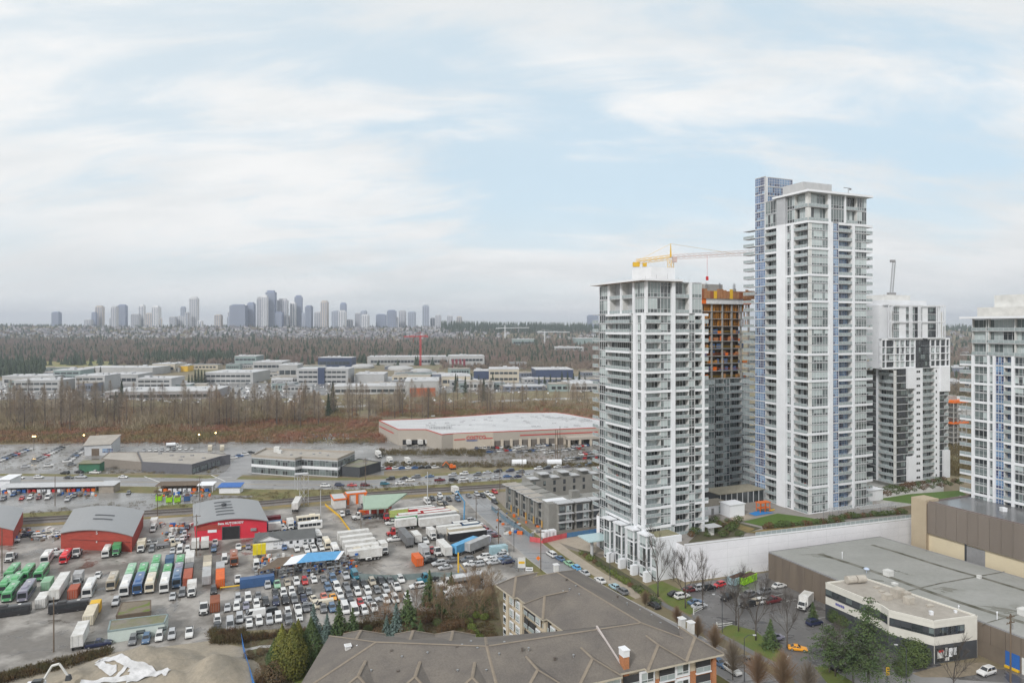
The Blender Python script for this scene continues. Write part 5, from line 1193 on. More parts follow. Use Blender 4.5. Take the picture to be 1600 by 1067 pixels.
def make_car(kind):
 L, W, hood, belt, roof, c = {  # c: cabin base front/rear, roof front/rear (y)
  'sedan': (4.7, .90, .90, .95, 1.45, (-1.0, 1.75, -.25, 1.0)), 'hatch': (4.2, .87, .92, .97, 1.52, (-1.0, 1.95, -.3, 1.5)),
  'suv': (4.7, .93, 1.05, 1.1, 1.74, (-1.05, 2.2, -.35, 1.85)), 'minivan': (5.0, .97, 1.02, 1.1, 1.78, (-1.6, 2.42, -.6, 2.15)),
  'van': (5.6, 1.0, 1.15, 1.25, 2.25, (-2.1, 2.75, -1.3, 2.7)), 'pickup': (5.6, .98, 1.12, 1.18, 1.85, (-1.2, .75, -.45, .55)),
  'sports': (4.4, .92, .78, .86, 1.25, (-.7, 1.6, -.05, .8))}[kind]
 h = L / 2; zb = .22 if kind in ('sedan', 'hatch', 'sports') else .32
 b = MB(); tail = belt - (.05 if kind in ('sedan', 'sports') else 0)
 st = [(-h, .78, .12, .42, hood - .28), (-h + .18, .93, 0, .5, hood - .14), (c[0], 1.0, 0, .55, hood + .02), (c[1] - .3, 1.0, 0, .58, belt), (h - .2, .95, .03, .55, tail), (h, .84, .12, .5, tail - .14)]
 if kind == 'pickup': st = st[:3] + [(c[1], 1.0, 0, .6, belt), (c[1] + .06, 1.0, 0, .6, belt - .02), (h - .06, .98, 0, .6, belt - .04), (h, .95, .05, .6, belt - .08)]
 b.loft([half(y, [(W * k * .92, zb + dz), (W * k, zb + m_ * .6), (W * k * .985, (zb + zt) / 2 + .12), (W * k * .90, zt)]) for y, k, dz, m_, zt in st])
 wb, wt = W * .88, W * .70 if kind not in ('van', 'minivan') else W * .78
 B = [(-wb, c[0], belt - .04), (wb, c[0], belt - .04), (wb, c[1], belt - .04), (-wb, c[1], belt - .04)]
 T = [(-wt, c[2], roof - .05), (wt, c[2], roof - .05), (wt, c[3], roof - .05), (-wt, c[3], roof - .05)]
 k = .86; T2 = [(x * k, (y - (c[2] + c[3]) / 2) * .9 + (c[2] + c[3]) / 2, roof) for x, y, z in T]
 vs = B + T + T2
 b.add(vs, [(0, 1, 5, 4), (1, 2, 6, 5), (2, 3, 7, 6), (3, 0, 4, 7), (4, 5, 9, 8), (5, 6, 10, 9), (6, 7, 11, 10), (7, 4, 8, 11), (8, 9, 10, 11)])
 if kind == 'pickup': b.box(-W * .80, W * .80, c[1] + .12, h - .16, belt - .5, belt + .004, 1)
 b.box(-W * .6, W * .6, -h - .03, -h + .1, .34, .5, 1); b.box(-W * .8, W * .8, -h + .45, h - .45, .07, .36, 1)  # second box: black underbody added for a dark contact with the ground
 kit = [('body', b.mesh('body', [carpaint, black], smooth=False), (0, 0, 0), 1)]
 kit.append(('windscreen', quads((B[0], B[1], T[1], T[0])), (0, 0, 0), 0)); kit.append(('rear_window', quads((B[2], B[3], T[3], T[2])), (0, 0, 0), 0))
 for s in (1, -1):
  bt, tt = ((B[1], B[2], T[2], T[1]) if s > 0 else (B[3], B[0], T[0], T[3]))[:2], None
  q = (B[1], B[2], T[2], T[1]) if s > 0 else (B[3], B[0], T[0], T[3])
  q = [Vector(p) for p in q]; m1, m2 = q[0].lerp(q[1], .5), q[3].lerp(q[2], .5)
  qq = [(q[0], m1, m2, q[3]), (m1, q[1], q[2], m2)]
  if kind == 'van': qq = [(q[0], q[0].lerp(q[1], .3), q[3].lerp(q[2], .25), q[3])] if s > 0 else [(q[0].lerp(q[1], .7), q[1], q[2], q[3].lerp(q[2], .75))]
  kit.append(('side_window', quads(*qq, ins=.05), (0, 0, 0), 0))
 wy = h - .85 if kind != 'van' else h - 1.0
 for x in (W - .1, -W + .1):
  for y in (-wy, wy): kit.append(('wheel', WH, (x, y, .33), 0))
 for x in (W * .62, -W * .62):
  lb = MB(); lb.box(-.16, .16, -.03, .06, -.08, .08); kit.append(('headlight', lb.mesh('headlight', lampglass), (x, -h + .06, hood - .26), 0))
  tb = MB(); tb.box(-.13, .13, -.06, .03, -.12, .1); kit.append(('tail_light', tb.mesh('tail', taillens), (x * 1.12, h - .04, tail - .3), 0))
 return kit, L, 2 * W
def ribbed_box(L, W, H, z, ribs=.0, m=0):
 """freight body; ribs > 0 gives corrugated sides"""
 b = MB(); b.box(-W / 2, W / 2, -L / 2, L / 2, z, z + H, m)
 if ribs:
  n = int(L / .55)
  for i in range(n):
   y = -L / 2 + .2 + i * (L - .4) / (n - 1)
   for s in (1, -1): b.box(s * W / 2 - .02, s * W / 2 + .05, y - .11, y + .11, z + .12, z + H - .12, m)
  for i in range(5):
   x = -W / 2 + .25 + i * (W - .5) / 4; b.box(x - .12, x + .12, L / 2 - .02, L / 2 + .05, z + .12, z + H - .12, m)
 else:
  for y in (-L / 2, L / 2):
   for x in (-W / 2, W / 2): b.box(x - .05, x + .05, y - .05, y + .05, z, z + H + .03, m)
  b.box(-W / 2 - .03, W / 2 + .03, -L / 2 - .03, L / 2 + .03, z + H - .12, z + H - .02, m)
 return b
def cab_parts(y0, W=2.3, H=2.5, nose=0.0):
 """truck cab whose back is at y0; nose = length of bonnet in front"""
 b = MB(); f = y0 - 1.7
 b.loft([half(f, [(W / 2 * .9, .45), (W / 2, .9), (W / 2 * .97, 1.45)]), half(y0, [(W / 2, .45), (W / 2, .9), (W / 2, 1.45)])])
 B = [(-W / 2 * .96, f + .02, 1.44), (W / 2 * .96, f + .02, 1.44), (W / 2 * .98, y0, 1.44), (-W / 2 * .98, y0, 1.44)]; T = [(-W / 2 * .82, f + .5, H), (W / 2 * .82, f + .5, H), (W / 2 * .85, y0, H), (-W / 2 * .85, y0, H)]
 b.add(B + T, [(0, 1, 5, 4), (1, 2, 6, 5), (2, 3, 7, 6), (3, 0, 4, 7), (4, 5, 6, 7)])
 if nose: b.loft([half(f - nose, [(W / 2 * .62, .55), (W / 2 * .7, .9), (W / 2 * .6, 1.3)]), half(f, [(W / 2 * .8, .5), (W / 2 * .85, .9), (W / 2 * .75, 1.46)])])
 b.box(-W / 2, W / 2, f - nose - .12, f - nose + .08, .4, .68, 1); b.box(-W * .25, W * .25, f - nose - .02, f - nose + .05, .75, 1.2, 1)
 kit = [('cab', b.mesh('cab', [carpaint, black]), (0, 0, 0), 1), ('windscreen', quads((B[0], B[1], T[1], T[0])), (0, 0, 0), 0)]
 for q in ((B[1], B[2], T[2], T[1]), (B[3], B[0], T[0], T[3])): kit.append(('side_window', quads(q, ins=.2), (0, 0, 0), 0))
 for x in (-W * .36, W * .36): lb = MB(); lb.box(-.17, .17, -.03, .05, -.1, .1); kit.append(('headlight', lb.mesh('headlight', lampglass), (x, f - nose - .0, .85), 0))
 return kit
def make_big(kind, L):
 kit = []; W = 2.5
 def wheels(ys, r=.5): 
  for y in ys:
   for x in (W / 2 - .2, -W / 2 + .2): kit.append(('wheel', WHB, (x, y, r), 0))
 if kind in ('container', 'box'):
  b = ribbed_box(L, 2.45, 2.6, .12, .5); b.box(-1.2, 1.2, -L / 2 - .03, -L / 2, .2, 2.65, 1 if kind == 'box' else 0); kit.append(('container_body', b.mesh('container', [paint, offwhite]), (0, 0, 0), 1))
  for s in (-1, 1):
   d = MB(); d.box(-.57, .57, -.05, 0, 0, 2.35); [d.box(x - .03, x + .03, -.1, -.05, .05, 2.3, 1) for x in (-.3, .3)]; kit.append(('door', d.mesh('door', [paint, steel]), (s * .59, -L / 2 - .035, .22), 1))
 elif kind == 'trailer':
  b = ribbed_box(L, W, 2.75, 1.15); kit.append(('cargo_box', b.mesh('box', paint), (0, 0, 0), 1))
  f = MB(); f.box(-.5, .5, -L / 2 + .5, L / 2 - .3, .85, 1.15); f.box(-.9, -.7, L * .22, L * .22 + .15, 0, .9); f.box(.7, .9, L * .22, L * .22 + .15, 0, .9); kit.append(('underframe', f.mesh('underframe', black), (0, 0, 0), 0))
  for s in (-1, 1):
   d = MB(); d.box(-.58, .58, -.05, 0, 0, 2.55); d.box(-.3, -.25, -.09, -.05, 0, 2.5, 1); kit.append(('door', d.mesh('door', [paint, steel]), (s * .6, -L / 2 - .01, 1.25), 1))
  wheels((-L / 2 + 1.2, -L / 2 + 2.4))
 elif kind == 'boxtruck':
  kit += cab_parts(-L / 2 + 2.5, 2.1, 2.35, .5)
  b = ribbed_box(L - 2.6, 2.4, 2.5, .95); kit.append(('cargo_box', b.mesh('box', paint), (0, 1.3, 0), 2)); f = MB(); f.box(-.6, .6, -L / 2 + 1.8, L / 2 - .2, .6, .95); kit.append(('underframe', f.mesh('uf', black), (0, 0, 0), 0))
  wheels((-L / 2 + 1.4, L / 2 - 1.5), .45)
 elif kind in ('tractor', 'flatbed', 'tanker', 'mixer'):
  kit += cab_parts(-L / 2 + 3.3, 2.3, 2.75, 1.4)
  f = MB(); f.box(-.5, .5, -L / 2 + 1, L / 2, .7, 1.0); kit.append(('underframe', f.mesh('uf', black), (0, 0, 0), 0)); wheels((-L / 2 + 1.3, L / 2 - .9, L / 2 - 2.1))
  if kind == 'flatbed': d = MB(); d.box(-1.25, 1.25, -L / 2 + 3.6, L / 2, 1.0, 1.2); d.box(-1.25, 1.25, -L / 2 + 3.6, -L / 2 + 3.75, 1.2, 2.3); kit.append(('flat_deck', d.mesh('deck', mat('deck', (.2, .2, .21), .6)), (0, 0, 0), 0))
  if kind == 'tractor': d = MB(); d.tube((0, 0, 0), (0, 0, 1.9), .09); [kit.append(('exhaust_stack', d.mesh('stack', steel), (x, -L / 2 + 3.45, 1.2), 0)) for x in (-1, 1)]
  if kind in ('tanker', 'mixer'):
   d = MB(); y0 = -L / 2 + 3.8; d.tube((0, y0, 2.3), (0, L / 2, 2.3), 1.15, n=14); d.tube((0, y0 - .3, 2.3), (0, y0, 2.3), .7, 1.15, n=14); kit.append(('tank', d.mesh('tank', [mat('polished_tank', (.72, .73, .74), .25, metal=.7, var=.1), ]) if kind == 'tanker' else d.mesh('drum', white), (0, 0, 0), 0))
 elif kind in ('coach', 'transit', 'minibus', 'motorhome', 'tram'):
  H = {'coach': 3.3, 'transit': 3.0, 'minibus': 2.75, 'motorhome': 3.1, 'tram': 3.2}[kind]; W = 2.5 if kind != 'minibus' else 2.2; h = L / 2; b = MB()
  prof = lambda k, lo: [(W / 2 * k, lo), (W / 2 * k, 1.2), (W / 2 * k * .985, H - .35), (W / 2 * k * .9, H - .08), (W / 2 * k * .6, H)]
  b.loft([half(-h, prof(.93, .5)), half(-h + .25, prof(1, .35)), half(h - .2, prof(1, .35)), half(h, prof(.95, .5))])
  kit.append(('body', b.mesh('bus_body', carpaint), (0, 0, 0), 1))
  kit.append(('windscreen', quads(((-W * .44, -h - .005, 1.35), (W * .44, -h - .005, 1.35), (W * .42, -h + .0, H - .5), (-W * .42, -h, H - .5)), ins=.05), (0, 0, 0), 0))
  kit.append(('rear_window', quads(((W * .4, h + .005, 1.7), (-W * .4, h + .005, 1.7), (-W * .4, h, H - .6), (W * .4, h, H - .6)), ins=.12), (0, 0, 0), 0))
  n = max(2, int((L - 1.2) / 1.5)); me = {}
  for s in (1, -1):
   for i in range(n):
    y0 = -h + .7 + i * (L - 1.3) / n; y1 = y0 + (L - 1.3) / n - .08; x = s * (W / 2 + .003)
    q = ((x, y0, 1.45), (x, y1, 1.45), (x * .99, y1, H - .55), (x * .99, y0, H - .55)); kit.append(('side_window', quads(q if s > 0 else (q[1], q[0], q[3], q[2]), ins=.03), (0, 0, 0), 0))
   kit.append(('stripe', box_mesh('bstripe', .02, L - .8, .28, paint, -h + .4), (s * (W / 2 + .012) - .01, 0, .85), 2))
  u = MB(); u.box(-.75, .75, -1.1, 1.1, 0, .28); u.box(-.6, .6, -.9, .9, .28, .33); kit.append(('roof_unit', u.mesh('roof_unit', paint), (0, -h * .35, H - .02), 3))
  u = MB(); u.box(-.35, .35, -.35, .35, 0, .12); kit.append(('roof_hatch', u.mesh('hatch', offwhite), (0, h * .45, H - .02), 0))
  for x in (W * .36, -W * .36): lb = MB(); lb.box(-.18, .18, -.04, .03, -.1, .1); kit.append(('headlight', lb.mesh('headlight', lampglass), (x, -h - .0, .8), 0))
  bb = MB(); bb.box(-W * .47, W * .47, -h - .1, -h + .1, .35, .58); bb.box(-W * .45, W * .45, -h + .4, h - .4, .12, .5); kit.append(('bumper_underbody', bb.mesh('bumper_underbody', black), (0, 0, 0), 0)); wheels((-h + 2.2 if L > 8 else -h + 1.1, h - 2.6 if L > 8 else h - 1.4))  # lower box: black underframe added to darken the contact under the bus
 elif kind == 'skip':
  b = MB(); b.loft([[(-1.2, -L / 2, .2), (1.2, -L / 2, .2), (1.2, -L / 2, 2.2), (-1.2, -L / 2, 2.2)], [(-1.2, L / 2, .2), (1.2, L / 2, .2), (1.2, L / 2, 2.2), (-1.2, L / 2, 2.2)]])
  for i in range(7): y = -L / 2 + .3 + i * (L - .6) / 6; b.box(-1.28, 1.28, y - .08, y + .08, .2, 2.15)
  b.box(-1.3, 1.3, -L / 2 - .06, L / 2 + .06, 2.1, 2.24); kit.append(('skip_body', b.mesh('skip', paint), (0, 0, 0), 1))
  b = MB(); b.box(-1.05, 1.05, -L / 2 + .15, L / 2 - .15, 2.2, 2.26); kit.append(('load', b.mesh('load', mat('rusty_scrap', (.12, .055, .035), .9, var=.5, scale=2)), (0, 0, 0), 0))
 return kit, L, W
DEFL = {'container': 6.1, 'box': 6.1, 'trailer': 13, 'boxtruck': 7, 'tractor': 7, 'flatbed': 9, 'tanker': 12, 'mixer': 9, 'coach': 12, 'transit': 11, 'minibus': 7.5, 'motorhome': 9, 'tram': 9, 'skip': 7}
HEAD = {'S': TH, 'N': TH + pi, 'W': TH - pi / 2, 'E': TH + pi / 2}
CLR = {'white': (.70, .70, .69), 'silver': (.46, .47, .485), 'grey': (.17, .175, .185), 'black': (.022, .022, .025), 'blue': (.05, .12, .28), 'navy': (.018, .025, .07), 'red': (.48, .025, .025), 'maroon': (.14, .015, .02),
       'beige': (.42, .37, .29), 'cream': (.66, .6, .48), 'green': (.11, .37, .16), 'pale green': (.28, .5, .33), 'lime': (.5, .62, .2), 'teal': (.02, .17, .24), 'orange': (.72, .14, .02), 'yellow': (.78, .48, .03), 'amber': (.85, .36, .01),
       'brown': (.27, .08, .03), 'rust': (.42, .10, .05), 'sky blue': (.13, .40, .68), 'light blue': (.38, .55, .62), 'purple': (.24, .235, .30), 'steel blue': (.09, .16, .27), 'coral': (.6, .16, .10), 'bright green': (.33, .68, .02), 'signal red': (.66, .03, .04)}
NOUN = {'sedan': 'sedan', 'hatch': 'hatchback', 'suv': 'SUV', 'minivan': 'minivan', 'van': 'van', 'pickup': 'pickup truck', 'sports': 'sports car', 'container': 'shipping container', 'box': 'shipping container', 'trailer': 'semi trailer', 'boxtruck': 'box truck',
  'tractor': 'tractor unit', 'flatbed': 'flatbed truck', 'tanker': 'tanker truck', 'mixer': 'concrete mixer', 'coach': 'coach', 'transit': 'bus', 'minibus': 'minibus', 'motorhome': 'motorhome', 'tram': 'trolley bus', 'skip': 'skip'}
CATN = {'sedan': 'car', 'hatch': 'car', 'suv': 'car', 'sports': 'car', 'minivan': 'minivan', 'pickup': 'pickup truck', 'container': 'container', 'box': 'container', 'trailer': 'trailer', 'tractor': 'truck', 'flatbed': 'truck', 'tanker': 'tanker', 'mixer': 'truck', 'transit': 'bus', 'coach': 'coach', 'tram': 'bus', 'boxtruck': 'truck'}
ORD = ['first', 'second', 'third', 'fourth', 'fifth', 'sixth', 'seventh', 'eighth', 'ninth', 'tenth', 'eleventh', 'twelfth', 'thirteenth', 'fourteenth', 'fifteenth', 'sixteenth', 'seventeenth', 'eighteenth', 'nineteenth', 'twentieth']
NCAR = [0]
def vehicle(kind, px, py, col='white', head='S', L=None, label=None, group=None, col2=None, z=0.0, far=False, jit=0.0):
 cars = kind in ('sedan', 'hatch', 'suv', 'minivan', 'van', 'pickup', 'sports')
 L = None if cars else (L or DEFL[kind]); key = (kind, L)
 if key not in KITS: KITS[key] = make_car(kind) if cars else make_big(kind, L)
 kit, ln, wd = KITS[key]; p = G(px, py, z)
 rz = HEAD[head] if isinstance(head, str) else radians(head)
 near = abs(cos(rz - TH)) * ln / 2 + abs(sin(rz - TH)) * wd / 2; p = p + V * near
 c = CLR[col]; c2 = CLR[col2] if col2 else c
 nm = {'sedan': 'car', 'hatch': 'car', 'suv': 'car', 'sports': 'car', 'pickup': 'pickup_truck', 'van': 'van', 'minivan': 'minivan'}.get(kind, NOUN[kind].replace(' ', '_'))
 rz += RND.uniform(-jit, jit)
 t = thing(nm, tuple(p), rz, label=label or '%s %s' % (col, NOUN[kind]), cat=CATN.get(kind, NOUN[kind]), group=group)
 for pn, me, loc, paintk in kit:
  o = ob(pn, me, t, loc)
  if paintk: o.color = (*(c if paintk == 1 else c2 if paintk == 2 else tuple(min(1, k * 1.25 + .05) for k in c)), 1)
 NCAR[0] += 1
 return t
def row(desc, group, spec, head='S', jit=.02, **kw):
 """spec: 'px py kind colour[/colour2]; ...' read left to right along the row desc names"""
 items = [s.split(None, 3) for s in spec.split(';') if s.strip()]; seen = {}; tot = {}
 for it in items: k = (it[3].split('/')[0], NOUN[it[2]]); tot[k] = tot.get(k, 0) + 1
 for px, py, kind, col in items:
  c, c2 = (col.split('/') + [None])[:2]; k = (c, NOUN[kind]); seen[k] = seen.get(k, 0) + 1
  if tot[k] == 1: lb = '%s %s %s' % (c, NOUN[kind], desc)
  elif tot[k] == 2: lb = '%s of two %s %ss %s' % (('left', 'right')[seen[k] - 1], c, NOUN[kind], desc)
  else: lb = '%s %s %s from the left %s' % (ORD[seen[k] - 1], c, NOUN[kind], desc)
  vehicle(kind, float(px), float(py), c, head, label=lb, group=group, col2=c2, jit=jit, **kw)
# ---- the used-car yard
row('in the row along the scrap yard fence', 'cars parked along the scrap yard', '419 921 suv silver; 434 921 pickup pale green; 450 917 sedan beige; 464.5 916 suv white; 477.5 915 suv red; 492 912 sedan white; 507 911 sedan grey; 522 911 minivan steel blue; 542.6 907 pickup silver; 557 907 van teal')
row('in the front of the long double row', 'cars in the long double row', '355.4 957 sedan silver; 370 956 suv white; 385 954 sedan purple; 401.5 952.5 suv white; 416 949 suv black; 432 948 suv navy; 447 946 suv black; 461 944 suv grey; 476 942 sedan navy; 508 939.5 sedan coral; 522 939.5 sports amber; 533.6 937 suv white; 547.4 935 suv grey; 561 932.6 suv white; 577 931 suv white; 591.4 928.5 hatch grey; 606 928 suv silver; 623 925 pickup white')
row('in the back of the long double row', 'cars in the long double row', '372 943 suv silver; 388 942 minivan white; 404 938 sedan grey; 431 933 sedan black; 444 934 suv white; 457 932 suv white; 471 930 suv black; 484 931 sedan grey; 514 925 suv steel blue; 528 924 minivan white; 543 922 sedan grey; 556 920 suv black; 570 918 sedan black; 584 916 suv beige; 598 915 suv black; 612 913 hatch grey; 629 912 suv white')
vehicle('sedan', 492, 944, 'cream', 33, label='cream sedan parked askew between the navy sedan and the coral sedan')
row('standing sideways in the aisle before the hedge', 'cars standing sideways in the aisle', '398 967 van white; 421 961 suv black; 477 955 suv grey; 506 951 van cream; 540 947 sedan black; 569 943 sedan white; 600 939 sedan silver; 653 920 suv white', 'W')
row('in the row just behind the dry hedge', 'cars parked behind the dry hedge', '339.6 978 suv white; 360 978 sedan white; 374.6 975 minivan silver; 389 971 suv grey; 405.6 979 suv white; 422 977 suv silver; 436 974 minivan white; 451 966 suv white; 467 961 pickup white; 480 958 suv grey; 507 959 suv grey; 521 958 suv steel blue; 542 961 van white; 557 964 van white; 572 962 suv white; 587 958 pickup white')
row('in the half row nearest the dry hedge', 'cars parked behind the dry hedge', '339 990 suv black; 359.5 987 van silver; 390 982 sedan white; 452 977 suv grey; 469 972 sedan white; 538 952 suv grey; 551 951 suv black; 565 949 hatch red; 580 948 suv silver; 606 945 suv white; 620 944 minivan white; 640 942 suv white')
# ---- buses, coaches and boxes on the left
gb = 'green buses parked at the left of the yard'
for px, py, lb in ((2, 930, 'green bus cut off by the left edge, behind the frontmost green bus'), (10, 942, 'frontmost green bus, its end turned to the viewer, beside the black minibus'), (19, 924, 'green bus between the frontmost green bus and the purple coach'), (12.5, 909, 'green bus at the back left of the green group'), (36, 910, 'green bus second from the right at the back of the green group'), (59, 909, 'rightmost green bus at the back, clear of the others')):
 vehicle('transit', px, py, 'green', 'S', 9.5, lb, gb)
vehicle('coach', 34, 942, 'purple', 'S', 11, 'silver-purple coach with a dark front beside the green buses', col2='navy')
vehicle('box', 71, 923, 'pale green', 'S', 5, 'short pale green container left of the long white trailer')
vehicle('trailer', 84, 943, 'white', 'S', 15.5, 'long white-roofed grey semi trailer among the buses at left', col2='grey')
vehicle('container', 62.5, 951, 'white', 'S', 6, 'dirty white container in front of the long white trailer')
vehicle('container', 113, 936, 'rust', 'S', 5, 'rust red container right of the long white trailer'); vehicle('boxtruck', 118, 919, 'silver', 'S', 6.5, 'silver box truck behind the rust red container')
vehicle('motorhome', 135, 936, 'white', 'S', 10, 'white motorhome with teal front, right of the rust red container', col2='teal')
for px, py, lb in ((14, 964, 'left of two black minibuses, parked sideways with a swirl on its flank'), (107, 957, 'right of two black minibuses, parked sideways with a swirl on its flank')):
 t = vehicle('minibus', px, py, 'black', 'W', 9.4, lb, 'black minibuses with a pale swirl'); b = MB()
 for k in range(9): b.box(0, .02, .6 - k * .25, .95 - k * .25, 1.0 + .09 * k - (k % 3) * .08, 1.2 + .07 * k)
 ob('swirl_emblem', b.mesh('swirl', mat('swirl', (.55, .58, .7), .4)), t, (-1.145, 1.4, -.0))
vehicle('tram', 172.5, 924, 'beige', 'S', 9, 'beige and yellow trolley bus with a dark front', col2='yellow')
vehicle('sedan', 151, 905, 'white', 'S', label='lone white sedan standing behind the motorhome')
vehicle('minibus', 98, 882, 'signal red', 'S', 9, 'bright red bus in front of the weathered red garage')
vehicle('motorhome', 69, 883, 'white', 'S', 7.5, 'white motorhome left of the bright red bus'); vehicle('flatbed', 12, 880, 'white', 'S', 7.5, 'white flatbed truck by the left edge')
vehicle('minibus', 164, 872.5, 'white', 'S', 7.5, 'white minibus with a black front by the weathered red garage', col2='black'); vehicle('boxtruck', 180, 870.6, 'green', 'S', 6.5, 'small green box truck beside the white minibus', col2='green')
vehicle('flatbed', 117, 873, 'white', 'S', 7, 'white flatbed truck right of the bright red bus')
# columns of stored coaches
def column(px, py, items):
 base = G(px, py)
 for kind, L, c, c2, lb in items:
  q = base; r_ = HZP + FOC * EYE / q.y; vehicle(kind, CXP + FOC * q.x / q.y, r_, c, 'S', L, lb, 'coaches and boxes stored in columns', col2=c2); base = base + V * (L + .9)
column(193, 933, [('motorhome', 11, 'white', 'rust', 'white motorhome heading the leftmost column of stored coaches'), ('transit', 10, 'pale green', 'green', 'pale green bus behind the leftmost white motorhome')])
column(214, 930, [('coach', 11, 'blue', 'white', 'blue-fronted coach with a striped white roof'), ('transit', 9, 'green', 'green', 'green bus behind the blue-fronted coach')])
column(233, 927.5, [('motorhome', 10, 'cream', 'rust', 'cream motorhome in the third column of stored coaches'), ('transit', 8, 'pale green', 'green', 'nearer pale green bus behind the cream motorhome'), ('transit', 8, 'green', 'green', 'farther green bus behind the cream motorhome')])
column(256, 927.5, [('motorhome', 10.5, 'white', 'beige', 'white motorhome in the fourth column of stored coaches'), ('transit', 7, 'green', 'green', 'green bus behind the fourth white motorhome'), ('boxtruck', 7, 'steel blue', 'steel blue', 'steel blue box truck behind the green bus of the fourth column')])
column(275.6, 920, [('coach', 9, 'steel blue', 'white', 'steel blue coach with a striped white roof'), ('transit', 6, 'purple', 'green', 'purple and green bus behind the steel blue coach'), ('transit', 7, 'green', 'green', 'green bus at the back of the fifth column')])
column(292.5, 917, [('container', 9, 'rust', None, 'salmon red container below the white box trailer'), ('container', 5, 'grey', None, 'grey container behind the salmon red container'), ('trailer', 8, 'white', 'white', 'white box trailer beside the dark lamp post')])
column(322.5, 914, [('container', 9, 'silver', None, 'grey-white container between salmon and orange containers'), ('box', 4, 'cream', None, 'cream container behind the grey-white container'), ('box', 6, 'beige', None, 'beige container at the back of the seventh column')])
column(344, 919, [('container', 10, 'orange', None, 'long orange container beside the yellow curb'), ('box', 6, 'silver', None, 'silver container behind the long orange container')])
row('beside the old red and blue bus', 'vehicles beside the old bus', '351 882 van white; 372 912.5 pickup white'); vehicle('tram', 366, 886, 'brown', 'S', 9, 'old bus with rust red roof and blue front', col2='blue')
vehicle('van', 401, 889, 'white', 'N', label='white van seen from above beside the scrap racks')
row('below the columns of coaches', 'vehicles parked below the stored coaches', '269 939 sedan silver; 284 934 minivan grey; 334 930 suv black'); vehicle('boxtruck', 299, 935, 'white', 'S', 6.5, 'white box truck below the columns of coaches')
vehicle('tractor', 318, 963, 'white', 'S', 7, 'old white truck with an orange drum, beside the brown container', col2='orange'); vehicle('container', 335.6, 957, 'brown', 'S', 6, 'brown container left of the long double row')
row('behind the columns of coaches', 'vehicles behind the stored coaches', '236 864 suv grey; 269 866 sedan silver; 280.6 866 van white; 292.5 864 suv white'); vehicle('boxtruck', 219, 865, 'white', 'S', 7, 'white delivery truck right of the weathered red garage', col2='cream'); vehicle('pickup', 232, 853, 'white', 'W', label='white pickup truck parked sideways behind the white delivery truck')
vehicle('boxtruck', 305, 861, 'white', 'N', 7, 'left of two white box trucks at the corner of the bright red shop'); vehicle('boxtruck', 320, 860, 'silver', 'N', 8, 'right of two white box trucks at the corner of the bright red shop', col2='white')
row('in front of the bright red shop', 'vehicles in front of the bright red shop', '334 863 suv steel blue; 373 861 pickup white; 388 859 sedan purple'); vehicle('pickup', 336, 854, 'white', 'S', label='white pickup truck at the left of the open shop door')
row('between the two barrel-roofed garages', 'vehicles between the garages', '238 832 van white; 268 848 pickup white; 276 853 suv silver; 284 846 sedan white; 288 840 suv silver; 285 834 sedan steel blue; 292 828 sedan navy'); vehicle('flatbed', 263, 856, 'cream', 'E', 8, 'cream flatbed truck between the garages'); vehicle('boxtruck', 239, 829, 'white', 'S', 7, 'white box truck behind the white van between the garages')
row('beside the garage at the left edge', 'vehicles beside the left garage', '18 848 sedan silver; 48 838 pickup navy; 60 840 suv white; 75 838 suv beige; 90 838 sedan white; 86 866 pickup white; 78 872 suv white', 'E')
# ---- below: by the mossy office
row('in front of the pale green site office', 'vehicles in front of the site office', '206 1010 suv grey; 227 1008 suv steel blue; 247.5 1004 suv white; 267.5 1001 suv silver; 295 999 pickup white'); vehicle('pickup', 153, 1012, 'navy', 'E', label='navy pickup truck parked sideways behind the white trailer')
vehicle('trailer', 120, 1018, 'white', 'S', 9, 'white trailer at the edge of the yard beside the navy pickup'); vehicle('box', 137, 978, 'cream', 'S', 8, 'cream site cabin with two small windows, left of the site office'); vehicle('suv', 179, 948, 'silver', 'S', label='silver SUV beside the mossy annex'); vehicle('box', 148, 958, 'yellow', 'S', 3, 'small yellow bin behind the cream site cabin')
# ---- white vans and trailers in the middle of the yard
row('left of the white trailers', 'white minibuses in the yard', '499 847 minibus white; 513 859 minibus cream; 526 869 minibus white')
row('in front of the white workshop', 'cars in front of the white workshop', '465 863 suv white; 481 865 sedan white; 492 864 pickup white; 504 861 sedan white; 445 860 sedan blue; 430 858 van white'); row('parked behind others before the white workshop', 'cars in front of the white workshop', '478 857 suv white; 489 856 sedan white; 500 853 suv silver')
for k, lb in enumerate(('rearmost', 'second', 'third', 'fourth', 'frontmost')): vehicle('trailer', 553 + k * 4.5, 847 + k * 7.5, 'white', 'E', 11, '%s of the five white trailers lying side by side' % lb, 'five white trailers side by side')
for px, py, c, lb in ((561, 877, 'cream', 'cream box truck in front of the white trailers'), (577, 877.6, 'white', 'white box truck between the cream one and the open yard'), (590, 874, 'white', 'rightmost white box truck in the front of the white trailers'), (603, 868, 'white', 'white box truck standing behind the rightmost one')): vehicle('boxtruck', px, py, c, 'S', 7, lb, 'box trucks in front of the white trailers')
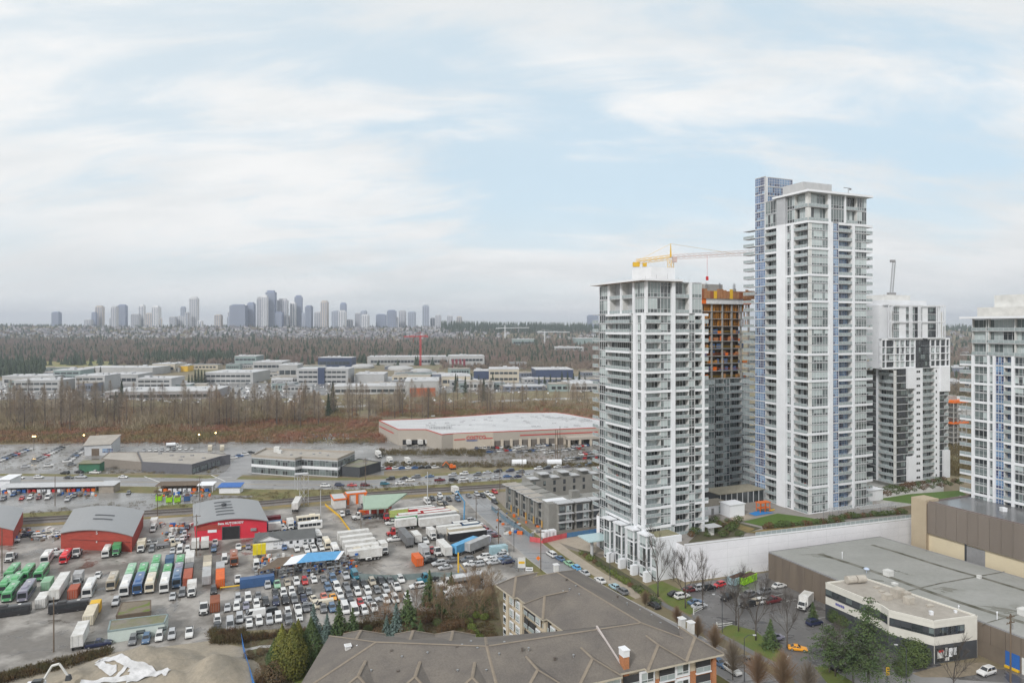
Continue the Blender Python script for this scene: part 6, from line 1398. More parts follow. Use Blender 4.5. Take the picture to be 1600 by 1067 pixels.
# ---- the stack of trailers and trucks right of the middle
tg = 'trailers parked in the middle yard'
for px, py, c, c2, L, lb in ((643, 809, 'lime', 'white', 18, 'long lime green trailer behind the red trailers'), (660, 809, 'red', 'red', 11, 'rearmost of the red trailers below the lime one'), (675, 811, 'signal red', 'red', 11, 'middle of the red trailers below the lime one'), (684, 814, 'red', 'red', 11, 'frontmost red trailer at the right'), (641, 818, 'red', 'red', 9, 'red trailer at the left below the lime one'), (637, 822, 'green', 'green', 9, 'dark green trailer left of the long pale one'), (635, 827, 'white', 'red', 8, 'white trailer with a red flank behind the grey trailer'), (684, 818, 'silver', 'silver', 16, 'long pale grey trailer below the red trailers'), (688, 824, 'white', 'white', 16, 'long white trailer below the pale grey trailer'), (703, 838, 'white', 'cream', 9, 'white trailer left of the navy trailer'), (721, 832, 'navy', 'navy', 6, 'navy trailer with a small white badge'), (737, 834, 'steel blue', 'grey', 6, 'steel blue trailer right of the navy one'), (728, 841, 'cream', 'white', 13, 'long cream trailer behind the black-sided one'), (732, 848, 'black', 'black', 14, 'long trailer with a black flank and pale roof')): 
 t = vehicle('trailer', px, py, c, 'E', L, lb, tg, col2=c2)
 ob('roof_skin', box_mesh('rskin', 2.4, L - .1, .03, offwhite, -L / 2 + .05), t, (-1.2, 0, 3.915))
vehicle('trailer', 712, 813, 'cream', 'S', 9, 'cream trailer beside the street, right of the red trailers', tg); vehicle('trailer', 641, 857, 'grey', 'S', 13, 'grey trailer standing at the left end of the trailer stack', tg)
vehicle('boxtruck', 654, 851, 'white', 'N', 9, 'white box truck right of the grey trailer', tg); vehicle('pickup', 667.5, 851, 'white', 'S', label='white pickup truck right of the white box truck'); vehicle('boxtruck', 679, 845, 'white', 'S', 7, 'white truck between the white pickup and the black SUV'); vehicle('suv', 692, 845, 'black', 'S', label='black SUV in front of the small tree in the trailer yard')
vehicle('pickup', 618, 846, 'white', 'W', label='white pickup truck at the left of the grey trailer'); vehicle('tractor', 619, 837, 'red', 'W', 7, 'red tractor unit left of the grey trailer'); vehicle('tractor', 606, 815, 'signal red', 'S', 7, 'bright red tractor unit beside the lime trailer'); vehicle('pickup', 614, 820, 'white', 'W', label='white pickup truck beside the bright red tractor unit')
vehicle('container', 656, 885, 'orange', 'S', 6.1, 'bright orange container alone at the edge of the trailer yard'); vehicle('boxtruck', 669, 875, 'silver', 'S', 8, 'silver truck right of the bright orange container'); vehicle('tractor', 687, 871, 'white', 'S', 7, 'white tractor unit left of the tall white box'); vehicle('trailer', 701, 873, 'white', 'N', 10, 'tall white box trailer left of the blue container', tg); vehicle('pickup', 678, 866, 'red', 'S', label='red pickup truck between the silver truck and the white tractor unit')
vehicle('trailer', 733, 868, 'sky blue', -35, 12, 'sky blue trailer with a brown roof', tg); vehicle('trailer', 752, 865, 'silver', -35, 11, 'pale grey trailer right of the sky blue one', tg, col2='cream'); vehicle('box', 781, 866, 'light blue', 'E', 6, 'light blue container at the street side of the trailer yard')
row('in the sideways row beside the sign board', 'cars parked sideways beside the sign board', '672 880 pickup black; 687 884 suv silver; 697 890 sedan silver; 708 879 sedan grey; 732 878 suv grey; 736 884 sedan white; 748 886 suv silver; 757 874 suv white; 768 877 sedan white; 773 882 sedan silver; 783 872 suv silver; 790 876 sedan steel blue; 795 881 sedan navy', 'W', jit=.06)
row('in the slanting row along the street', 'cars in the slanting row along the street', '738 816 suv silver; 743 819 sedan black; 747 822 sedan white; 752 826 sedan coral; 756 829 suv maroon; 762 833 sedan red; 768 836 suv purple; 774 840 sedan maroon', 'E')
row('by the railway fence', 'cars parked by the railway fence', '670 788 van white; 678 783 suv black; 690 786 suv grey; 704 784 suv black; 718 784 suv steel blue; 748 776 suv silver; 757 778 suv black; 765 775 pickup white; 690 778 suv white; 735 778 sedan grey; 772 780 suv white; 776 772 suv red; 776 788 suv black; 690 790 sedan beige; 698 790 sedan black')
vehicle('boxtruck', 716, 775, 'white', 'S', 7, 'white box truck by the railway fence'); vehicle('flatbed', 570, 811, 'white', 'W', 10, 'white flatbed truck in front of the red canopy base'); row('beside the yellow fence', 'cars beside the yellow fence', '536 808 suv white; 545 805 suv black'); vehicle('trailer', 466, 800, 'white', 10, 12, 'white trailer with a yellow edge beside the lattice mast'); vehicle('container', 426, 818, 'maroon', 'E', 6, 'maroon container right of the bright red shop'); vehicle('container', 428, 826, 'steel blue', 'E', 6, 'steel blue container in front of the maroon container'); vehicle('boxtruck', 435, 831, 'white', 'E', 7, 'white truck behind the white workshop'); vehicle('boxtruck', 455, 829, 'white', 'S', 6.5, 'white truck between the workshop and the white trailer'); vehicle('motorhome', 482, 818, 'cream', 'E', 9, 'cream motorhome behind the white workshop'); vehicle('motorhome', 485, 828, 'white', 'E', 9, 'white motorhome beside the end of the white workshop')
vehicle('container', 402, 917, 'blue', 'E', 9.5, 'long blue container along the yellow curb'); vehicle('tractor', 670, 911, 'teal', 'W', 7, 'teal tractor unit behind the small spruce'); vehicle('tanker', 722, 916, 'white', 'W', 14, 'silver tanker truck behind the garden trees'); vehicle('boxtruck', 708, 938, 'white', 'W', 7, 'white box truck behind the bare garden trees')
# ---- traffic on the main road (queue to the left, oncoming to the right)
def traffic(desc, group, spec, flip):
 items = [s.split(None, 3) for s in spec.split(';')]; pts = []
 for a, b_ in zip(ROAD, ROAD[1:]): pts.append((a, b_))
 tot, seen = {}, {}
 for it in items: k = (it[3], NOUN[it[2]]); tot[k] = tot.get(k, 0) + 1
 for px, py, kind, c in items:
  g = G(float(px), float(py)); dd_ = next((b_ - a for a, b_ in pts if a.x <= g.x <= b_.x), U); ang = atan2(dd_.y, dd_.x)
  k = (c, NOUN[kind]); seen[k] = seen.get(k, 0) + 1
  lb = '%s %s %s' % (c, NOUN[kind], desc) if tot[k] == 1 else '%s %s %s from the left %s' % (ORD[seen[k] - 1], c, NOUN[kind], desc)
  t = vehicle(kind, float(px), float(py), c, 'W', label=lb, group=group); t.rotation_euler = (0, 0, ang + (pi / 2 if flip else -pi / 2))
traffic('in the far lanes of the main road', 'cars queueing in the far lanes', '101 741 suv black; 123 738.5 sedan black; 148 740 pickup white; 611 750 suv black; 632 749 sedan black; 651 747 suv grey; 672 746 sedan steel blue; 708 744 suv silver; 726 742 suv white; 747 743 suv grey; 762 740 sedan silver; 779 738 suv black; 798 737 suv navy; 814 739 suv grey; 842 734 suv white; 856 733 suv black; 872 731 sedan white; 886 730.5 sedan purple; 905 729 sedan grey; 921 728 suv steel blue', False)
traffic('in the near lanes of the main road', 'cars in the near lanes', '30 748 sedan white; 60 747.5 suv white; 107 748 sedan black; 126 747 pickup silver; 192 747 sedan white; 509 761 suv white; 531 760 suv navy; 551 760 sedan red; 571 760 suv maroon; 602 758 suv teal; 626 757 sedan white; 642 752 sedan white; 688 752 pickup maroon; 709 752 suv black; 726 751 suv white; 746 750 sedan silver; 778 747 sedan silver; 794 746 sedan blue; 811 746 sedan navy; 827 744 sedan silver; 845 743 suv white; 861 742 sedan black; 880 740 sedan black; 898 739 pickup grey; 918 738 sedan beige', True)
# ---- street, car park
def sa(a, b_): d = b_ - a; return math.degrees(atan2(d.y, d.x)) 
SH = sa(STREET[3], STREET[5]) + 90
for px, py, k, c, dh, lb in ((792, 885 - 15, 'suv', 'white', 0, 'white SUV driving down the street past the sign board'), (867, 872, 'minivan', 'white', 180, 'white minivan parked on the boulevard before the silver-grey sedan'), (880, 878, 'sedan', 'steel blue', 180, 'dark steel blue sedan behind the white minivan at the kerb'), (894, 886, 'sedan', 'pale green', 180, 'pale green taxi at the kerb'), (905, 892, 'hatch', 'sky blue', 180, 'sky blue hatchback at the kerb right of the green taxi'), (919, 901, 'sedan', 'silver', 180, 'silver sedan right of the sky blue hatchback'), (944, 913, 'sedan', 'white', 180, 'white sedan at the kerb half hidden by the brown roof'), (966, 923, 'hatch', 'light blue', 180, 'light blue hatchback at the kerb behind the roof edge'), (979, 931, 'suv', 'grey', 180, 'grey SUV at the kerb behind the roof edge'), (1030, 953, 'sedan', 'black', 180, 'black sedan at the kerb opposite the car park lawn'), (1135, 1046, 'sedan', 'steel blue', 0, 'steel blue sedan parked under the brick corner'), (1156, 1058, 'suv', 'white', 0, 'white SUV parked beside the columnar street tree'), (1184, 1046, 'pickup', 'grey', 180, 'grey pickup truck driving on the street')):
 vehicle(k, px, py, c, SH + dh, label=lb, group='cars on the side street')
vehicle('sports', 1257, 1021, 'amber', 75, label='amber car leaving the car park by the white gate')
cpg = 'cars in the car park beside the white wall'
for px, py, k, c, h_, lb in ((1128, 918, 'hatch', 'signal red', -60, 'bright red hatchback near the blue skip'), (1098, 923, 'suv', 'silver', 'E', 'silver SUV left of the bright red hatchback'), (1110, 922, 'suv', 'black', 'E', 'black SUV between silver SUV and red hatchback'), (1083, 925, 'sedan', 'maroon', 'E', 'maroon sedan at the back of the car park behind a bare tree'), (1069, 936, 'suv', 'white', 'E', 'white SUV in the car park behind a bare tree trunk'), (1058, 932, 'sedan', 'black', 'E', 'black sedan left of the white SUV in the car park'), (1096, 951, 'sedan', 'silver', 'E', 'silver sedan beside the white gate of the car park'), (1090, 945, 'sedan', 'steel blue', 'E', 'steel blue sedan behind the silver sedan by the gate'), (1144, 939, 'pickup', 'black', -50, 'black pickup truck in the middle of the car park'), (1172, 934, 'suv', 'grey', 'W', 'grey SUV behind the black SUV in the car park centre'), (1172, 949, 'suv', 'black', 'W', 'black SUV in the car park centre'), (1185, 946, 'suv', 'beige', 'E', 'beige SUV between the black and the white SUV'), (1195, 944, 'suv', 'white', 'E', 'white SUV left of the maroon pickup truck'), (1212, 943, 'pickup', 'maroon', 'E', 'maroon pickup truck in the car park'), (1197, 929, 'suv', 'grey', 'W', 'grey SUV behind the maroon pickup truck'), (1221, 919, 'sedan', 'white', 'E', 'white sedan by the brown warehouse wall'), (1216, 1002, 'suv', 'purple', 'E', 'dark purple SUV at the street edge of the car park'), (1277, 978, 'suv', 'navy', 'E', 'navy SUV beside the shrubs of the office'), (1316, 1048, 'suv', 'black', 'E', 'black SUV half hidden behind the big pines'), (1548, 1056, 'suv', 'white', 'W', 'white SUV at the loading doors on the far right')):
 vehicle(k, px, py, c, h_, label=lb, group=cpg)
vehicle('skip', 1160, 914, 'light blue', -52, 7, 'pale blue skip beside the white podium wall', 'two skips beside the wall'); vehicle('skip', 1175, 913, 'bright green', -52, 7, 'lime green skip beside the white podium wall', 'two skips beside the wall')
vehicle('boxtruck', 1270, 955, 'white', -40, 7.5, 'white box truck with a blue stripe at the office corner')
# ================================================================ VEGETATION
def row_of(p): return HZP + FOC * (EYE - p[2]) / p[1]
def hit(px, py):
 """where the ray through pixel (px, py) meets the land"""
 d = 140.0
 while d < 6000:
  x = (px - CXP) * d / FOC; z = terrain(x, d)
  if EYE - (py - HZP) * d / FOC <= z: return Vector((x, d, z))
  d *= 1.004
 return Vector(((px - CXP) * d / FOC, d, terrain(0, d)))
def rvec(r): return Vector((r.gauss(0, 1), r.gauss(0, 1), r.gauss(0, 1))).normalized()
def bare_tree(seed, h, spread=.55, levels=4, kids=(3, 4), lean=.25, r0=.16, twigs=4, first=.28, up=.25):
 r = random.Random(seed); tb, cb = MB(), MB(); top = h * first
 tb.tube((0, 0, -.3), (0, 0, top), r0, r0 * .8, 6)
 def grow(p, d, L, rad, lv):
  q = p + d * L * .5; d2 = (d + rvec(r) * .16).normalized(); e = q + d2 * L * .5
  B = tb if lv == 1 else cb; n = 5 if lv == 1 else 3
  B.tube(p, q, rad, rad * .8, n, cap=False); B.tube(q, e, rad * .8, rad * .55, n, cap=False)
  if lv >= levels:
   for _ in range(twigs):
    s = p.lerp(e, r.uniform(.3, 1)); dd = (d2 + rvec(r) * .8 + Vector((0, 0, up))).normalized(); cb.tube(s, s + dd * L * r.uniform(.5, .9), .018, .008, 3, cap=False)
   return
  for k in range(r.randint(*kids) + (1 if lv == 1 else 0)):
   s = q.lerp(e, r.uniform(.1, 1)) if k else e; dd = (d2 * (1 if k else 1.6) + rvec(r) * spread + Vector((0, 0, up))).normalized(); grow(s, dd, L * r.uniform(.6, .8), rad * .55, lv + 1)
 grow(Vector((0, 0, top)), Vector((r.uniform(-.1, .1), r.uniform(-.1, .1), 1)).normalized(), h * .34, r0 * .8, 1)
 for k in range(4): a = 2 * pi * (k + r.random() * .6) / 4; grow(Vector((0, 0, top * r.uniform(.75, 1.0))), Vector((cos(a) * spread * 1.3, sin(a) * spread * 1.3, 1)).normalized(), h * .27, r0 * .45, 2)
 return tb.mesh('trunk', bark, True), cb.mesh('crown', bark)
def columnar(seed, h, rad, n, m, tw=.02):
 r = random.Random(seed); tb, cb = MB(), MB(); tb.tube((0, 0, -.2), (0, 0, h * .7), .1, .04, 5)
 for _ in range(n):
  t = r.random() ** .8; z = h * (.18 + .5 * t); a = r.uniform(0, 2 * pi); p = Vector((0, 0, z * r.uniform(.75, 1))); w = rad * sin(pi * (.25 + .7 * t)) 
  e = Vector((cos(a) * w * r.uniform(.3, 1), sin(a) * w * r.uniform(.3, 1), z + h * r.uniform(.12, .3))); cb.tube(p, e, tw, tw * .5, 3, cap=False)
  for k in range(2): s = p.lerp(e, r.uniform(.3, .9)); cb.tube(s, s + (e - p).normalized() * h * .08 + rvec(r) * h * .03, tw * .6, tw * .3, 3, cap=False)
 return tb.mesh('trunk', bark), cb.mesh('crown', m)
def leafy(pts, dirs, size, m, name='crown', seed=0, aspect=.55):
 """one small leaf-spray quad per point, facing roughly along dirs"""
 r = np.random.RandomState(seed); P = np.array(pts, float); D = np.array(dirs, float); n = len(P)
 D += r.normal(0, .45, D.shape); D /= np.linalg.norm(D, axis=1)[:, None] + 1e-9
 T = np.cross(D, r.normal(0, 1, D.shape)); T /= np.linalg.norm(T, axis=1)[:, None] + 1e-9; Bq = np.cross(D, T); s = size * r.uniform(.6, 1.3, (n, 1))
 vs = np.stack([P - T * s * .5 - Bq * s * aspect * .2, P - Bq * s * aspect * .5, P + T * s * .5 + D * s * .1, P + Bq * s * aspect * .5], 1).reshape(-1, 3)
 me = bpy.data.meshes.new(name); me.vertices.add(len(vs)); me.vertices.foreach_set('co', vs.ravel()); me.loops.add(4 * n); me.loops.foreach_set('vertex_index', np.arange(4 * n, dtype=np.int32))
 me.polygons.add(n); me.polygons.foreach_set('loop_start', np.arange(0, 4 * n, 4, dtype=np.int32)); me.materials.append(m); me.update(); me.validate(); return me
def conifer(seed, h, rad, m, dens=1.0, droop=.35, base=.08, size=.55, rough=.25, power=.85, openness=0.0):
 r = random.Random(seed); P, D = [], []; tb = MB(); tb.tube((0, 0, -.3), (0, 0, h * .95), max(.1, h * .016), .03, 6); z = h * base
 while z < h:
  t = (z - h * base) / (h * (1 - base)); R = rad * max(.04, (1 - t)) ** power; nb = max(3, int(7 * (1 - t) + 4))
  for k in range(nb):
   if r.random() < openness: continue
   a = 2 * pi * (k + r.random()) / nb; L = R * r.uniform(1 - rough, 1 + rough * .7); m_ = max(2, int(L / (size * .38) * dens)); zz = z + r.uniform(-.2, .2)
   if L > rad * .4: tb.tube((0, 0, zz), (cos(a) * L * .8, sin(a) * L * .8, zz - L * droop * .7), .035, .012, 3, cap=False)
   for i in range(m_):
    u = (i + .6) / m_; w = .28 * L * (1 - u * .6)
    for _ in range(2): P.append((cos(a) * L * u + r.gauss(0, w * .5), sin(a) * L * u + r.gauss(0, w * .5), zz - L * droop * u * u + r.gauss(0, .1) + .12)); D.append((cos(a) * .45, sin(a) * .45, .9))
  z += h * .028 + R * .07
 return tb.mesh('trunk', bark), leafy(P, D, size, m, seed=seed)
def blob(seed, h, rad, m, n, size, top=.75, shell=.55):
 """rounded or flame-shaped crown: leaves through the outer part of its volume, lumpy outline"""
 r = random.Random(seed); P, D = [], []; lumps = [(rvec(r), r.uniform(.75, 1.12)) for _ in range(14)]
 for _ in range(n):
  v = rvec(r); k = max((v.dot(q) * s for q, s in lumps)); k = .72 + .32 * k; u = (shell + (1 - shell) * r.random() ** .5) * k; zz = v.z * u
  w = 1.0 if zz < 0 else (1 - zz * (1 - top)); P.append((v.x * u * rad * w, v.y * u * rad * w, h * (.5 + .5 * zz))); D.append((v.x, v.y, v.z * .6 + .35))
 tb = MB(); tb.tube((0, 0, -.2), (0, 0, h * .4), rad * .07 + .04, .05, 5); return tb.mesh('trunk', bark), leafy(P, D, size, m, seed=seed)
def plant(name, kit, p, label, cat='tree', group=None, sc=1.0, rz=None):
 t = thing(name, tuple(p), RND.uniform(0, 6.28) if rz is None else rz, label=label, cat=cat, group=group); t.scale = (sc, sc, sc)
 ob('trunk', kit[0], t); ob('crown', kit[1], t); return t
# ---- round the courtyard building
GC = [blob(60 + i, 11.5, 3.1, needle_gold, 4600, .42, .12, .6) for i in range(2)]; DC = blob(62, 11.5, 2.7, needle, 4200, .42, .12, .6)
for px, py, k, s, lb in ((441, 1052, GC[0], .95, 'golden-green cedar at the left of the cedar clump'), (459, 1062, GC[1], 1.1, 'tallest golden-green cedar in front of the clump'), (486, 1048, DC, 1.05, 'dark green cedar at the right of the clump, beside the roof corner'), (466, 1043, GC[0], .95, 'golden cedar behind the tallest one'), (428, 1055, DC, .7, 'small dark cedar at the left foot of the clump')): plant('cedar_tree', k, G(px, py), lb, 'tree', 'cedars left of the foreground roof', s)
BS = [conifer(70 + i, 7.5, 2.3, needle_blue, 1.1, .3, .04, .5, .25, .9) for i in range(2)]; SP = [conifer(75 + i, 8.5, 2.8, needle, 1.1, .35, .04, .55, .28, .9) for i in range(2)]
for px, py, k, s, lb in ((490, 1000, BS[0], 1.0, 'blue spruce left of two behind the cedar clump'), (511, 1003, BS[1], .8, 'smaller blue spruce beside the roof corner'), (530, 1003, SP[0], 1.0, 'green spruce behind the left end of the foreground roof'), (551, 1003, SP[1], .85, 'smaller green spruce right of the first green one'), (604, 1003, BS[1], .75, 'small blue-green spruce before the two taller ones'), (619, 1001, BS[0], 1.05, 'tall blue spruce beside the round brown shrub'), (637, 997, SP[1], 1.2, 'tall green spruce behind the round brown shrub'), (657, 1003, SP[0], .55, 'small green spruce right of the round brown shrub'), (671, 944, SP[0], .95, 'green spruce in front of the teal truck'), (705, 925, SP[1], .6, 'small spruce beside the tanker truck'), (690, 957, SP[1], .7, 'dark spruce within the bare thicket')): plant('spruce_tree', k, G(px, py), lb, 'tree', 'spruces behind the foreground roof', s * 1.15)
RSH = [blob(80 + i, 4.6, 2.5, rustm if i else mat('olive_twigs', (.10, .085, .045), .9, rgb2=(.13, .075, .04), scale=.6, fine=(3, .25)), 1500, .3, 1.0, .7) for i in range(2)]
for px, py, k, s, lb in ((635, 1000, 0, 1.05, 'round clipped olive-brown shrub behind the roof ridge'), (667, 972, 1, 1.1, 'round russet shrub between spruces and thicket'), (592, 1003, 1, .8, 'low round russet shrub half hidden by the roof'), (545, 1006, 1, .75, 'round russet shrub before the green spruces'), (432, 1068, 0, 1.1, 'round olive-brown shrub at the foot of the cedars'), (411, 1066, 1, .8, 'russet shrub left of the cedars'), (407, 1024, 0, .45, 'small dark round bush by the garden path'), (389, 1030, 0, .5, 'small round bush beside the blue fence'), (578, 1005, 1, .6, 'small russet shrub left of the low round one'), (768, 1004, 0, .5, 'small round bush beside the courtyard wing')): plant('round_shrub', RSH[k], G(px, py), lb, 'shrub', 'round shrubs in the garden', s)
TK = [bare_tree(90 + i, 8, .8, 4, (3, 4), r0=.1, twigs=6, first=.12) for i in range(2)]
for m_ in TK:
 for me in m_: me.materials[0] = twig_red
for i, (px, py, s) in enumerate(((602, 972, .7), (622, 965, .8), (690, 968, 1.0), (702, 960, 1.15), (712, 970, 1.0), (727, 955, 1.1), (742, 945, 1.15), (757, 950, 1.05), (764, 935, 1.0), (677, 960, .9), (720, 975, .8), (750, 965, .9), (650, 955, .8), (585, 975, .6), (770, 960, .9), (735, 935, .9))):
 plant('thicket_tree', TK[i % 2], G(px, py), 'bare brown multi-stemmed tree in the thicket behind the courtyard', 'tree', 'bare thicket trees beside the courtyard wing', s * 1.2)
hk = blob(99, 1.7, 1.3, hedgem, 700, .28, 1.0, .6); hk2 = blob(98, 2.0, 1.7, leafm, 700, .3, 1.0, .6)
for i, (px, py) in enumerate(((733, 975), (737, 984), (742, 993), (749, 1001), (757, 968), (745, 965))): plant('hedge_shrub', hk, G(px, py), 'lime green clipped hedge bush beside the courtyard wing', 'shrub', 'lime hedge beside the courtyard wing', 1.0)
for i, (px, py) in enumerate(((700, 984), (712, 981), (725, 980), (690, 990), (735, 999))): plant('hedge_shrub', blob(100 + i, 2.4, 2.2, rustm, 600, .32, 1, .6) if i == 0 else (bpy.data.meshes['trunk'], RSH[1][1]), G(px, py), 'low russet hedge shrub along the small lawn', 'shrub', 'russet hedge along the small lawn', .55 if i else 1)
for px, py, s in ((708, 948, .6), (724, 966, .5), (748, 958, .55), (762, 945, .6), (683, 978, .4), (646, 962, .45), (612, 985, .4), (575, 988, .4)): plant('evergreen_bush', blob(105 + int(px) % 3, 5, 3.4, leafm, 1300, .4, .9, .5), G(px, py), 'rounded olive green bush within the brown garden thicket', 'bush', 'green bushes in the thicket', s)
# ---- trees at the car park and the street
BT = [bare_tree(110 + i, 15, .55, 4, (3, 4), r0=.2, twigs=5, up=.35) for i in range(4)]
for i, (px, py, s, lb) in enumerate(((1028, 932, 1.15, 'largest bare tree, standing before the white townhouse end wall'), (1071, 950, 1.0, 'bare tree at the car park bank in front of the white SUV'), (1098, 952, .95, 'bare tree beside the silver sedan and white gate'), (1150, 976, .95, 'left of two bare trees on the second grass bank'), (1154, 986, .85, 'forked bare tree just before the left one on the second bank'), (1181, 1000, 1.05, 'tall straight bare tree on the second grass bank'), (1230, 1012, .85, 'bare double-stemmed tree beside the purple SUV'), (1305, 1056, .7, 'bare young tree between the two pines'), (1490, 1085, .8, 'bare tree at the bottom edge before the office entrance'), (1052, 905, .6, 'thin bare tree against the white wall'))): plant('bare_tree', BT[i % 4], G(px, py), lb, 'tree', 'bare trees round the car park', s)
CT = [columnar(120 + i, 9.5, 3.6, 620, twig_red, .024) for i in range(2)]; CT2 = columnar(123, 9.5, 4.0, 460, twig_grey, .024)
for i, (px, py, k, s, lb) in enumerate(((1145, 1062, CT2, 1.05, 'grey bare egg-shaped street tree by the white parked SUV'), (1184, 1082, CT[0], 1.0, 'russet egg-shaped street tree, left of two at the bottom'), (1223, 1088, CT[1], 1.1, 'russet egg-shaped street tree, right of two at the bottom'), (1262, 1092, CT2, .9, 'grey-brown street tree at the bottom near the pines'), (1117, 1022, CT[0], .8, 'russet street tree behind the brick corner roof'), (1090, 1002, CT[1], .7, 'russet street tree beside the two roof chimneys'), (1058, 978, CT[0], .6, 'low russet street tree behind the long roof'), (1008, 950, CT[1], .55, 'russet street tree at the end of the boulevard'))): plant('street_tree', k, G(px, py), lb, 'tree', 'columnar street trees', s)
PN = [conifer(130, 18.5, 7.0, needle, 1.0, .2, .2, .48, .5, .55, .2), conifer(131, 10.5, 5.2, needle, 1.0, .12, .35, .46, .5, .45, .2), conifer(132, 8, 2.8, needle, 1, .3, .1, .55, .35, .8, .1)]
for px, py, k, s, lb in ((1357, 1064, 0, 1.0, 'large dark pine in front of the cream office'), (1296, 1050, 1, 1.0, 'broad flat-topped pine at the car park exit'), (1333, 1070, 1, 1.1, 'spreading pine at the left foot of the large pine'), (1204, 1012, 2, .85, 'small young pine on the second grass bank'), (1270, 972, 2, .65, 'small evergreen beside the white box truck')): plant('pine_tree', PN[k], G(px, py), lb, 'tree', 'pines by the office', s)
LS = blob(140, 6.5, 3.6, leafm, 2600, .42, .9, .45)
for px, py, s, lb in ((1428, 1041, 1.0, 'round leafy evergreen tree at the office corner'), (1306, 974, .62, 'evergreen shrub at the far end of the office wall'), (1319, 980, .55, 'evergreen shrub right of the other at the office wall'), (1410, 1055, .6, 'low evergreen bush under the large pine')): plant('evergreen_shrub', LS, G(px, py), lb, 'shrub', 'evergreen shrubs at the office', s)
sh_small = [blob(150 + i, 1.6, 1.3, m_, 260, .34, 1, .5) for i, m_ in enumerate((leafm, hedgem, rustm))]
def bushes(pix, label, group, z=0.0, sc=1.0, kinds=(0, 1, 2)):
 r = random.Random(len(pix) + int(z)); 
 for px, py in pix: plant('garden_bush', sh_small[r.choice(kinds)], G(px, py, z), label, 'bush', group, sc * r.uniform(.7, 1.3))
bushes([(908 + 7 * k, 866 + 4.6 * k) for k in range(18)], 'small garden bush in the strip before the white townhouses', 'bushes before the townhouses', 0, 1.0, (0, 1, 0, 2))
for n_, lb, f_ in ((16, 'clipped bush in the bed at the podium corner beside the kiosk', lambda k: (1080 + 5 * k, 838 - (k % 5) * 4)), (10, 'clipped bush between the white pavilions and the kiosk', lambda k: (1100 + 6 * k, 815 + (k % 3) * 4)), (18, 'low bush in the row between lawn and podium railing', lambda k: (1195 + 7 * k, 826 - k * .6)), (20, 'low bush in the row under the grey pergolas', lambda k: (1300 + 6 * k, 812 - k * .5)), (18, 'bush at the lawn below the frame-grid tower', lambda k: (1380 + 7 * k, 772 - k * 1.1 + (k % 2) * 3)), (14, 'bush along the foot of the frame-grid tower', lambda k: (1370 + 8 * k, 768 - k * 1.3))): bushes([f_(k) for k in range(n_)], lb, 'roof garden: ' + lb, POD, 1.1, (0, 0, 2))
# ---- joined scatters for what nobody could count
def scatter(name, tv, tf, xf, mats, fm=None, label=None, cat=None, kind='stuff'):
 """tv, tf: template vertices and triangles; xf: rows of x, y, z, scale, height scale, turn"""
 tv, tf, xf = np.array(tv, float), np.array(tf, np.int32), np.array(xf, float); n, nv, nf = len(xf), len(tv), len(tf)
 c, s = np.cos(xf[:, 5])[:, None], np.sin(xf[:, 5])[:, None]; X = tv[:, 0][None] * xf[:, 3:4]; Y = tv[:, 1][None] * xf[:, 3:4]; Z = tv[:, 2][None] * xf[:, 4:5]
 V_ = np.stack([X * c - Y * s + xf[:, 0:1], X * s + Y * c + xf[:, 1:2], Z + xf[:, 2:3]], 2).reshape(-1, 3); F_ = (tf[None] + (np.arange(n) * nv)[:, None, None]).reshape(-1)
 me = bpy.data.meshes.new(name); me.vertices.add(n * nv); me.vertices.foreach_set('co', V_.ravel()); me.loops.add(n * nf * 3); me.loops.foreach_set('vertex_index', F_.astype(np.int32)); me.polygons.add(n * nf); me.polygons.foreach_set('loop_start', np.arange(0, n * nf * 3, 3, dtype=np.int32))
 for m in mats: me.materials.append(m)
 if fm is not None: me.polygons.foreach_set('material_index', np.tile(np.array(fm, np.int32), n))
 me.update(); o = ob(name, me, kind=kind, label=label, cat=cat); return o
def tuft(seed, n, w=.05, lo=0.0, shape=1.0, fan=.45):
 """unit bush of thin upright slivers, radius and height about 1"""
 r = random.Random(seed); tv, tf = [], []
 for _ in range(n):
  a = r.uniform(0, 6.28); q = r.random() ** .5; z0 = lo + (1 - lo) * r.random() * .6; b = Vector((cos(a) * q * fan, sin(a) * q * fan, z0)); zz = z0 + r.uniform(.2, .45); k = sin(pi * min(1, .12 + zz * .8)) ** shape
  e = Vector((cos(a) * q * k + r.gauss(0, .12), sin(a) * q * k + r.gauss(0, .12), min(1.05, zz))); s = rvec(r) * w; i = len(tv); tv += [tuple(b - s), tuple(b + s), tuple(e)]; tf.append((i, i + 1, i + 2))
 return tv, tf
def cone_tree(seed, tiers=4, n=6):
 r = random.Random(seed); tv, tf = [], []
 for t in range(tiers):
  z0 = .08 + .84 * t / tiers; z1 = min(1, z0 + 1.5 / tiers); R = (1 - t / (tiers + .3)); i = len(tv)
  for k in range(n): a = 6.28 * k / n + t; q = R * r.uniform(.65, 1.1); tv.append((cos(a) * q, sin(a) * q, z0 + r.uniform(-.04, .04)))
  tv.append((0, 0, z1)); tf += [(i + k, i + (k + 1) % n, i + n) for k in range(n)]
 return tv, tf
R2 = random.Random(21)
def in_pix(n, fx, fy, s, hs, flat=True, sink=.1):
 o = []
 for _ in range(n):
  px, py = fx(), fy(); p = G(px, py) if flat else hit(px, py); k = R2.uniform(.7, 1.3); o.append((p.x, p.y, p.z - sink, s * k, hs * k * R2.uniform(.8, 1.2), R2.uniform(0, 6.28)))
 return o
uni = R2.uniform
bt_v, bt_f = tuft(3, 34, .07, 0, .6, .8)
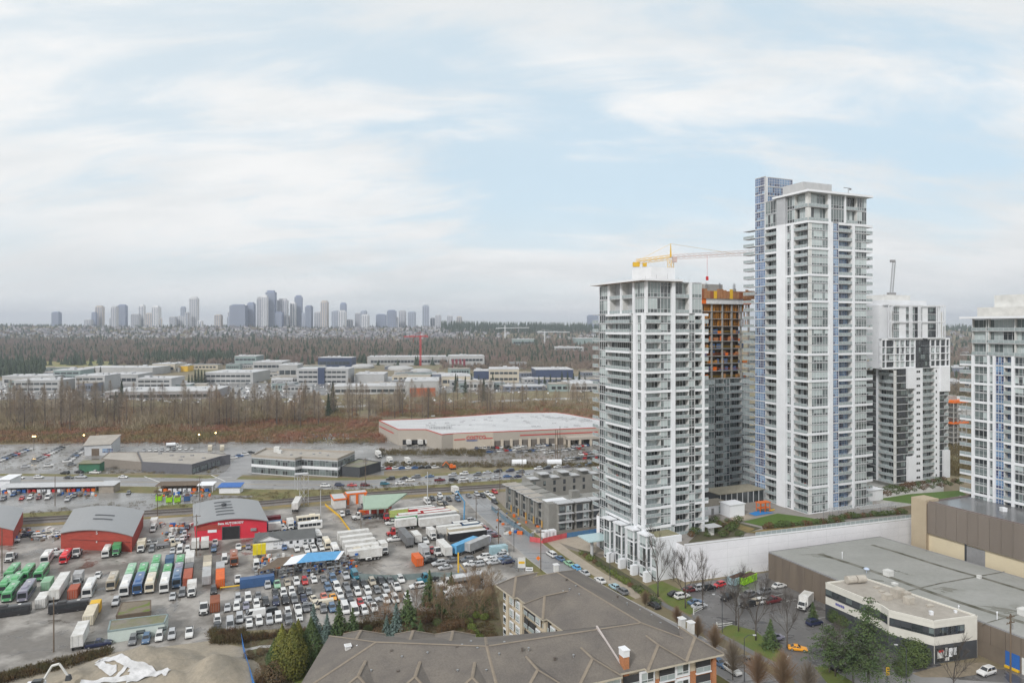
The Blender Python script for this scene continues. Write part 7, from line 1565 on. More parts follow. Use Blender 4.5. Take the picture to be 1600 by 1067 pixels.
scatter('bramble_undergrowth', bt_v, bt_f, in_pix(3600, lambda: uni(-60, 600), lambda: 655 + 38 * R2.random() ** 1.2, 3.2, 3.0) + in_pix(1500, lambda: uni(590, 960), lambda: uni(630, 652), 3.4, 3.2) + in_pix(1000, lambda: uni(-60, 560), lambda: uni(640, 660), 3.4, 4), [brushm], label='reddish brown brambles filling the marsh behind the parking lots', cat='undergrowth')
scatter('roadside_scrub', bt_v, bt_f, [(p.x + uni(-3, 3), p.y + uni(-2, 2), 0, uni(.7, 1.6), uni(.5, 1.6), uni(0, 6)) for a, b_ in zip(RAIL, RAIL[1:]) for p in [a.lerp(b_, (k + .5) / 60) + Vector((0, uni(6, 20), 0)) for k in range(60)] if -200 < p.x < 80 or R2.random() < .5] + in_pix(500, lambda: uni(600, 935), lambda: uni(724, 731), 1.6, 1.8) + in_pix(300, lambda: uni(590, 760), lambda: uni(704, 712), 1.8, 2.0) + in_pix(160, lambda: uni(120, 345), lambda: uni(728, 740), 1.2, 1.0) + in_pix(170, lambda: uni(-20, 135), lambda: uni(700, 735), .9, .8) + in_pix(260, lambda: uni(740, 938), lambda: uni(696, 722), 1.0, 1.6) + in_pix(420, lambda: uni(1478, 1528), lambda: uni(560, 745), 3.2, 4.5, False),
  [mat('olive_scrub', (.13, .105, .04), .9, rgb2=(.10, .075, .04), scale=.1, fine=(.8, .3))], label='brown and olive scrub along the railway and the main road', cat='scrub')
scatter('dry_hedge', bt_v, bt_f, [(*G(px, 1003 - (px - 335) * .095 + uni(-3, 3))[:2], 0, uni(.8, 1.5), uni(1, 2.0), uni(0, 6)) for px in [uni(335, 590) for _ in range(420)]] + [(*G(px, 1060 - px * .24 + uni(-5, 8))[:2], 0, uni(.9, 1.6), uni(.8, 1.7), uni(0, 6)) for px in [uni(-30, 172) for _ in range(420)]] + [(*G(uni(330, 385), uni(988, 1006))[:2], 0, uni(.9, 1.7), uni(1, 2.4), uni(0, 6)) for _ in range(170)],
  [mat('dry_bramble', (.115, .065, .035), .9, rgb2=(.085, .085, .03), scale=.3, fine=(1.5, .35))], label='dry brown bramble hedge along the near edge of the yard', cat='hedge')
scatter('garden_undergrowth', bt_v, bt_f, in_pix(700, lambda: uni(560, 775), lambda: uni(955, 1002), .9, .9) + in_pix(350, lambda: uni(395, 560), lambda: uni(1000, 1068), .8, .6), [mat('russet_ground_cover', (.12, .055, .03), .9, rgb2=(.09, .085, .03), scale=.35, fine=(1.5, .35))], label='low russet ground cover in the garden behind the foreground roof', cat='ground cover')
scatter('dense_bare_wood', *tuft(12, 60, .03, .05, .7, .75), in_pix(230, lambda: uni(-40, 500), lambda: uni(640, 662), 6.5, 10) + in_pix(230, lambda: uni(480, 945), lambda: uni(621, 642), 6, 8.5) + in_pix(160, lambda: uni(-40, 330), lambda: uni(655, 676), 5, 10), [mat('wood_twigs', (.33, .275, .205), .9, rgb2=(.26, .215, .12), scale=.02, fine=(.3, .3))], label='dense bare brown wood filling the strip between the parking lots and the offices', cat='wood')
# poplars of the wood: one object per tree
def poplar(seed, n=300, hgt=26, rad=4.5, col=twig_grey, low=.25):
 r = random.Random(seed); tb = MB(); tb.tube((0, 0, -.5), (0, 0, hgt * .55), .36, .22, 5, cap=False); tb.tube((0, 0, hgt * .55), (r.uniform(-.6, .6), 0, hgt * .93), .22, .06, 4, cap=False); cb = MB()
 for _ in range(n):
  t = low + (1 - low) * r.random(); a = r.uniform(0, 6.28); k = rad * sin(pi * min(.97, .2 + .78 * t)) ** .8; q = r.random() ** .6
  b = Vector((cos(a) * k * q * .5, sin(a) * k * q * .5, hgt * (t - .07))); e = b + Vector((cos(a) * k * r.uniform(.25, .6) + r.gauss(0, .5), sin(a) * k * r.uniform(.25, .6) + r.gauss(0, .5), r.uniform(.6, 3.2))); s = rvec(r) * r.uniform(.04, .085)
  cb.add([b - s, b + s, e], [(0, 1, 2)])
 return tb.mesh('trunk', bark_far), cb.mesh('crown', col)
PP = [poplar(160 + i, 620, (24, 27, 22, 25)[i], (6.4, 5.2, 7.6, 6.8)[i], (twig_grey, mat('pale_twigs', (.30, .245, .18), .9, var=.3, scale=.1, rnd=.2), twig_red, twig_grey)[i], (.3, .25, .2, .35)[i]) for i in range(4)]
pop = [(uni(-25, 480), uni(640, 668)) for _ in range(120)] + [(uni(-20, 140), uni(650, 676)) for _ in range(25)] + [(uni(300, 500), uni(640, 672)) for _ in range(34)] + [(uni(470, 800), uni(627, 650)) for _ in range(62)] + [(uni(480, 720), uni(636, 662)) for _ in range(28)] + [(uni(780, 935), uni(622, 640)) for _ in range(18)]
pop.sort(key=lambda p: p[1])
for i, (px, py) in enumerate(pop): plant('poplar_tree', PP[R2.randrange(4)], G(px, py), 'tall bare grey-brown tree of the wood between parking lots and offices', 'tree', 'bare trees of the valley wood', uni(.55, 1.3) * (1.0 if py > 640 else .8))
FC = [conifer(170 + i, 24, 4.6, needle_far, .55, .3, .05, 1.6, .3, .9) for i in range(2)]
for px, py, s, lb in ((190, 640, 1.1, 'tall dark conifer standing in the left of the bare wood'), (181, 645, .8, 'dark conifer left of the tall one in the bare wood'), (520, 645, 1.15, 'slender dark conifer in the bare wood near the striped office'), (756, 628, 1.0, 'broad dark conifer beside the highway, before the store'), (513, 650, .8, 'smaller dark conifer beside the slender one'), (727, 618, .9, 'dark conifer left of the broad one by the highway'), (712, 612, .9, 'dark conifer behind the orange-walled building')): plant('conifer_tree', FC[int(px) % 2], G(px, py), lb, 'tree', 'conifers in the valley wood', s)
for i, (px, py) in enumerate([(20 + 6 * k, 600 - (k % 3) * 5) for k in range(9)] + [(130 + 9 * k, 590) for k in range(4)] + [(715 + 11 * k, 605 - (k % 2) * 4) for k in range(6)] + [(842 + 9 * k, 607 - (k % 3) * 3) for k in range(9)] + [(295 + 5 * k, 600) for k in range(6)]): plant('conifer_tree', FC[i % 2], hit(px, py), 'dark conifer among the offices and warehouses', 'tree', 'conifers among the far offices', uni(.5, .9))
# hillside woods
cn_v, cn_f = cone_tree(5); dt_v, dt_f = tuft(9, 16, .16, .1, .7, .5)
def woodland(n, x0, x1, y0, y1, s, hs): return in_pix(n, lambda: uni(x0, x1), lambda: uni(y0, y1), s, hs, False, .5)
scatter('far_bare_wood', dt_v, dt_f, woodland(9000, -120, 1000, 532, 566, 6, 15) + woodland(1800, 1440, 1640, 520, 620, 6, 14) + woodland(1500, 180, 480, 548, 572, 6, 17) + woodland(1400, 690, 960, 545, 580, 6, 15) + woodland(2600, -120, 1000, 511, 534, 6, 12), [mat('far_twigs', (.235, .165, .145), .95, rgb2=(.155, .14, .09), scale=.006, detail=6, fine=(.15, .3))], label='brown leafless wood covering the far hillside', cat='wood')
scatter('far_conifer_wood', cn_v, cn_f, woodland(1700, -120, 1000, 533, 572, 5, 18) + woodland(500, 690, 960, 512, 522, 6, 26) + woodland(1500, -120, 1000, 510, 534, 4.5, 15) + woodland(300, 1440, 1640, 515, 600, 5, 18) + woodland(420, 225, 365, 560, 570, 5, 20) + woodland(250, -20, 70, 575, 590, 5, 18), [needle_far], label='dark conifers scattered over the far hillside', cat='wood')
rdg = []
for _ in range(900): px = uni(690, 1000); d = uni(3250, 3600); x = (px - CXP) * d / FOC; rdg.append((x, d, terrain(x, d) - 1, 6, uni(28, 46), uni(0, 6)))
for _ in range(700): px = uni(-150, 700); d = uni(3400, 3600); x = (px - CXP) * d / FOC; rdg.append((x, d, terrain(x, d) - 1, 5, uni(8, 19), uni(0, 6)))
for _ in range(260): px = uni(1430, 1650); d = uni(2900, 3600); x = (px - CXP) * d / FOC; rdg.append((x, d, terrain(x, d) - 1, 6, uni(14, 32), uni(0, 6)))
scatter('ridge_conifers', cn_v, cn_f, rdg, [needle_far], label='row of dark conifers along the skyline ridge', cat='wood')
# ================================================================ FAR BUILDINGS
# houses on the hill: the 300 largest are things, the rest one object
hv = [(-.5, -.5, 0), (.5, -.5, 0), (.5, .5, 0), (-.5, .5, 0), (-.5, -.5, .6), (.5, -.5, .6), (.5, .5, .6), (-.5, .5, .6), (-.55, 0, 1), (.55, 0, 1)]
hf = [(0, 1, 5, 4), (1, 2, 6, 5), (2, 3, 7, 6), (3, 0, 4, 7), (4, 8, 7), (5, 6, 9)]; hr = [(4, 5, 9, 8), (6, 7, 8, 9)]
b = MB(); b.add(hv, hf, 0); b.add(hv, hr, 1); b.add([(-.3, -.52, .25), (-.05, -.52, .25), (-.05, -.52, .5), (-.3, -.52, .5), (.1, -.52, .25), (.35, -.52, .25), (.35, -.52, .5), (.1, -.52, .5)], [(0, 1, 2, 3), (4, 5, 6, 7)], 2)
roofm = mat('house_roof', (.17, .155, .155), .8, var=.3, rnd=.5); HM = b.mesh('house', [paint, roofm, g_dark])
R3 = random.Random(31); hp_ = []
for _ in range(1300):
 p = hit(R3.choice((R3.uniform(-60, 1000), R3.uniform(-60, 760), R3.uniform(300, 700))), R3.uniform(511.5, 533)); hp_.append(p)
for _ in range(60): hp_.append(hit(R3.uniform(1440, 1640), R3.uniform(512, 560)))
hp_.sort(key=lambda p: p.y)
for p in hp_[:300]:
 c = R3.choice(((.42, .42, .41), (.36, .34, .3), (.55, .55, .55), (.26, .28, .3), (.4, .36, .32))); o = ob('hillside_house', HM, None, tuple(p - Vector((0, 0, .8))), R3.choice((0, .3, 1.57, 1.9)), (R3.uniform(11, 16), R3.uniform(10, 14), R3.uniform(7.5, 11)), c)
 props(o, 'small pale house with a grey gabled roof on the far wooded hillside', 'house', 'houses on the far hillside')
tf = [(0, 1, 5), (0, 5, 4), (1, 2, 6), (1, 6, 5), (2, 3, 7), (2, 7, 6), (3, 0, 4), (3, 4, 7), (4, 8, 7), (5, 6, 9), (4, 5, 9), (4, 9, 8), (6, 7, 8), (6, 8, 9)]
scatter('distant_houses', hv, tf, [(p.x, p.y, p.z - .8, R3.uniform(11, 17), R3.uniform(8, 12), R3.choice((0, .3, 1.57, 1.9))) for p in hp_[300:]], [mat('pale_house_wall', (.42, .41, .41), .8, rgb2=(.25, .25, .27), scale=.02), mat('pale_house_roof', (.2, .19, .21), .8, rgb2=(.12, .115, .125), scale=.02)], [0] * 10 + [1] * 4, label='dense rows of pale houses farther up the hillside', cat='houses')
# skyline towers
A5 = [(15, 70, 185), (268, 318, 245), (322, 355, 188), (355, 407, 138), (457, 475, 232), (475, 518, 142), (530, 588, 128), (632, 692, 200), (690, 730, 130), (745, 795, 195), (795, 850, 140), (850, 865, 235), (930, 975, 222), (990, 1050, 215), (1015, 1048, 143), (1050, 1075, 187), (1087, 1148, 68), (1150, 1183, 255), (1283, 1333, 207), (1380, 1398, 182), (1400, 1528, 128), (1380, 1425, 222), (1507, 1537, 215), (1537, 1590, 112)]
A6 = [(55, 90, 110), (90, 130, 95), (120, 187, 63), (180, 237, 215), (203, 272, 122), (272, 292, 245), (293, 330, 145), (325, 375, 98), (375, 392, 220), (402, 447, 170), (467, 512, 215), (513, 560, 135), (590, 640, 208), (640, 690, 205), (650, 690, 150), (695, 738, 270), (755, 800, 222), (797, 835, 205), (800, 852, 235), (905, 975, 232), (983, 1048, 203), (1048, 1065, 250), (1068, 1115, 205), (1133, 1186, 213), (1235, 1282, 167), (1290, 1325, 258), (1328, 1367, 235), (1410, 1452, 240), (1478, 1518, 248)]
TW = [(80 + a / 5, 80 + c / 5, 450 + y / 5) for a, c, y in A5] + [(390 + a / 4.571, 390 + c / 4.571, 440 + y / 4.571) for a, c, y in A6] + [(917, 935, 492)]
TW.sort(); tints = {'pale grey': (.55, .55, .57), 'blue-grey': (.40, .44, .52), 'beige': (.60, .54, .49), 'slate': (.26, .30, .41), 'whitish': (.70, .70, .71)}
zones = [(0, 205, 'at the far left of the skyline'), (205, 300, 'left of the slim stepped tower on the skyline'), (300, 402, 'between stepped tower and tallest cluster'), (402, 470, 'in the tallest cluster of the skyline'), (470, 550, 'right of the tallest cluster'), (550, 640, 'in the low middle of the skyline'), (640, 990, 'at the right end of the skyline')]
bydesc = {}
for i, (x0, x1, yt) in enumerate(TW):
 zn = next(z for z in zones if x0 < z[1]); nm_ = list(tints)[(i * 7 + int(x0)) % 5]
 if abs(x0 - 360) < 2: nm_ = 'slate'
 bydesc.setdefault((nm_, zn[2]), []).append((x0, x1, yt))
for (nm_, desc), lst in bydesc.items():
 for j, (x0, x1, yt) in enumerate(lst):
  d = 3380 + (int(x0 * 13) % 5) * 45; xc = ((x0 + x1) / 2 - CXP) * d / FOC; w = (x1 - x0) * d / FOC; zt_ = EYE - (yt - HZP) * d / FOC; zb = terrain(xc, d) - 3; h = zt_ - zb; dp_ = min(w, 34) * .8
  lb = '%s tower %s' % (nm_, desc) if len(lst) == 1 else '%s %s tower from the left %s' % (ORD[j], nm_, desc)
  t = thing('skyline_tower', (xc, d, zb), R3.uniform(-.12, .12), label=lb, cat='tower', group='towers on the far skyline'); m = mat('tower_' + nm_.replace(' ', '_'), tints[nm_], .6, var=.2, scale=.02, stretch=(1, 1, .1), rnd=.15)
  q = MB(); q.box(-w / 2, w / 2, -dp_ / 2, dp_ / 2, 0, h * .95); ob('wall', q.mesh('wall', m), t); q = MB(); q.box(-w * .36, w * .36, -dp_ * .3, dp_ * .3, h * .95, h); ob('roof', q.mesh('roof', m), t)
  n = max(1, int(w / 9)); q = MB()
  for k in range(n): xx = -w / 2 + w * (k + .5) / n; q.box(xx - w / n * .27, xx + w / n * .27, -dp_ / 2 - .4, -dp_ / 2 + 1, h * .03, h * .92)
  ob('window_strip', q.mesh('window_strip', mat('far_glazing', (.27, .30, .36), .4, var=.2, scale=.05, stretch=(.2, .2, 3), ior=1.5)), t)
  if h > 60:
   q = MB()
   for k in range(int(h * .9 / 9)): q.box(-w / 2 - .6, w / 2 + .6, -dp_ / 2 - .9, -dp_ / 2, 4 + 9 * k, 5.2 + 9 * k)
   ob('balcony_band', q.mesh('balcony_band', m), t)
# offices and warehouses across the valley: px0, px1, row of roof, row of base, depth, wall, bands, label
whm = mat('pale_warehouse', (.45, .45, .445), .7, var=.25, scale=.03); bem = mat('pale_beige_block', (.50, .45, .36), .8, var=.1, scale=.03); blm = mat('dark_blue_block', (.05, .07, .13), .5, var=.2, scale=.03); gnm = mat('grey_green_block', (.26, .32, .31), .6, var=.1, scale=.03); orm = mat('burnt_orange_block', (.42, .12, .05), .7)
for x0, x1, yt, yb, dp_, m, nb, lb in ((5, 84, 588, 602, 40, whm, 1, 'long white office with one dark window band at the left edge'), (85, 124, 579, 600, 40, gnm, 3, 'glass-fronted green-grey office left of the wood'), (24, 92, 595, 612, 40, whm, 2, 'white two-banded office in front of the left one'), (119, 162, 588, 610, 45, whm, 3, 'white three-storey office behind the bare trees at left'), (124, 238, 575, 586, 60, whm, 0, 'long low white warehouse below the wooded hill'), (238, 273, 569, 582, 45, bem, 1, 'beige block above the low white warehouse'), (278, 293, 572, 581, 30, yellowp, 0, 'small bright yellow building beside the beige block'), (215, 267, 592, 612, 40, whm, 3, 'white office with three dark bands in the bare wood'), (166, 214, 586, 600, 50, whm, 1, 'white office with a tinted strip behind the tall conifer'), (319, 395, 583, 599, 70, whm, 2, 'wide white roofed warehouse with two thin bands'), (170, 330, 612, 624, 60, mat('dull_roof', (.35, .33, .33), .8), 1, 'large flat mauve-grey warehouse behind the poplars'), (367, 400, 557, 574, 50, gnm, 2, 'pale green office on the rise behind the warehouses'), (396, 440, 566, 588, 60, whm, 2, 'white complex right of the pale green office'), (436, 464, 571, 592, 50, whm, 1, 'white block left of the office with the blue stair tower'), (497, 549, 559, 575, 40, blm, 1, 'long building with a blue parapet behind the tent'), (464, 544, 577, 600, 40, whm, 3, 'white office with two long bands and a blue stair tower'), (575, 704, 558, 571, 70, whm, 1, 'very long white warehouse below the red crane'), (703, 757, 556, 577, 60, whm, 2, 'white and maroon striped office right of the red crane'), (633, 686, 596, 620, 60, whm, 0, 'white warehouse with an orange front beside the highway'), (764, 811, 577, 597, 50, bem, 2, 'cream office behind the conifers'), (740, 764, 580, 592, 40, blm, 0, 'small dark blue building left of the cream office'), (837, 896, 578, 592, 60, blm, 0, 'dark blue office with a white roof box'), (899, 940, 529, 541, 90, gnm, 0, 'grey-green building on the hill left of the street tower'), (867, 912, 543, 553, 60, whm, 2, 'pale banded building below the white cranes'), (801, 836, 530, 541, 60, gnm, 1, 'teal and white building left of the white cranes'), (890, 936, 600, 612, 50, whm, 1, 'pale low building beside the highway behind the tower'), (1488, 1516, 597, 612, 40, whm, 2, 'white banded building between the two right-hand towers'), (1490, 1520, 575, 590, 60, mat('slate_block', (.2, .22, .27), .7), 1, 'slate block behind the white banded building'), (1485, 1520, 642, 660, 30, whm, 1, 'white low shop between the two right-hand towers'), (555, 600, 585, 598, 50, whm, 0, 'pale low shed behind the bare wood'), (690, 735, 588, 603, 40, bem, 1, 'small beige office among the conifers'), (520, 640, 604, 616, 40, whm, 1, 'low pale building seen through the bare trees')):
 p = hit((x0 + x1) / 2, yb); d = p.y; w = (x1 - x0) * d / FOC; h = (yb - yt) * d / FOC; t = thing('industrial_building', (p.x, d, p.z - 1), R3.uniform(0, .14), label=lb, cat='building')
 h = max(4, min(h, 24)) + 1; q = MB(); q.box(-w / 2, w / 2, 0, dp_, 0, h); ob('wall', q.mesh('wall', m), t); q = MB(); q.box(-w / 2 - .4, w / 2 + .4, -.4, dp_ + .4, h, h + .7); ob('roof', q.mesh('roof', whiteroof), t)
 for k in range(nb):
  z = h * (k + .62) / (nb + .25); q = MB(); n = max(2, int(w / 7))
  for s in range(n): q.box(-w * .46 + w * .92 * s / n, -w * .46 + w * .92 * (s + .86) / n, -.25, .1, z - h * .13 / nb - .3, z + h * .13 / nb + .4)
  ob('window_band', q.mesh('window_band', g_dark), t)
 [ob('roof_unit', box_mesh('ru%d' % k, 2 + k, 4, 1.2 + .3 * k, lightgrey), t, (R3.uniform(-w * .4, w * .35), R3.uniform(4, dp_ * .7), h + .7)) for k in range(5)]
 if 'stair tower' in lb and 'left of' not in lb: ob('stair_tower', box_mesh('stt', 9, 8, h + 2, blm, -2), t, (-6, 0, 0))
 if 'orange' in lb: ob('orange_front', box_mesh('orf', w * .75, .4, h * .55, orm, -.4), t, (-w * .36, 0, 1)); 
 if 'maroon' in lb: [ob('maroon_panel', box_mesh('mrp', 4, .4, h * .7, mat('maroon_panel', (.25, .05, .07), .6), -.4), t, (-w * .45 + 7 * k, 0, 2)) for k in range(4)]
for px, py, r_, lb in ((567, 575, 22, 'white tent-like hall with a pitched roof below the blue parapet'), (626, 578, 24, 'larger pale domed hall below the red crane'), (658, 582, 19, 'smaller pale domed hall right of the larger dome'), (924, 527, 30, 'white domed roof on the hill beside the street tower'), (1500, 627, 11, 'white tent with a pointed roof between the right-hand towers')):
 p = hit(px, py); t = thing('domed_hall', tuple(p), label=lb, cat='hall'); q = MB(); q.dome((0, 0, 3), r_, r_ * .8, r_ * .22, 12, 3); ob('roof', q.mesh('roof', whm), t); q = MB(); q.tube((0, 0, 0), (0, 0, 3), r_ * .95, n=12); ob('wall', q.mesh('wall', whm), t)
for _ in range(46):
 p = hit(R3.choice((R3.uniform(0, 480), R3.uniform(360, 940))), R3.uniform(572, 612)); w = R3.uniform(22, 60); h = R3.uniform(5, 11); t = thing('small_shed', (p.x, p.y, p.z - .5), R3.uniform(0, .3), label='small pale shed among the offices across the valley', cat='building', group='sheds across the valley'); q = MB(); q.box(-w / 2, w / 2, 0, 22, 0, h); ob('wall', q.mesh('wall', R3.choice((whm, bem, gnm, MATS['slate_block'], whm))), t); q = MB(); q.box(-w / 2 - .3, w / 2 + .3, -.3, 22.3, h, h + .5); q.box(-w * .3, -w * .1, 5, 9, h + .5, h + 2.2); ob('roof', q.mesh('roof', R3.choice((whiteroof, gravelroof, metalroof))), t); q = MB(); [q.box(x, x + w * .09, -.2, .1, h * .35, h * .7) for x in np.arange(-w * .45, w * .4, w * .13)]; ob('window_band', q.mesh('window_band', g_dark), t)
mg = MB(); gx = [(a, c) for c in (583, 578, 573, 569, 565) for a in range(-60, 151, 15)]; gv = [hit(a + (583 - c) * 2, c) for a, c in gx]; mg.add([(v.x, v.y, v.z + .8) for v in gv], [(j * 15 + i, j * 15 + i + 1, (j + 1) * 15 + i + 1, (j + 1) * 15 + i) for j in range(4) for i in range(14)]); structure('golf_green', mg.mesh('golf_green', mat('far_grass', (.22, .235, .07), .9, rgb2=(.24, .19, .09), scale=.02)))
# ================================================================ CRANES, POLES, FENCES, SMALL THINGS
def lattice(b, p, q, w, n, r=.06, m=0):
 p, q = Vector(p), Vector(q); d = (q - p); x = d.orthogonal().normalized() * w / 2; y = d.normalized().cross(x)
 cs = [x + y, x - y, -x - y, -x + y]
 for c in cs: b.tube(p + c, q + c, r, n=4, m=m, cap=False)
 for k in range(n):
  a, e = p + d * k / n, p + d * (k + 1) / n
  for i in range(4): j = (i + 1) % 4; b.tube(a + cs[i], e + cs[j], r * .6, n=3, m=m, cap=False)
def tower_crane(px, base_row, top_row, jibs, d, m, m2, label, jib_dir=None, r=.12, w=1.8):
 x = (px - CXP) * d / FOC; z1 = EYE - (top_row - HZP) * d / FOC; z0 = base_row; t = thing('tower_crane', (x, d, z0), label=label, cat='crane')
 b = MB(); H_ = z1 - z0; lattice(b, (0, 0, 0), (0, 0, H_ - 7), w, int(H_ / 2.4), r); ob('mast', b.mesh('mast', m), t)
 (ax, ay, ad), (bx, by, bd) = jibs; o = Vector((x, d, z0)); A_, B_ = AT(ax, ay, ad) - o, AT(bx, by, bd) - o; C_ = Vector((0, 0, (A_.z + B_.z) / 2))
 b = MB(); lattice(b, C_, B_, w * .8, int((B_ - C_).length / 2.2), r * .8); ob('jib', b.mesh('jib', m2), t); b = MB(); lattice(b, C_, A_, w * .8, 6, r); ob('counter_jib', b.mesh('counter_jib', m), t)
 b = MB(); b.tube(C_, (0, 0, H_), .5, .15, 4); b.tube((0, 0, H_), C_.lerp(B_, .72), r * .5, n=3); b.tube((0, 0, H_), A_, r * .5, n=3); ob('apex', b.mesh('apex', m), t)
 b = MB(); b.obox((A_.x, A_.y, A_.z - 2.2), 2.8, 1.8, 1.9); b.obox(((A_ * .75).x, (A_ * .75).y, A_.z * .75 + C_.z * .25 - 2.6), 1.6, 1.4, 1.6); ob('counterweight', b.mesh('counterweight', m), t); b = MB(); b.obox((1.4, -1.2, C_.z - 2.2), 1.6, 1.8, 2.2); ob('cab', b.mesh('cab', m2), t)
 h = C_.lerp(B_, .42); b = MB(); b.tube(h, h - Vector((0, 0, 9)), r * .6, n=3); b.obox((h.x, h.y, h.z - 10.5), .9, .9, 1.6); ob('hook', b.mesh('hook', redp), t)
 return t
tower_crane(1048, 0, 381, ((994, 409, 296), (1186, 394, 280)), 289, yellowp, mat('crane_white_red', (.62, .48, .44), .5), 'yellow tower crane with a pale jib over the unfinished tower')
pr_ = hit(657, 572); tower_crane(657, pr_.z, 519, ((668, 525, pr_.y), (631, 526, pr_.y)), pr_.y, redp, redp, 'red tower crane rising over the long white warehouse', r=.35, w=2.4)
for px, rb_, top, j0, j1, lb in ((851, 541, 515, (840, 518), (890, 519), 'right of two white tower cranes on the far hill'), (789, 531, 505, (775, 513), (827, 512), 'left of two white tower cranes on the far hill')):
 p = hit(px, rb_); tower_crane(px, p.z, top, ((*j0, p.y), (*j1, p.y)), p.y, white, white, lb, r=.4, w=2.6)
lf = thing('luffing_crane', tuple(C4 + U * 9 + V * 8 + Vector((0, 0, zq + 18.8))), label='thin grey luffing crane jib standing on the frame-grid tower', cat='crane'); o_ = lf.location; e_ = AT(1397, 408, o_.y) - o_
b = MB(); lattice(b, (0, 0, .5), e_, 1.0, 14, .09); ob('jib', b.mesh('jib', steel), lf); b = MB(); b.obox((0, 0, 0), 3, 2, 1.2); ob('base', b.mesh('base', midgrey), lf); b = MB(); b.obox((e_.x - .6, e_.y, e_.z - .5), 2, 1, 1.0); ob('head', b.mesh('head', midgrey), lf)
# blue boom lift
p = G(725, 818); t = thing('boom_lift', tuple(p), label='sky blue boom lift folded beside the street', cat='boom lift'); b = MB(); b.obox((0, 0, .4), 3.4, 2.2, 1.3); [b.tube((sx * 1.2, -1.2, .45), (sx * 1.2, 1.2, .45), .45, n=10, m=1) for sx in (-1, 1)]; ob('chassis', b.mesh('chassis', [darkgrey, rubber]), t)
b = MB(); b.tube((0, 0, 1.6), (.2, .4, 8.5), .32, n=6); b.tube((.2, .4, 8.5), (-2.6, 0, 12.8), .26, n=6); b.tube((-2.6, 0, 12.8), (-3.6, 0, 12.2), .2, n=6); ob('boom', b.mesh('boom', mat('boom_blue', (.12, .33, .55), .5)), t); b = MB(); b.obox((-4.2, 0, 11.2), 1.2, 2, .15); [b.box(-4.2 + sx * .58 - .03, -4.2 + sx * .58 + .03, -.95, .95, 12.2, 12.27) for sx in (-1, 1)]; ob('basket', b.mesh('basket', steel), t)
# poles and lamps
def pole(name, px, py, h, r=.14, m=wood, label='', arms=0, lamp=0, base=None, group=None, cat='pole'):
 p = G(px, py); t = thing(name, tuple(p), label=label, cat=cat, group=group); b = MB(); b.tube((0, 0, 0), (0, 0, h), r, r * .7, 8); ob('pole', b.mesh('pole', m), t)
 for k in range(arms): b = MB(); b.obox((0, 0, h - .8 - k * 1.2), 2.6, .14, .16, TH); [b.tube((x * cos(TH), x * sin(TH), h - .7 - k * 1.2), (x * cos(TH), x * sin(TH), h - .35 - k * 1.2), .07, n=5) for x in (-1.1, -.4, .4, 1.1)]; ob('crossarm', b.mesh('crossarm', m), t)
 if arms: b = MB(); b.tube((.3, 0, h - 3.2), (.3, 0, h - 2.2), .25, n=8); ob('transformer', b.mesh('transformer', steel), t)
 if lamp:
  b = MB(); b.tube((0, 0, h), (lamp * .9, 0, h + .7), .07, n=5); b.tube((lamp * .9, 0, h + .7), (lamp * 2.2, 0, h + .75), .06, n=5); ob('lamp_arm', b.mesh('arm', m), t); b = MB(); b.box(lamp * 2.2 - .35, lamp * 2.2 + .35, -.15, .15, .62, .8); ob('lamp_head', b.mesh('head', lightgrey), t, (0, 0, h))
 if base: b = MB(); b.tube((0, 0, 0), (0, 0, 3.0), r + .06, n=8); ob('painted_base', b.mesh('pbase', base), t)
 return t
PL = [(571, 760, 14, 2, 'tall wooden utility pole right of the dark wing'), (501, 812, 12, 0, 'thin dark pole on the pale concrete lot beside the mast'), (564, 842, 10, 1, 'wooden pole with a yellow foot at the end of the yellow fence'), (744, 824, 12, 1, 'wooden pole behind the slanting row of cars'), (779, 850, 13, 1, 'wooden pole at the trailer yard fence along the street'), (845, 892, 13, 1, 'wooden pole at the street corner behind the roof'), (307, 868, 14, 1, 'dark pole beside the white box trucks of the shop'), (86, 790, 13, 0, 'thin wooden pole at the recycling yard'), (3, 895, 14, 0, 'wooden pole at the very left edge'), (84, 1018, 13, 0, 'thin wooden pole standing in the wet gravel at lower left'), (312, 782, 11, 1, 'wooden pole beside the white recycling boxes'), (781, 768, 12, 1, 'wooden pole beside the unfinished townhouses'), (816, 745, 13, 0, 'dark pole in the verge of the main road'), (868, 716, 17, 0, 'left of three tall thin masts in the store lot'), (871, 716.5, 17, 0, 'middle of three tall thin masts in the store lot'), (875, 716, 19, 0, 'right of three tall thin masts in the store lot'), (1579, 1085, 17, 2, 'weathered utility pole at the lower right before the loading doors'), (668, 796, 16, 0, 'slender pale pole beside the red base of the canopy'), (246, 806, 9, 0, 'thin pole beside the railway between the garages'), (640, 640, 14, 0, 'thin white mast beside the highway'), (781, 614, 34, 0, 'tall white mast beside the cream office')]
for px, py, h, a, lb in PL: pole('utility_pole', px, py, h, .16 if h < 16 else .2, wood if 'pale' not in lb and 'white mast' not in lb else lightgrey, lb, a, base=yellowp if 'yellow foot' in lb else None, group='poles')
for px, py, h, l, lb in ((1128.5, 988, 9, -1, 'curved street lamp at the car park entrance'), (1163, 1065, 9.5, 1, 'dark street lamp beside the parked white SUV'), (953, 906, 8, 1, 'street lamp on the boulevard before the townhouses'), (803, 862, 9, 1, 'street lamp at the fence of the trailer yard'), (1416, 1078, 9, -1, 'dark lamp post at the cross street corner')): pole('street_lamp', px, py, h, .1, darkgrey, lb, 0, l, cat='street lamp', group='street lamps')
hot = mat('lit_sodium_lamp', (1, .7, .3), .5, emit=(1, .62, .22, 9))
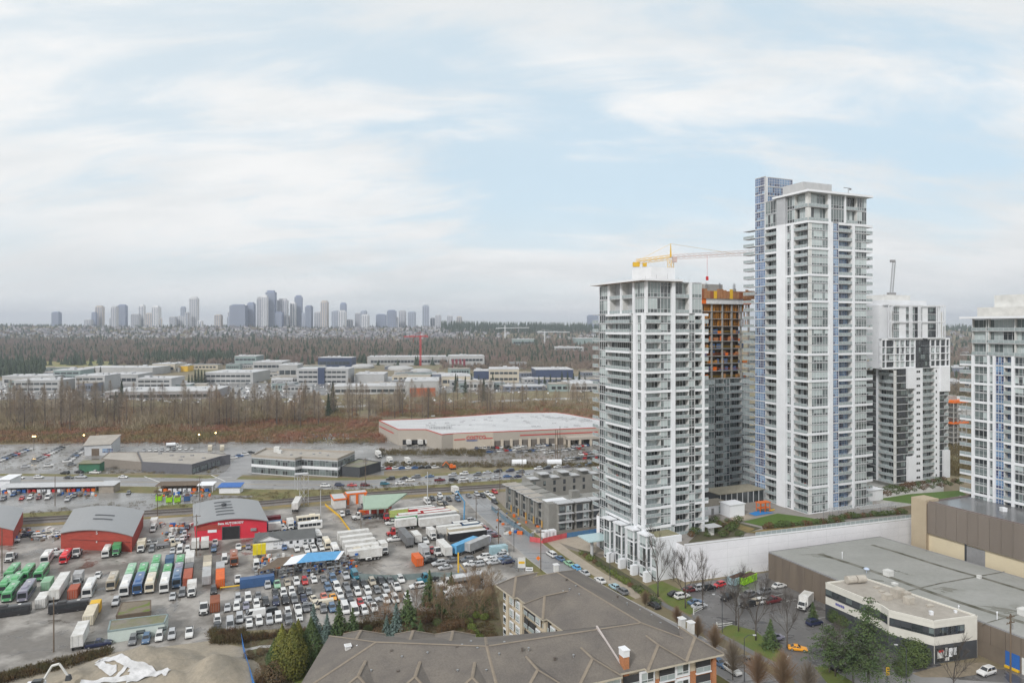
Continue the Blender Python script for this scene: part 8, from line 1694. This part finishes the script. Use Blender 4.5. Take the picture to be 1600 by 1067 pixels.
for px, py, n, lb in ((53, 703, 2, 'lit twin lamp at the left parking lot'), (131, 701, 1, 'lit lamp beside the sloping-roof shed'), (337, 697, 1, 'lit lamp at the cream containers'), (311, 700, 1, 'lit lamp left of the cream containers')):
 t = pole('lit_lamp_post', px, py, 8.5, .12, darkgrey, lb, cat='street lamp', group='lit lamps')
 for k in range(n): b = MB(); b.dome((0, 0, 0), .5, .5, .4, 8, 2); b.tube((0, 0, -.2), (0, 0, 0), .35, .5, 8); ob('lit_globe', b.mesh('globe', hot), t, (-.6 + 1.3 * k if n == 2 else 0, 0, 8.6))
p = G(475, 789); t = thing('lattice_mast', tuple(p), .3, label='pale grey steel lattice mast beside the railway', cat='mast'); b = MB(); lattice(b, (0, 0, 0), (0, 0, 14), 2.6, 5, .12); lattice(b, (-2.6, 0, 7), (-2.6, 0, 14), 1.8, 3, .1); ob('lattice', b.mesh('lattice', lightgrey), t); b = MB(); b.box(-3.8, 1.6, -1.4, 1.4, 13.6, 13.9); ob('top_frame', b.mesh('top', lightgrey), t)
wires = MB()
for (a, b_) in ((0, 2), (2, 4), (3, 4), (4, 5), (6, 10)):
 P_, Q_ = G(*PL[a][:2]), G(*PL[b_][:2]); P_.z, Q_.z = PL[a][2] - .6, PL[b_][2] - .6
 for s in (-.8, .8):
  L_ = [P_.lerp(Q_, k / 6) + Vector((s * U.x, s * U.y, -1.2 * 4 * (k / 6) * (1 - k / 6))) for k in range(7)]
  for u_, v_ in zip(L_, L_[1:]): wires.tube(u_, v_, .025, n=3, cap=False)
o = ob('overhead_wires', wires.mesh('wires', black)); props(o, 'thin dark overhead wires strung between the wooden poles', 'wires')
# fences and curbs
def fence(pix, h, m, label, name='fence', step=2.5, panel=None, z=0):
 pts = [G(a, c) for a, c in pix]; t = thing(name, tuple(pts[0]), label=label, cat='fence'); o = pts[0]; post = MB(); post.box(-.05, .05, -.05, .05, 0, h); pme = post.mesh('post', m)
 for a, c in zip(pts, pts[1:]):
  d = c - a; n = max(1, int(d.length / step)); ang = atan2(d.y, d.x)
  for k in range(n):
   q = a + d * (k / n) - o; ob('post', pme, t, tuple(q), ang)
   ob('panel', box_mesh('fpanel', d.length / n - .1, .04, h * .9, panel or m, -.02) if panel else rail_wire(d.length / n, h, m), t, (q.x, q.y, .08), ang)
 return t
_rw = {}
def rail_wire(L, h, m):
 k = (round(L, 1), h, m.name)
 if k not in _rw:
  b = MB()
  for z in (h * .3, h * .62, h * .93): b.box(0, L, -.025, .025, z - .025, z + .025)
  _rw[k] = b.mesh('fence_rail', m)
 return _rw[k]
fence([(508, 790), (530, 808), (552, 838)], 1.1, yellowp, 'yellow concrete barrier fence dividing the two lots', 'yellow_fence', 3, yellowp)
fence([(330, 987), (420, 985), (470, 975), (560, 968), (600, 962)], 1.6, steel, 'grey wire fence in front of the used cars')
fence([(738, 812), (790, 868), (812, 884)], 1.8, steel, 'wire fence between the trailer yard and the street')
fence([(768, 796), (792, 816), (832, 843)], 1.9, steel, 'blue-green site fence before the unfinished townhouses', 'site_fence', 3, mat('site_fence_mesh', (.16, .24, .30), .7))
fence([(828, 846), (848, 849), (886, 840)], 2.0, redp, 'red-pink site barrier at the street corner', 'site_barrier', 2.4, mat('pink_barrier', (.62, .11, .12), .6)); fence([(886, 840), (938, 832)], 1.9, bluep, 'blue site fence in front of the unfinished block', 'site_fence', 2.4, mat('blue_mesh', (.08, .2, .36), .6))
fence([(377, 1000), (381, 1020), (386, 1040), (398, 1080)], 1.7, bluep, 'blue plastic fence at the edge of the gravel works', 'blue_fence', 2.5, mat('blue_plastic', (.04, .2, .55), .6))
fence([(560, 905), (610, 908), (680, 903), (745, 905)], 2.0, mat('green_mesh_fence', (.14, .19, .19), .8), 'dull green mesh fence behind the used cars', 'mesh_fence', 4, mat('green_mesh', (.2, .25, .25), .8))
for pix, lb in (([(344, 921), (385, 916), (420, 911)], 'yellow curb rail along the containers'), ([(372, 858), (394, 853)], 'short yellow curb rail by the bright red shop')):
 pts = [G(*q) for q in pix]; t = thing('yellow_curb', tuple(pts[0]), label=lb, cat='curb'); b = MB()
 for a, c in zip(pts, pts[1:]): b.tube(a - pts[0] + Vector((0, 0, .6)), c - pts[0] + Vector((0, 0, .6)), .22, n=6); b.tube(a - pts[0], a - pts[0] + Vector((0, 0, .6)), .15, n=5)
 ob('rail', b.mesh('rail', yellowp), t)
for px, py, rz, lb in ((1084, 960, .75, 'white swing gate at the left car park entrance'), (1120, 982, .3, 'white barrier gate at the right of the entrance'), (1224, 1044, .95, 'cream swing gate beside the car leaving the car park')):
 p = G(px, py); t = thing('swing_gate', tuple(p), rz, label=lb, cat='gate'); b = MB(); b.box(-.12, .12, -.12, .12, 0, 1.7); ob('post', b.mesh('post', offwhite), t); b = MB(); b.box(0, 4.6, -.05, .05, 1.0, 1.12); b.box(0, 4.6, -.05, .05, .5, .6); b.tube((.1, 0, 1.5), (3.6, 0, 1.0), .05, n=4); ob('gate_bar', b.mesh('bar', offwhite), t)
# yellow gantry frame and sign boards
p = G(716, 901); t = thing('yellow_gantry', tuple(p), label='yellow steel post with a slanting brace beside the sideways cars', cat='post'); b = MB(); b.box(-.2, .2, -.2, .2, 0, 7.5); ob('post', b.mesh('post', yellowp), t); b = MB(); b.tube((0, 0, 4.5), (3.2, .5, .2), .12, n=5); ob('brace', b.mesh('brace', yellowp), t)
for px, py, w, h, m1, m2, lb in ((815, 892, 2.4, 4.4, offwhite, yellowp, 'tall cream and yellow sign board at the yard entrance'), (827, 893, 2.3, 1.5, white, darkgrey, 'low white sign board right of the tall cream one')):
 p = G(px, py); t = thing('sign_board', tuple(p), label=lb, cat='sign'); b = MB(); [b.box(x - .08, x + .08, -.05, .05, 0, h) for x in (-w * .4, w * .4)]; ob('post', b.mesh('post', wood), t); b = MB(); b.box(-w / 2, w / 2, -.16, -.06, h * .25, h); ob('board', b.mesh('board', m1), t); b = MB(); b.box(-w * .4, w * .4, -.19, -.16, h * .55, h * .72); ob('printed_band', b.mesh('band', m2), t)
p = G(405, 870); t = thing('yellow_hopper', tuple(p), TH, label='bright yellow rack of tanks in front of the white workshop', cat='rack'); b = MB(); [b.box(x, x + 1.3, 0, 1.2, .8, 4.2) for x in (-2, -.6, .8)]; [b.box(x, x + .12, .1, .22, 0, .8, 1) for x in (-1.9, 0, 1.9)]; ob('tank', b.mesh('tank', [mat('bright_yellow', (.8, .66, .02), .5), darkgrey]), t)
# scrap yard: canopy, racks, junk
p0 = G(472, 893); t = thing('tarpaulin_canopy', tuple(p0), TH, label='makeshift canopy of a blue tarpaulin and brown sheets over the scrap yard', cat='canopy'); b = MB()
b.add([(-2, -3.5, 4.1), (9.5, -4.5, 4.0), (12.5, 1.0, 4.7), (2, 3.0, 4.9)], [(0, 1, 2, 3)]); b.add([(-6, -2.5, 3.6), (-2.2, -3.6, 4.0), (1.8, 3.0, 4.7), (-3, 2.5, 4.4)], [(0, 1, 2, 3)], 1); b.add([(-14, -3.5, 3.0), (-5, -2.2, 3.4), (1, 3.5, 4.2), (-7, 4, 4.1)], [(0, 1, 2, 3)], 2); b.add([(9.3, -4.7, 3.95), (10.6, -4.6, 3.95), (13.4, 1, 4.65), (12.4, 1.0, 4.75)], [(0, 1, 2, 3)], 1)
ob('tarpaulin', b.mesh('tarpaulin', [mat('blue_tarpaulin', (.10, .34, .62), .5, var=.2, scale=.8), white, wood]), t); b = MB(); [b.box(x - .1, x + .1, y - .1, y + .1, 0, 3.5) for x in (-13, -8, -3, 2, 7, 11) for y in (-3, 2)]; ob('post', b.mesh('post', wood), t)
R4 = random.Random(41)
for k in range(12):
 p = G(410 + k * 12.5, 903 - (k % 3) * 8 - k * .6); t = thing('scrap_rack', tuple(p), TH, label='grey steel rack heaped with mixed scrap parts under the canopy', cat='rack', group='scrap racks round the canopy'); b = MB()
 for x in (-2.2, 0, 2.2): b.box(x - .06, x + .06, -.5, -.4, 0, 2.6, 1); b.box(x - .06, x + .06, .5, .6, 0, 2.6, 1)
 for z in (.6, 1.6, 2.5): b.box(-2.3, 2.3, -.5, .6, z, z + .06, 1)
 ob('frame', b.mesh('frame', [steel, steel]), t); b = MB()
 for _ in range(26): x, y, z = R4.uniform(-2.2, 2), R4.uniform(-.5, .4), R4.choice((0, .66, 1.66, 2.56)); s = R4.uniform(.2, .7); b.box(x, x + s * 1.5, y, y + s, z, z + s * R4.uniform(.4, 1), R4.randrange(6))
 ob('scrap', b.mesh('scrap', [steel, wood, offwhite, mat('rusty_scrap', (.12, .055, .035), .9), midgrey, bluep]), t)
jk = MB(); spots = [(398, 470, 868, 890), (480, 560, 870, 902), (250, 300, 818, 850), (425, 470, 812, 830), (20, 95, 828, 845), (560, 600, 790, 812), (775, 850, 800, 838), (0, 150, 768, 776), (240, 330, 768, 776)]
for x0, x1, y0, y1 in spots:
 for _ in range(60): p = G(R4.uniform(x0, x1), R4.uniform(y0, y1)); s = R4.uniform(.3, 1.1); jk.obox(p, s * R4.uniform(1, 2.5), s, s * R4.uniform(.5, 1.4), R4.uniform(0, 3), R4.randrange(7))
o = ob('loose_clutter', jk.mesh('clutter', [steel, wood, offwhite, midgrey, bluep, orangep, darkgrey]), kind='stuff'); props(o, 'mixed crates, parts and clutter lying about the yards', 'clutter')
# recycling yard
for px, py, c, lb in ((248, 783, 'bright green', 'leftmost lime skip of the recycling yard'), (264, 785, 'bright green', 'middle lime skip with its lid raised'), (277, 785, 'bright green', 'right lime skip beside the blue bin'), (292, 783, 'blue', 'blue bin right of the lime skips')): vehicle('skip', px, py, c, 'S', 4, lb, 'skips of the recycling yard')
def shed(px0, px1, py, h, dpt, wm, rm, label, cat='shed', open_=False):
 a, c = G(px0, py), G(px1, py - (px1 - px0) * .02); d = c - a; L = d.length; t = thing('open_shed' if open_ else 'shed', tuple(a), atan2(d.y, d.x), label=label, cat=cat)
 b = MB(); b.box(0, L, dpt * .85 if open_ else 0, dpt, 0, h); [b.box(x, x + .2, 0, .2, 0, h) for x in np.linspace(0, L - .2, max(2, int(L / 5)))]; ob('wall', b.mesh('wall', wm), t); b = MB(); b.add([(-.5, -.8, h), (L + .5, -.8, h), (L + .5, dpt + .4, h + .7), (-.5, dpt + .4, h + .7), (-.5, -.8, h + .2), (L + .5, -.8, h + .2), (L + .5, dpt + .4, h + .9), (-.5, dpt + .4, h + .9)], [(3, 2, 1, 0), (4, 5, 6, 7), (0, 1, 5, 4), (1, 2, 6, 5), (2, 3, 7, 6), (3, 0, 4, 7)]); ob('roof', b.mesh('roof', rm), t)
 if open_:
  for k in range(int(L / 2.2)): ob('bin', box_mesh('bin%d' % (k % 4), 1.5, 1.3, 1.4, (orangep, white, bluep, redp)[R4.randrange(4)], .8), t, (.4 + k * 2.2, 0, 0))
 return t
shed(245, 308, 769, 3.0, 5, wood, wood, 'open brown shed with orange and white bins at the recycling yard', open_=True); shed(0, 150, 771, 2.7, 5, midgrey, lightgrey, 'long grey open canopy with sorting bins at the recycling yard', open_=True); shed(154, 178, 770, 3.4, 6, mat('brown_kiosk_wall', (.33, .29, .24), .7), lightgrey, 'small tall kiosk with a pale roof at the end of the canopy'); shed(310, 332, 769, 3.2, 4, white, white, 'white open-front box beside the brown recycling shed', open_=True); shed(342, 375, 771, 3.0, 5, white, bluep, 'white shed with a bright blue roof near the railway'); shed(-2, 16, 766, 5, 8, white, white, 'white cabin at the left end of the canopy')
shed(123, 156, 738, 4.6, 5, mat('dark_green_wall', (.05, .17, .10), .7), mossroof, 'dark green kiosk with white lettering panels beside the main road')
row('parked at the recycling canopy', 'cars at the recycling yard', '3 783 suv grey; 19 776 suv blue; 32 782 hatch red; 45 781 suv white; 59 781 hatch maroon; 73 781 van white; 115 778 suv grey; 200 773 sedan grey; 104 784 pickup silver')
for px, py, L, k, c, lb in ((272, 700, 9, 'mixer', 'white', 'white concrete mixer in the depot yard'), (328, 704, 7, 'box', 'cream', 'left of two cream containers by the lit lamp'), (347, 704, 7, 'box', 'cream', 'right of two cream containers by the lit lamp'), (594, 716, 9, 'boxtruck', 'white', 'white lorry on the track below the store'), (612, 726, 8, 'boxtruck', 'white', 'white lorry left of two in the yard right of the dark wing'), (640, 727, 8, 'boxtruck', 'white', 'white lorry right of two in the yard right of the dark wing'), (640, 697, 12, 'trailer', 'white', 'leftmost white trailer at the store loading dock'), (658, 697, 12, 'trailer', 'white', 'middle white trailer at the store loading dock'), (668, 696, 12, 'trailer', 'white', 'rightmost white trailer at the store loading dock')): vehicle(k, px, py, c, 'S' if k != 'mixer' else 'E', L, lb, 'trucks behind the main road')
# distant parked cars: one mesh per car is enough at this size
b = MB(); b.loft([half(-2.2, [(.8, .3), (.85, .8)]), half(-.9, [(.9, .25), (.86, .98)]), half(1.5, [(.9, .25), (.86, 1.02)]), half(2.2, [(.8, .3), (.8, .9)])]); b.add([(-.8, -.9, .98), (.8, -.9, .98), (.8, 1.7, 1.0), (-.8, 1.7, 1.0), (-.62, -.3, 1.5), (.62, -.3, 1.5), (.62, 1.2, 1.5), (-.62, 1.2, 1.5)], [(0, 1, 5, 4), (1, 2, 6, 5), (2, 3, 7, 6), (3, 0, 4, 7)], 1); b.face([(-.62, -.3, 1.51), (.62, -.3, 1.51), (.62, 1.2, 1.51), (-.62, 1.2, 1.51)]); b.box(-.86, .86, -1.7, -1.1, .02, .4, 2); b.box(-.86, .86, 1.1, 1.7, .02, .4, 2)
FARCAR = b.mesh('far_car', [carpaint, carglass, rubber]); pal = ['white', 'white', 'silver', 'grey', 'black', 'white', 'silver', 'blue', 'red', 'grey', 'white']
def lot(x0, y0, x1, y1, n, head, desc, group):
 seq = [R4.choice(pal) for _ in range(n)]; seen = {}
 for k in range(n):
  c = seq[k]; seen[c] = seen.get(c, 0) + 1; f = k / max(1, n - 1); p = G(x0 + (x1 - x0) * f, y0 + (y1 - y0) * f)
  ob('parked_car', FARCAR, None, tuple(p), head + R4.uniform(-.04, .04), 1.0 + R4.uniform(-.03, .08), CLR[c], label=('%s car %s' % (c, desc)) if seq.count(c) == 1 else '%s %s car from the left %s' % (ORD[seen[c] - 1], c, desc), cat='car', group=group)
g1 = 'cars in the left parking lot'
lot(-8, 723, 44, 703, 12, TH + pi / 2, 'in the left row of the left parking lot', g1); lot(55, 721, 96, 700, 11, TH + pi / 2, 'in the middle row of the left parking lot', g1); lot(105, 722, 132, 702, 10, TH + pi / 2, 'in the right row of the left parking lot', g1); lot(40, 730, 112, 727, 3, TH + pi / 2, 'at the near edge of the left parking lot', g1)
lot(225, 705, 300, 702, 9, TH, 'in the depot behind the charcoal building', 'cars in the depot yard'); lot(365, 716, 392, 708, 4, TH + pi / 2, 'beside the side road by the office', 'cars in the depot yard')
lot(490, 682, 562, 681, 12, TH, 'in the back row of the lot behind the office', 'cars in the back lot'); lot(470, 687, 558, 686, 13, TH, 'in the front row of the lot behind the office', 'cars in the back lot')
lot(598, 733, 680, 731, 9, TH + pi / 2, 'in the yard right of the dark wing', 'cars in the yard by the dark wing')
g2 = 'cars in the store car park'
for a in ((745, 702, 795, 699, 9, TH, 'in the row nearest the store sign'), (765, 707, 801, 704, 7, TH + pi / 2, 'in the second row below the store sign'), (806, 700, 828, 695, 6, TH, 'in the row below the store arcade'), (812, 707, 850, 703, 7, TH + pi / 2, 'in the middle row of the store car park'), (840, 698, 872, 694, 8, TH, 'in the row left of the three masts'), (855, 708, 902, 702, 10, TH + pi / 2, 'in the row at the foot of the three masts'), (897, 699, 932, 694, 10, TH, 'in the row before the store entrance'), (908, 711, 936, 706, 6, TH, 'in the row left of the street tower'), (886, 719, 938, 715, 10, TH + pi / 2, 'in the row nearest the main road')): lot(*a, g2)
for px, lb in ((811, 'left of two white marquee tents by the main road'), (866, 'right of two white marquee tents by the main road')):
 p = G(px, 727); t = thing('marquee_tent', tuple(p), .1, label=lb, cat='tent'); b = MB(); b.tube((-4, 0, 1.6), (4, 0, 1.6), 1.8, n=10); ob('canvas', b.mesh('canvas', white), t); b = MB(); b.box(-4, 4, -1.6, 1.6, 0, .3); ob('base', b.mesh('base', midgrey), t)
p = G(707, 733); t = thing('excavator', tuple(p), TH, label='orange excavator in the yard beside the main road', cat='excavator'); b = MB(); b.box(-1.5, 1.5, -1.6, -1.0, 0, .8, 1); b.box(-1.5, 1.5, 1.0, 1.6, 0, .8, 1); ob('track', b.mesh('tracks', [orangep, black]), t); b = MB(); b.box(-1.4, 1.6, -1.2, 1.2, .9, 2.1); b.box(-1.4, -.1, -1.1, 0, 2.1, 3.1); ob('body', b.mesh('body', orangep), t); b = MB(); b.tube((-1.2, .4, 1.8), (-3.6, .4, 4.4), .25, n=5); b.tube((-3.6, .4, 4.4), (-5.6, .4, 2.2), .2, n=5); ob('boom', b.mesh('boom', orangep), t); b = MB(); b.obox((-5.8, .4, 1.4), 1, 1.1, .9); ob('bucket', b.mesh('bucket', darkgrey), t)
p = G(58, 1085); t = thing('excavator', tuple(p), .2, label='white excavator with a raised arm at the bottom left corner', cat='excavator'); b = MB(); b.box(-2, 2, -1.6, -1.0, 0, .8); b.box(-2, 2, 1.0, 1.6, 0, .8); ob('track', b.mesh('tracks', black), t); b = MB(); b.box(-2.2, 1.2, -1.3, 1.3, .9, 2.4); b.box(-.6, 1.2, -1.2, 0, 2.4, 3.4, 1); ob('body', b.mesh('body', [white, carglass]), t); b = MB(); b.tube((.6, .5, 2.0), (2.6, .5, 5.6), .32, .26, n=6); b.tube((2.6, .5, 5.6), (4.0, .5, 5.9), .26, n=6); ob('boom', b.mesh('boom', offwhite), t); b = MB(); b.tube((4.0, .5, 5.9), (5.6, .5, 3.2), .22, n=6); ob('arm', b.mesh('arm', offwhite), t); b = MB(); b.loft([[(5.2, 0, 2.3), (6.3, 0, 2.3), (6.0, 0, 3.3), (5.4, 0, 3.4)], [(5.2, 1, 2.3), (6.3, 1, 2.3), (6.0, 1, 3.3), (5.4, 1, 3.4)]]); ob('bucket', b.mesh('bucket', darkgrey), t)
# sand piles with a torn white sheet
PC = [(G(222, 1042), 15, 10, 5.2), (G(335, 1058), 10, 10, 5.6), (G(120, 1062), 9, 6, 2.4), (G(262, 1072), 10, 6, 4)]
def pile(x, y):
 h = 0
 for c, rx, ry, hh in PC:
  q = sqrt(((x - c.x) / rx) ** 2 + ((y - c.y) / ry) ** 2); h = max(h, hh * max(0, 1 - q) ** 1.15 if q < 1 else 0)
 return h + (.10 * sin(x * 1.1 + y * .8) + .06 * sin(x * 2.3 - y * 1.7)) * min(1, h) 
b = MB(); xs = np.arange(-106, -52, .7); ys = np.arange(132, 172, .7); n = len(xs); b.add([(x, y, pile(x, y) - .12) for y in ys for x in xs], [(j * n + i, j * n + i + 1, (j + 1) * n + i + 1, (j + 1) * n + i) for j in range(len(ys) - 1) for i in range(n - 1)]); structure('sand_piles', b.mesh('sand_piles', sandm, True))
sheetm = mat('white_plastic_sheet', (.66, .66, .67), .4, rgb2=(.42, .42, .42), scale=.5, bump=.6, bscale=1.2); t = thing('plastic_sheet', (0, 0, 0), label='torn white plastic sheet draped over the grey sand pile', cat='plastic sheet')
for k, (pix, w) in enumerate((([(153, 1034), (158, 1030), (185, 1027), (200, 1036), (225, 1042), (262, 1050)], .8), ([(153, 1035), (165, 1044), (177, 1053)], .7), ([(160, 1040), (178, 1042), (178, 1052)], .5), ([(125, 1066), (160, 1063), (205, 1060), (235, 1054), (262, 1051)], .6), ([(198, 1040), (188, 1052), (178, 1061)], .45), ([(205, 1042), (230, 1048), (255, 1050), (230, 1054), (200, 1058)], 1.2))):
 pts = []
 for px, py in pix:
  z = 2.5
  for _ in range(8): q = G(px, py, z); z = .5 * z + .5 * pile(q.x, q.y)
  pts.append(q)
 b = MB(); fine_ = [a.lerp(c, s / 8) for a, c in zip(pts, pts[1:]) for s in range(8)] + [pts[-1]]; L_, R_ = offset_line(fine_, -w, w)
 vs = [(p_.x, p_.y, pile(p_.x, p_.y) + .12 + .1 * sin(i * .9 + j * 2.1)) for i, (l, r_) in enumerate(zip(L_, R_)) for j, p_ in enumerate((r_, r_.lerp(l, .33), r_.lerp(l, .66), l))]
 b.add(vs, [(i * 4 + j, i * 4 + j + 1, (i + 1) * 4 + j + 1, (i + 1) * 4 + j) for i in range(len(fine_) - 1) for j in range(3)]); ob('torn_strip', b.mesh('strip', sheetm, True), t)
# small street furniture
for px, py, lb in ((797, 839, 'orange warning sign on the street beside the site fence'), (841, 880, 'orange diamond sign at the boulevard corner')):
 p = G(px, py); t = thing('warning_sign', tuple(p), label=lb, cat='sign'); b = MB(); b.box(-.05, .05, -.05, .05, 0, 1.6); ob('post', b.mesh('post', steel), t); b = MB(); b.add([(0, -.1, 1.0), (.75, -.1, 1.75), (0, -.1, 2.5), (-.75, -.1, 1.75), (0, -.06, 1.0), (.75, -.06, 1.75), (0, -.06, 2.5), (-.75, -.06, 1.75)], [(0, 1, 2, 3), (7, 6, 5, 4), (0, 4, 5, 1), (1, 5, 6, 2), (2, 6, 7, 3), (3, 7, 4, 0)]); ob('plate', b.mesh('plate', mat('warning_orange', (.85, .2, .02), .5)), t)
p = G(1386, 1078); t = thing('traffic_light', tuple(p), label='yellow traffic light at the bottom edge below the large pine', cat='traffic light'); b = MB(); b.tube((0, 0, 0), (0, 0, 5), .1, n=6); ob('pole', b.mesh('pole', darkgrey), t); b = MB(); b.box(-.3, .3, -.35, -.1, 3.4, 5.0); ob('housing', b.mesh('housing', yellowp), t)
for k in range(3): b = MB(); b.tube((0, -.42, 3.7 + .5 * k), (0, -.35, 3.7 + .5 * k), .17, n=8); ob('lens', b.mesh('lens', darkgrey), t)
for px, py, lb in ((763, 846, 'white and purple portable toilet by the trailer yard fence'),): p = G(px, py); t = thing('portable_toilet', tuple(p), TH, label=lb, cat='toilet cabin'); b = MB(); b.box(-.7, .7, -.7, .7, 0, 2.2); ob('cabin', b.mesh('cabin', white), t); b = MB(); b.box(-.5, .5, -.75, -.7, .1, 2.0); ob('door', b.mesh('door', mat('violet_sign', (.13, .13, .38), .5)), t); b = MB(); b.dome((0, 0, 2.2), .8, .8, .3, 8, 2); ob('roof', b.mesh('roof', white), t)
p = G(856, 842); t = thing('site_hut', tuple(p), TH, label='pair of white site cabins behind the red-pink barrier', cat='site cabin')
for x in (-1.6, 1.2): b = MB(); b.box(x, x + 2.3, 0, 2.2, .2, 2.9); b.box(x + .7, x + 1.5, -.05, 0, .3, 2.3, 1); ob('cabin', b.mesh('cabin', [white, lightgrey]), t)
pv = MB(); rv = random.Random(2)
q = thing('unfinished_tower_small', tuple(hit(1500, 700)), TH, label='small unfinished tower with orange decking between the right-hand towers', cat='building'); zb = 0
for f in range(9): ob('floor_slab', box_mesh('fs5', 13, 12, .3, concrete), q, (-6, 0, f * 3.2)); [ob('column', box_mesh('fc5', .5, .5, 2.9, concrete), q, (-6 + x, 0, f * 3.2 + .3)) for x in (0, 4, 8, 12.4)]
ob('orange_deck', box_mesh('od5', 15, 13, .9, orangep), q, (-7, -.5, 15.5)); ob('orange_deck', box_mesh('od6', 14, 13, 1.6, orangep), q, (-6.5, -.5, 28.8)); ob('core_wall', box_mesh('cw5', 5, 5, 33, concrete, 4), q, (-2, 0, 0))
cv = [(-.9, -2.2, .3), (.9, -2.2, .3), (.9, 2.2, .3), (-.9, 2.2, .3), (-.9, -2.2, .95), (.9, -2.2, .95), (.9, 2.2, .95), (-.9, 2.2, .95), (-.65, -.7, 1.5), (.65, -.7, 1.5), (.65, 1.3, 1.5), (-.65, 1.3, 1.5)]; cf = []
for a, c in ((0, 4), (4, 8)):
 for k in range(4): j = (k + 1) % 4; cf += [(a + k, a + j, c + j), (a + k, c + j, c + k)]
cf += [(8, 9, 10), (8, 10, 11)]
scatter('distant_cars', cv, cf, [(*q[:2], max(0, q[2]) - .2, 1.1, 1.2, R4.choice((0, 1.57, .3))) for q in in_pix(330, lambda: uni(0, 480), lambda: uni(597, 630), 1, 1, False, 0) + in_pix(220, lambda: uni(480, 930), lambda: uni(588, 616), 1, 1, False, 0) + in_pix(60, lambda: uni(500, 930), lambda: uni(622, 632), 1, 1)], [mat('distant_car_paint', (.75, .75, .75), .4, rgb2=(.06, .065, .08), scale=.25, contrast=(.48, .52))], label='hundreds of tiny parked cars on the far office lots', cat='cars')
for o in list(bpy.data.objects):
 if o.parent and o.name.split('.')[0] in ('shoring_props', 'stored_materials', 'column_rebar', 'scrap', 'roof_vents', 'wall_joints', 'slat', 'window_strip', 'balcony_band', 'ventilation_drums'): o['kind'] = 'stuff'
# ================================================================ moist winter air
hz = MB(); hz.box(-9100, 9100, -300, 11100, -1.2, 290)
hm = bpy.data.materials.new('moist_air'); hm.use_nodes = True
hm.node_tree.nodes.clear()
_o = N(hm.node_tree.nodes, 'ShaderNodeOutputMaterial')
_v = N(hm.node_tree.nodes, 'ShaderNodeVolumePrincipled', Density=0.00011, Anisotropy=0.2)
_v.inputs['Color'].default_value = (0.78, 0.85, 0.97, 1)
hm.node_tree.links.new(_v.outputs[0], _o.inputs['Volume'])
ob('haze', hz.mesh('haze', hm), kind='stuff', label='thin pale winter haze lying over the whole valley', cat='haze')
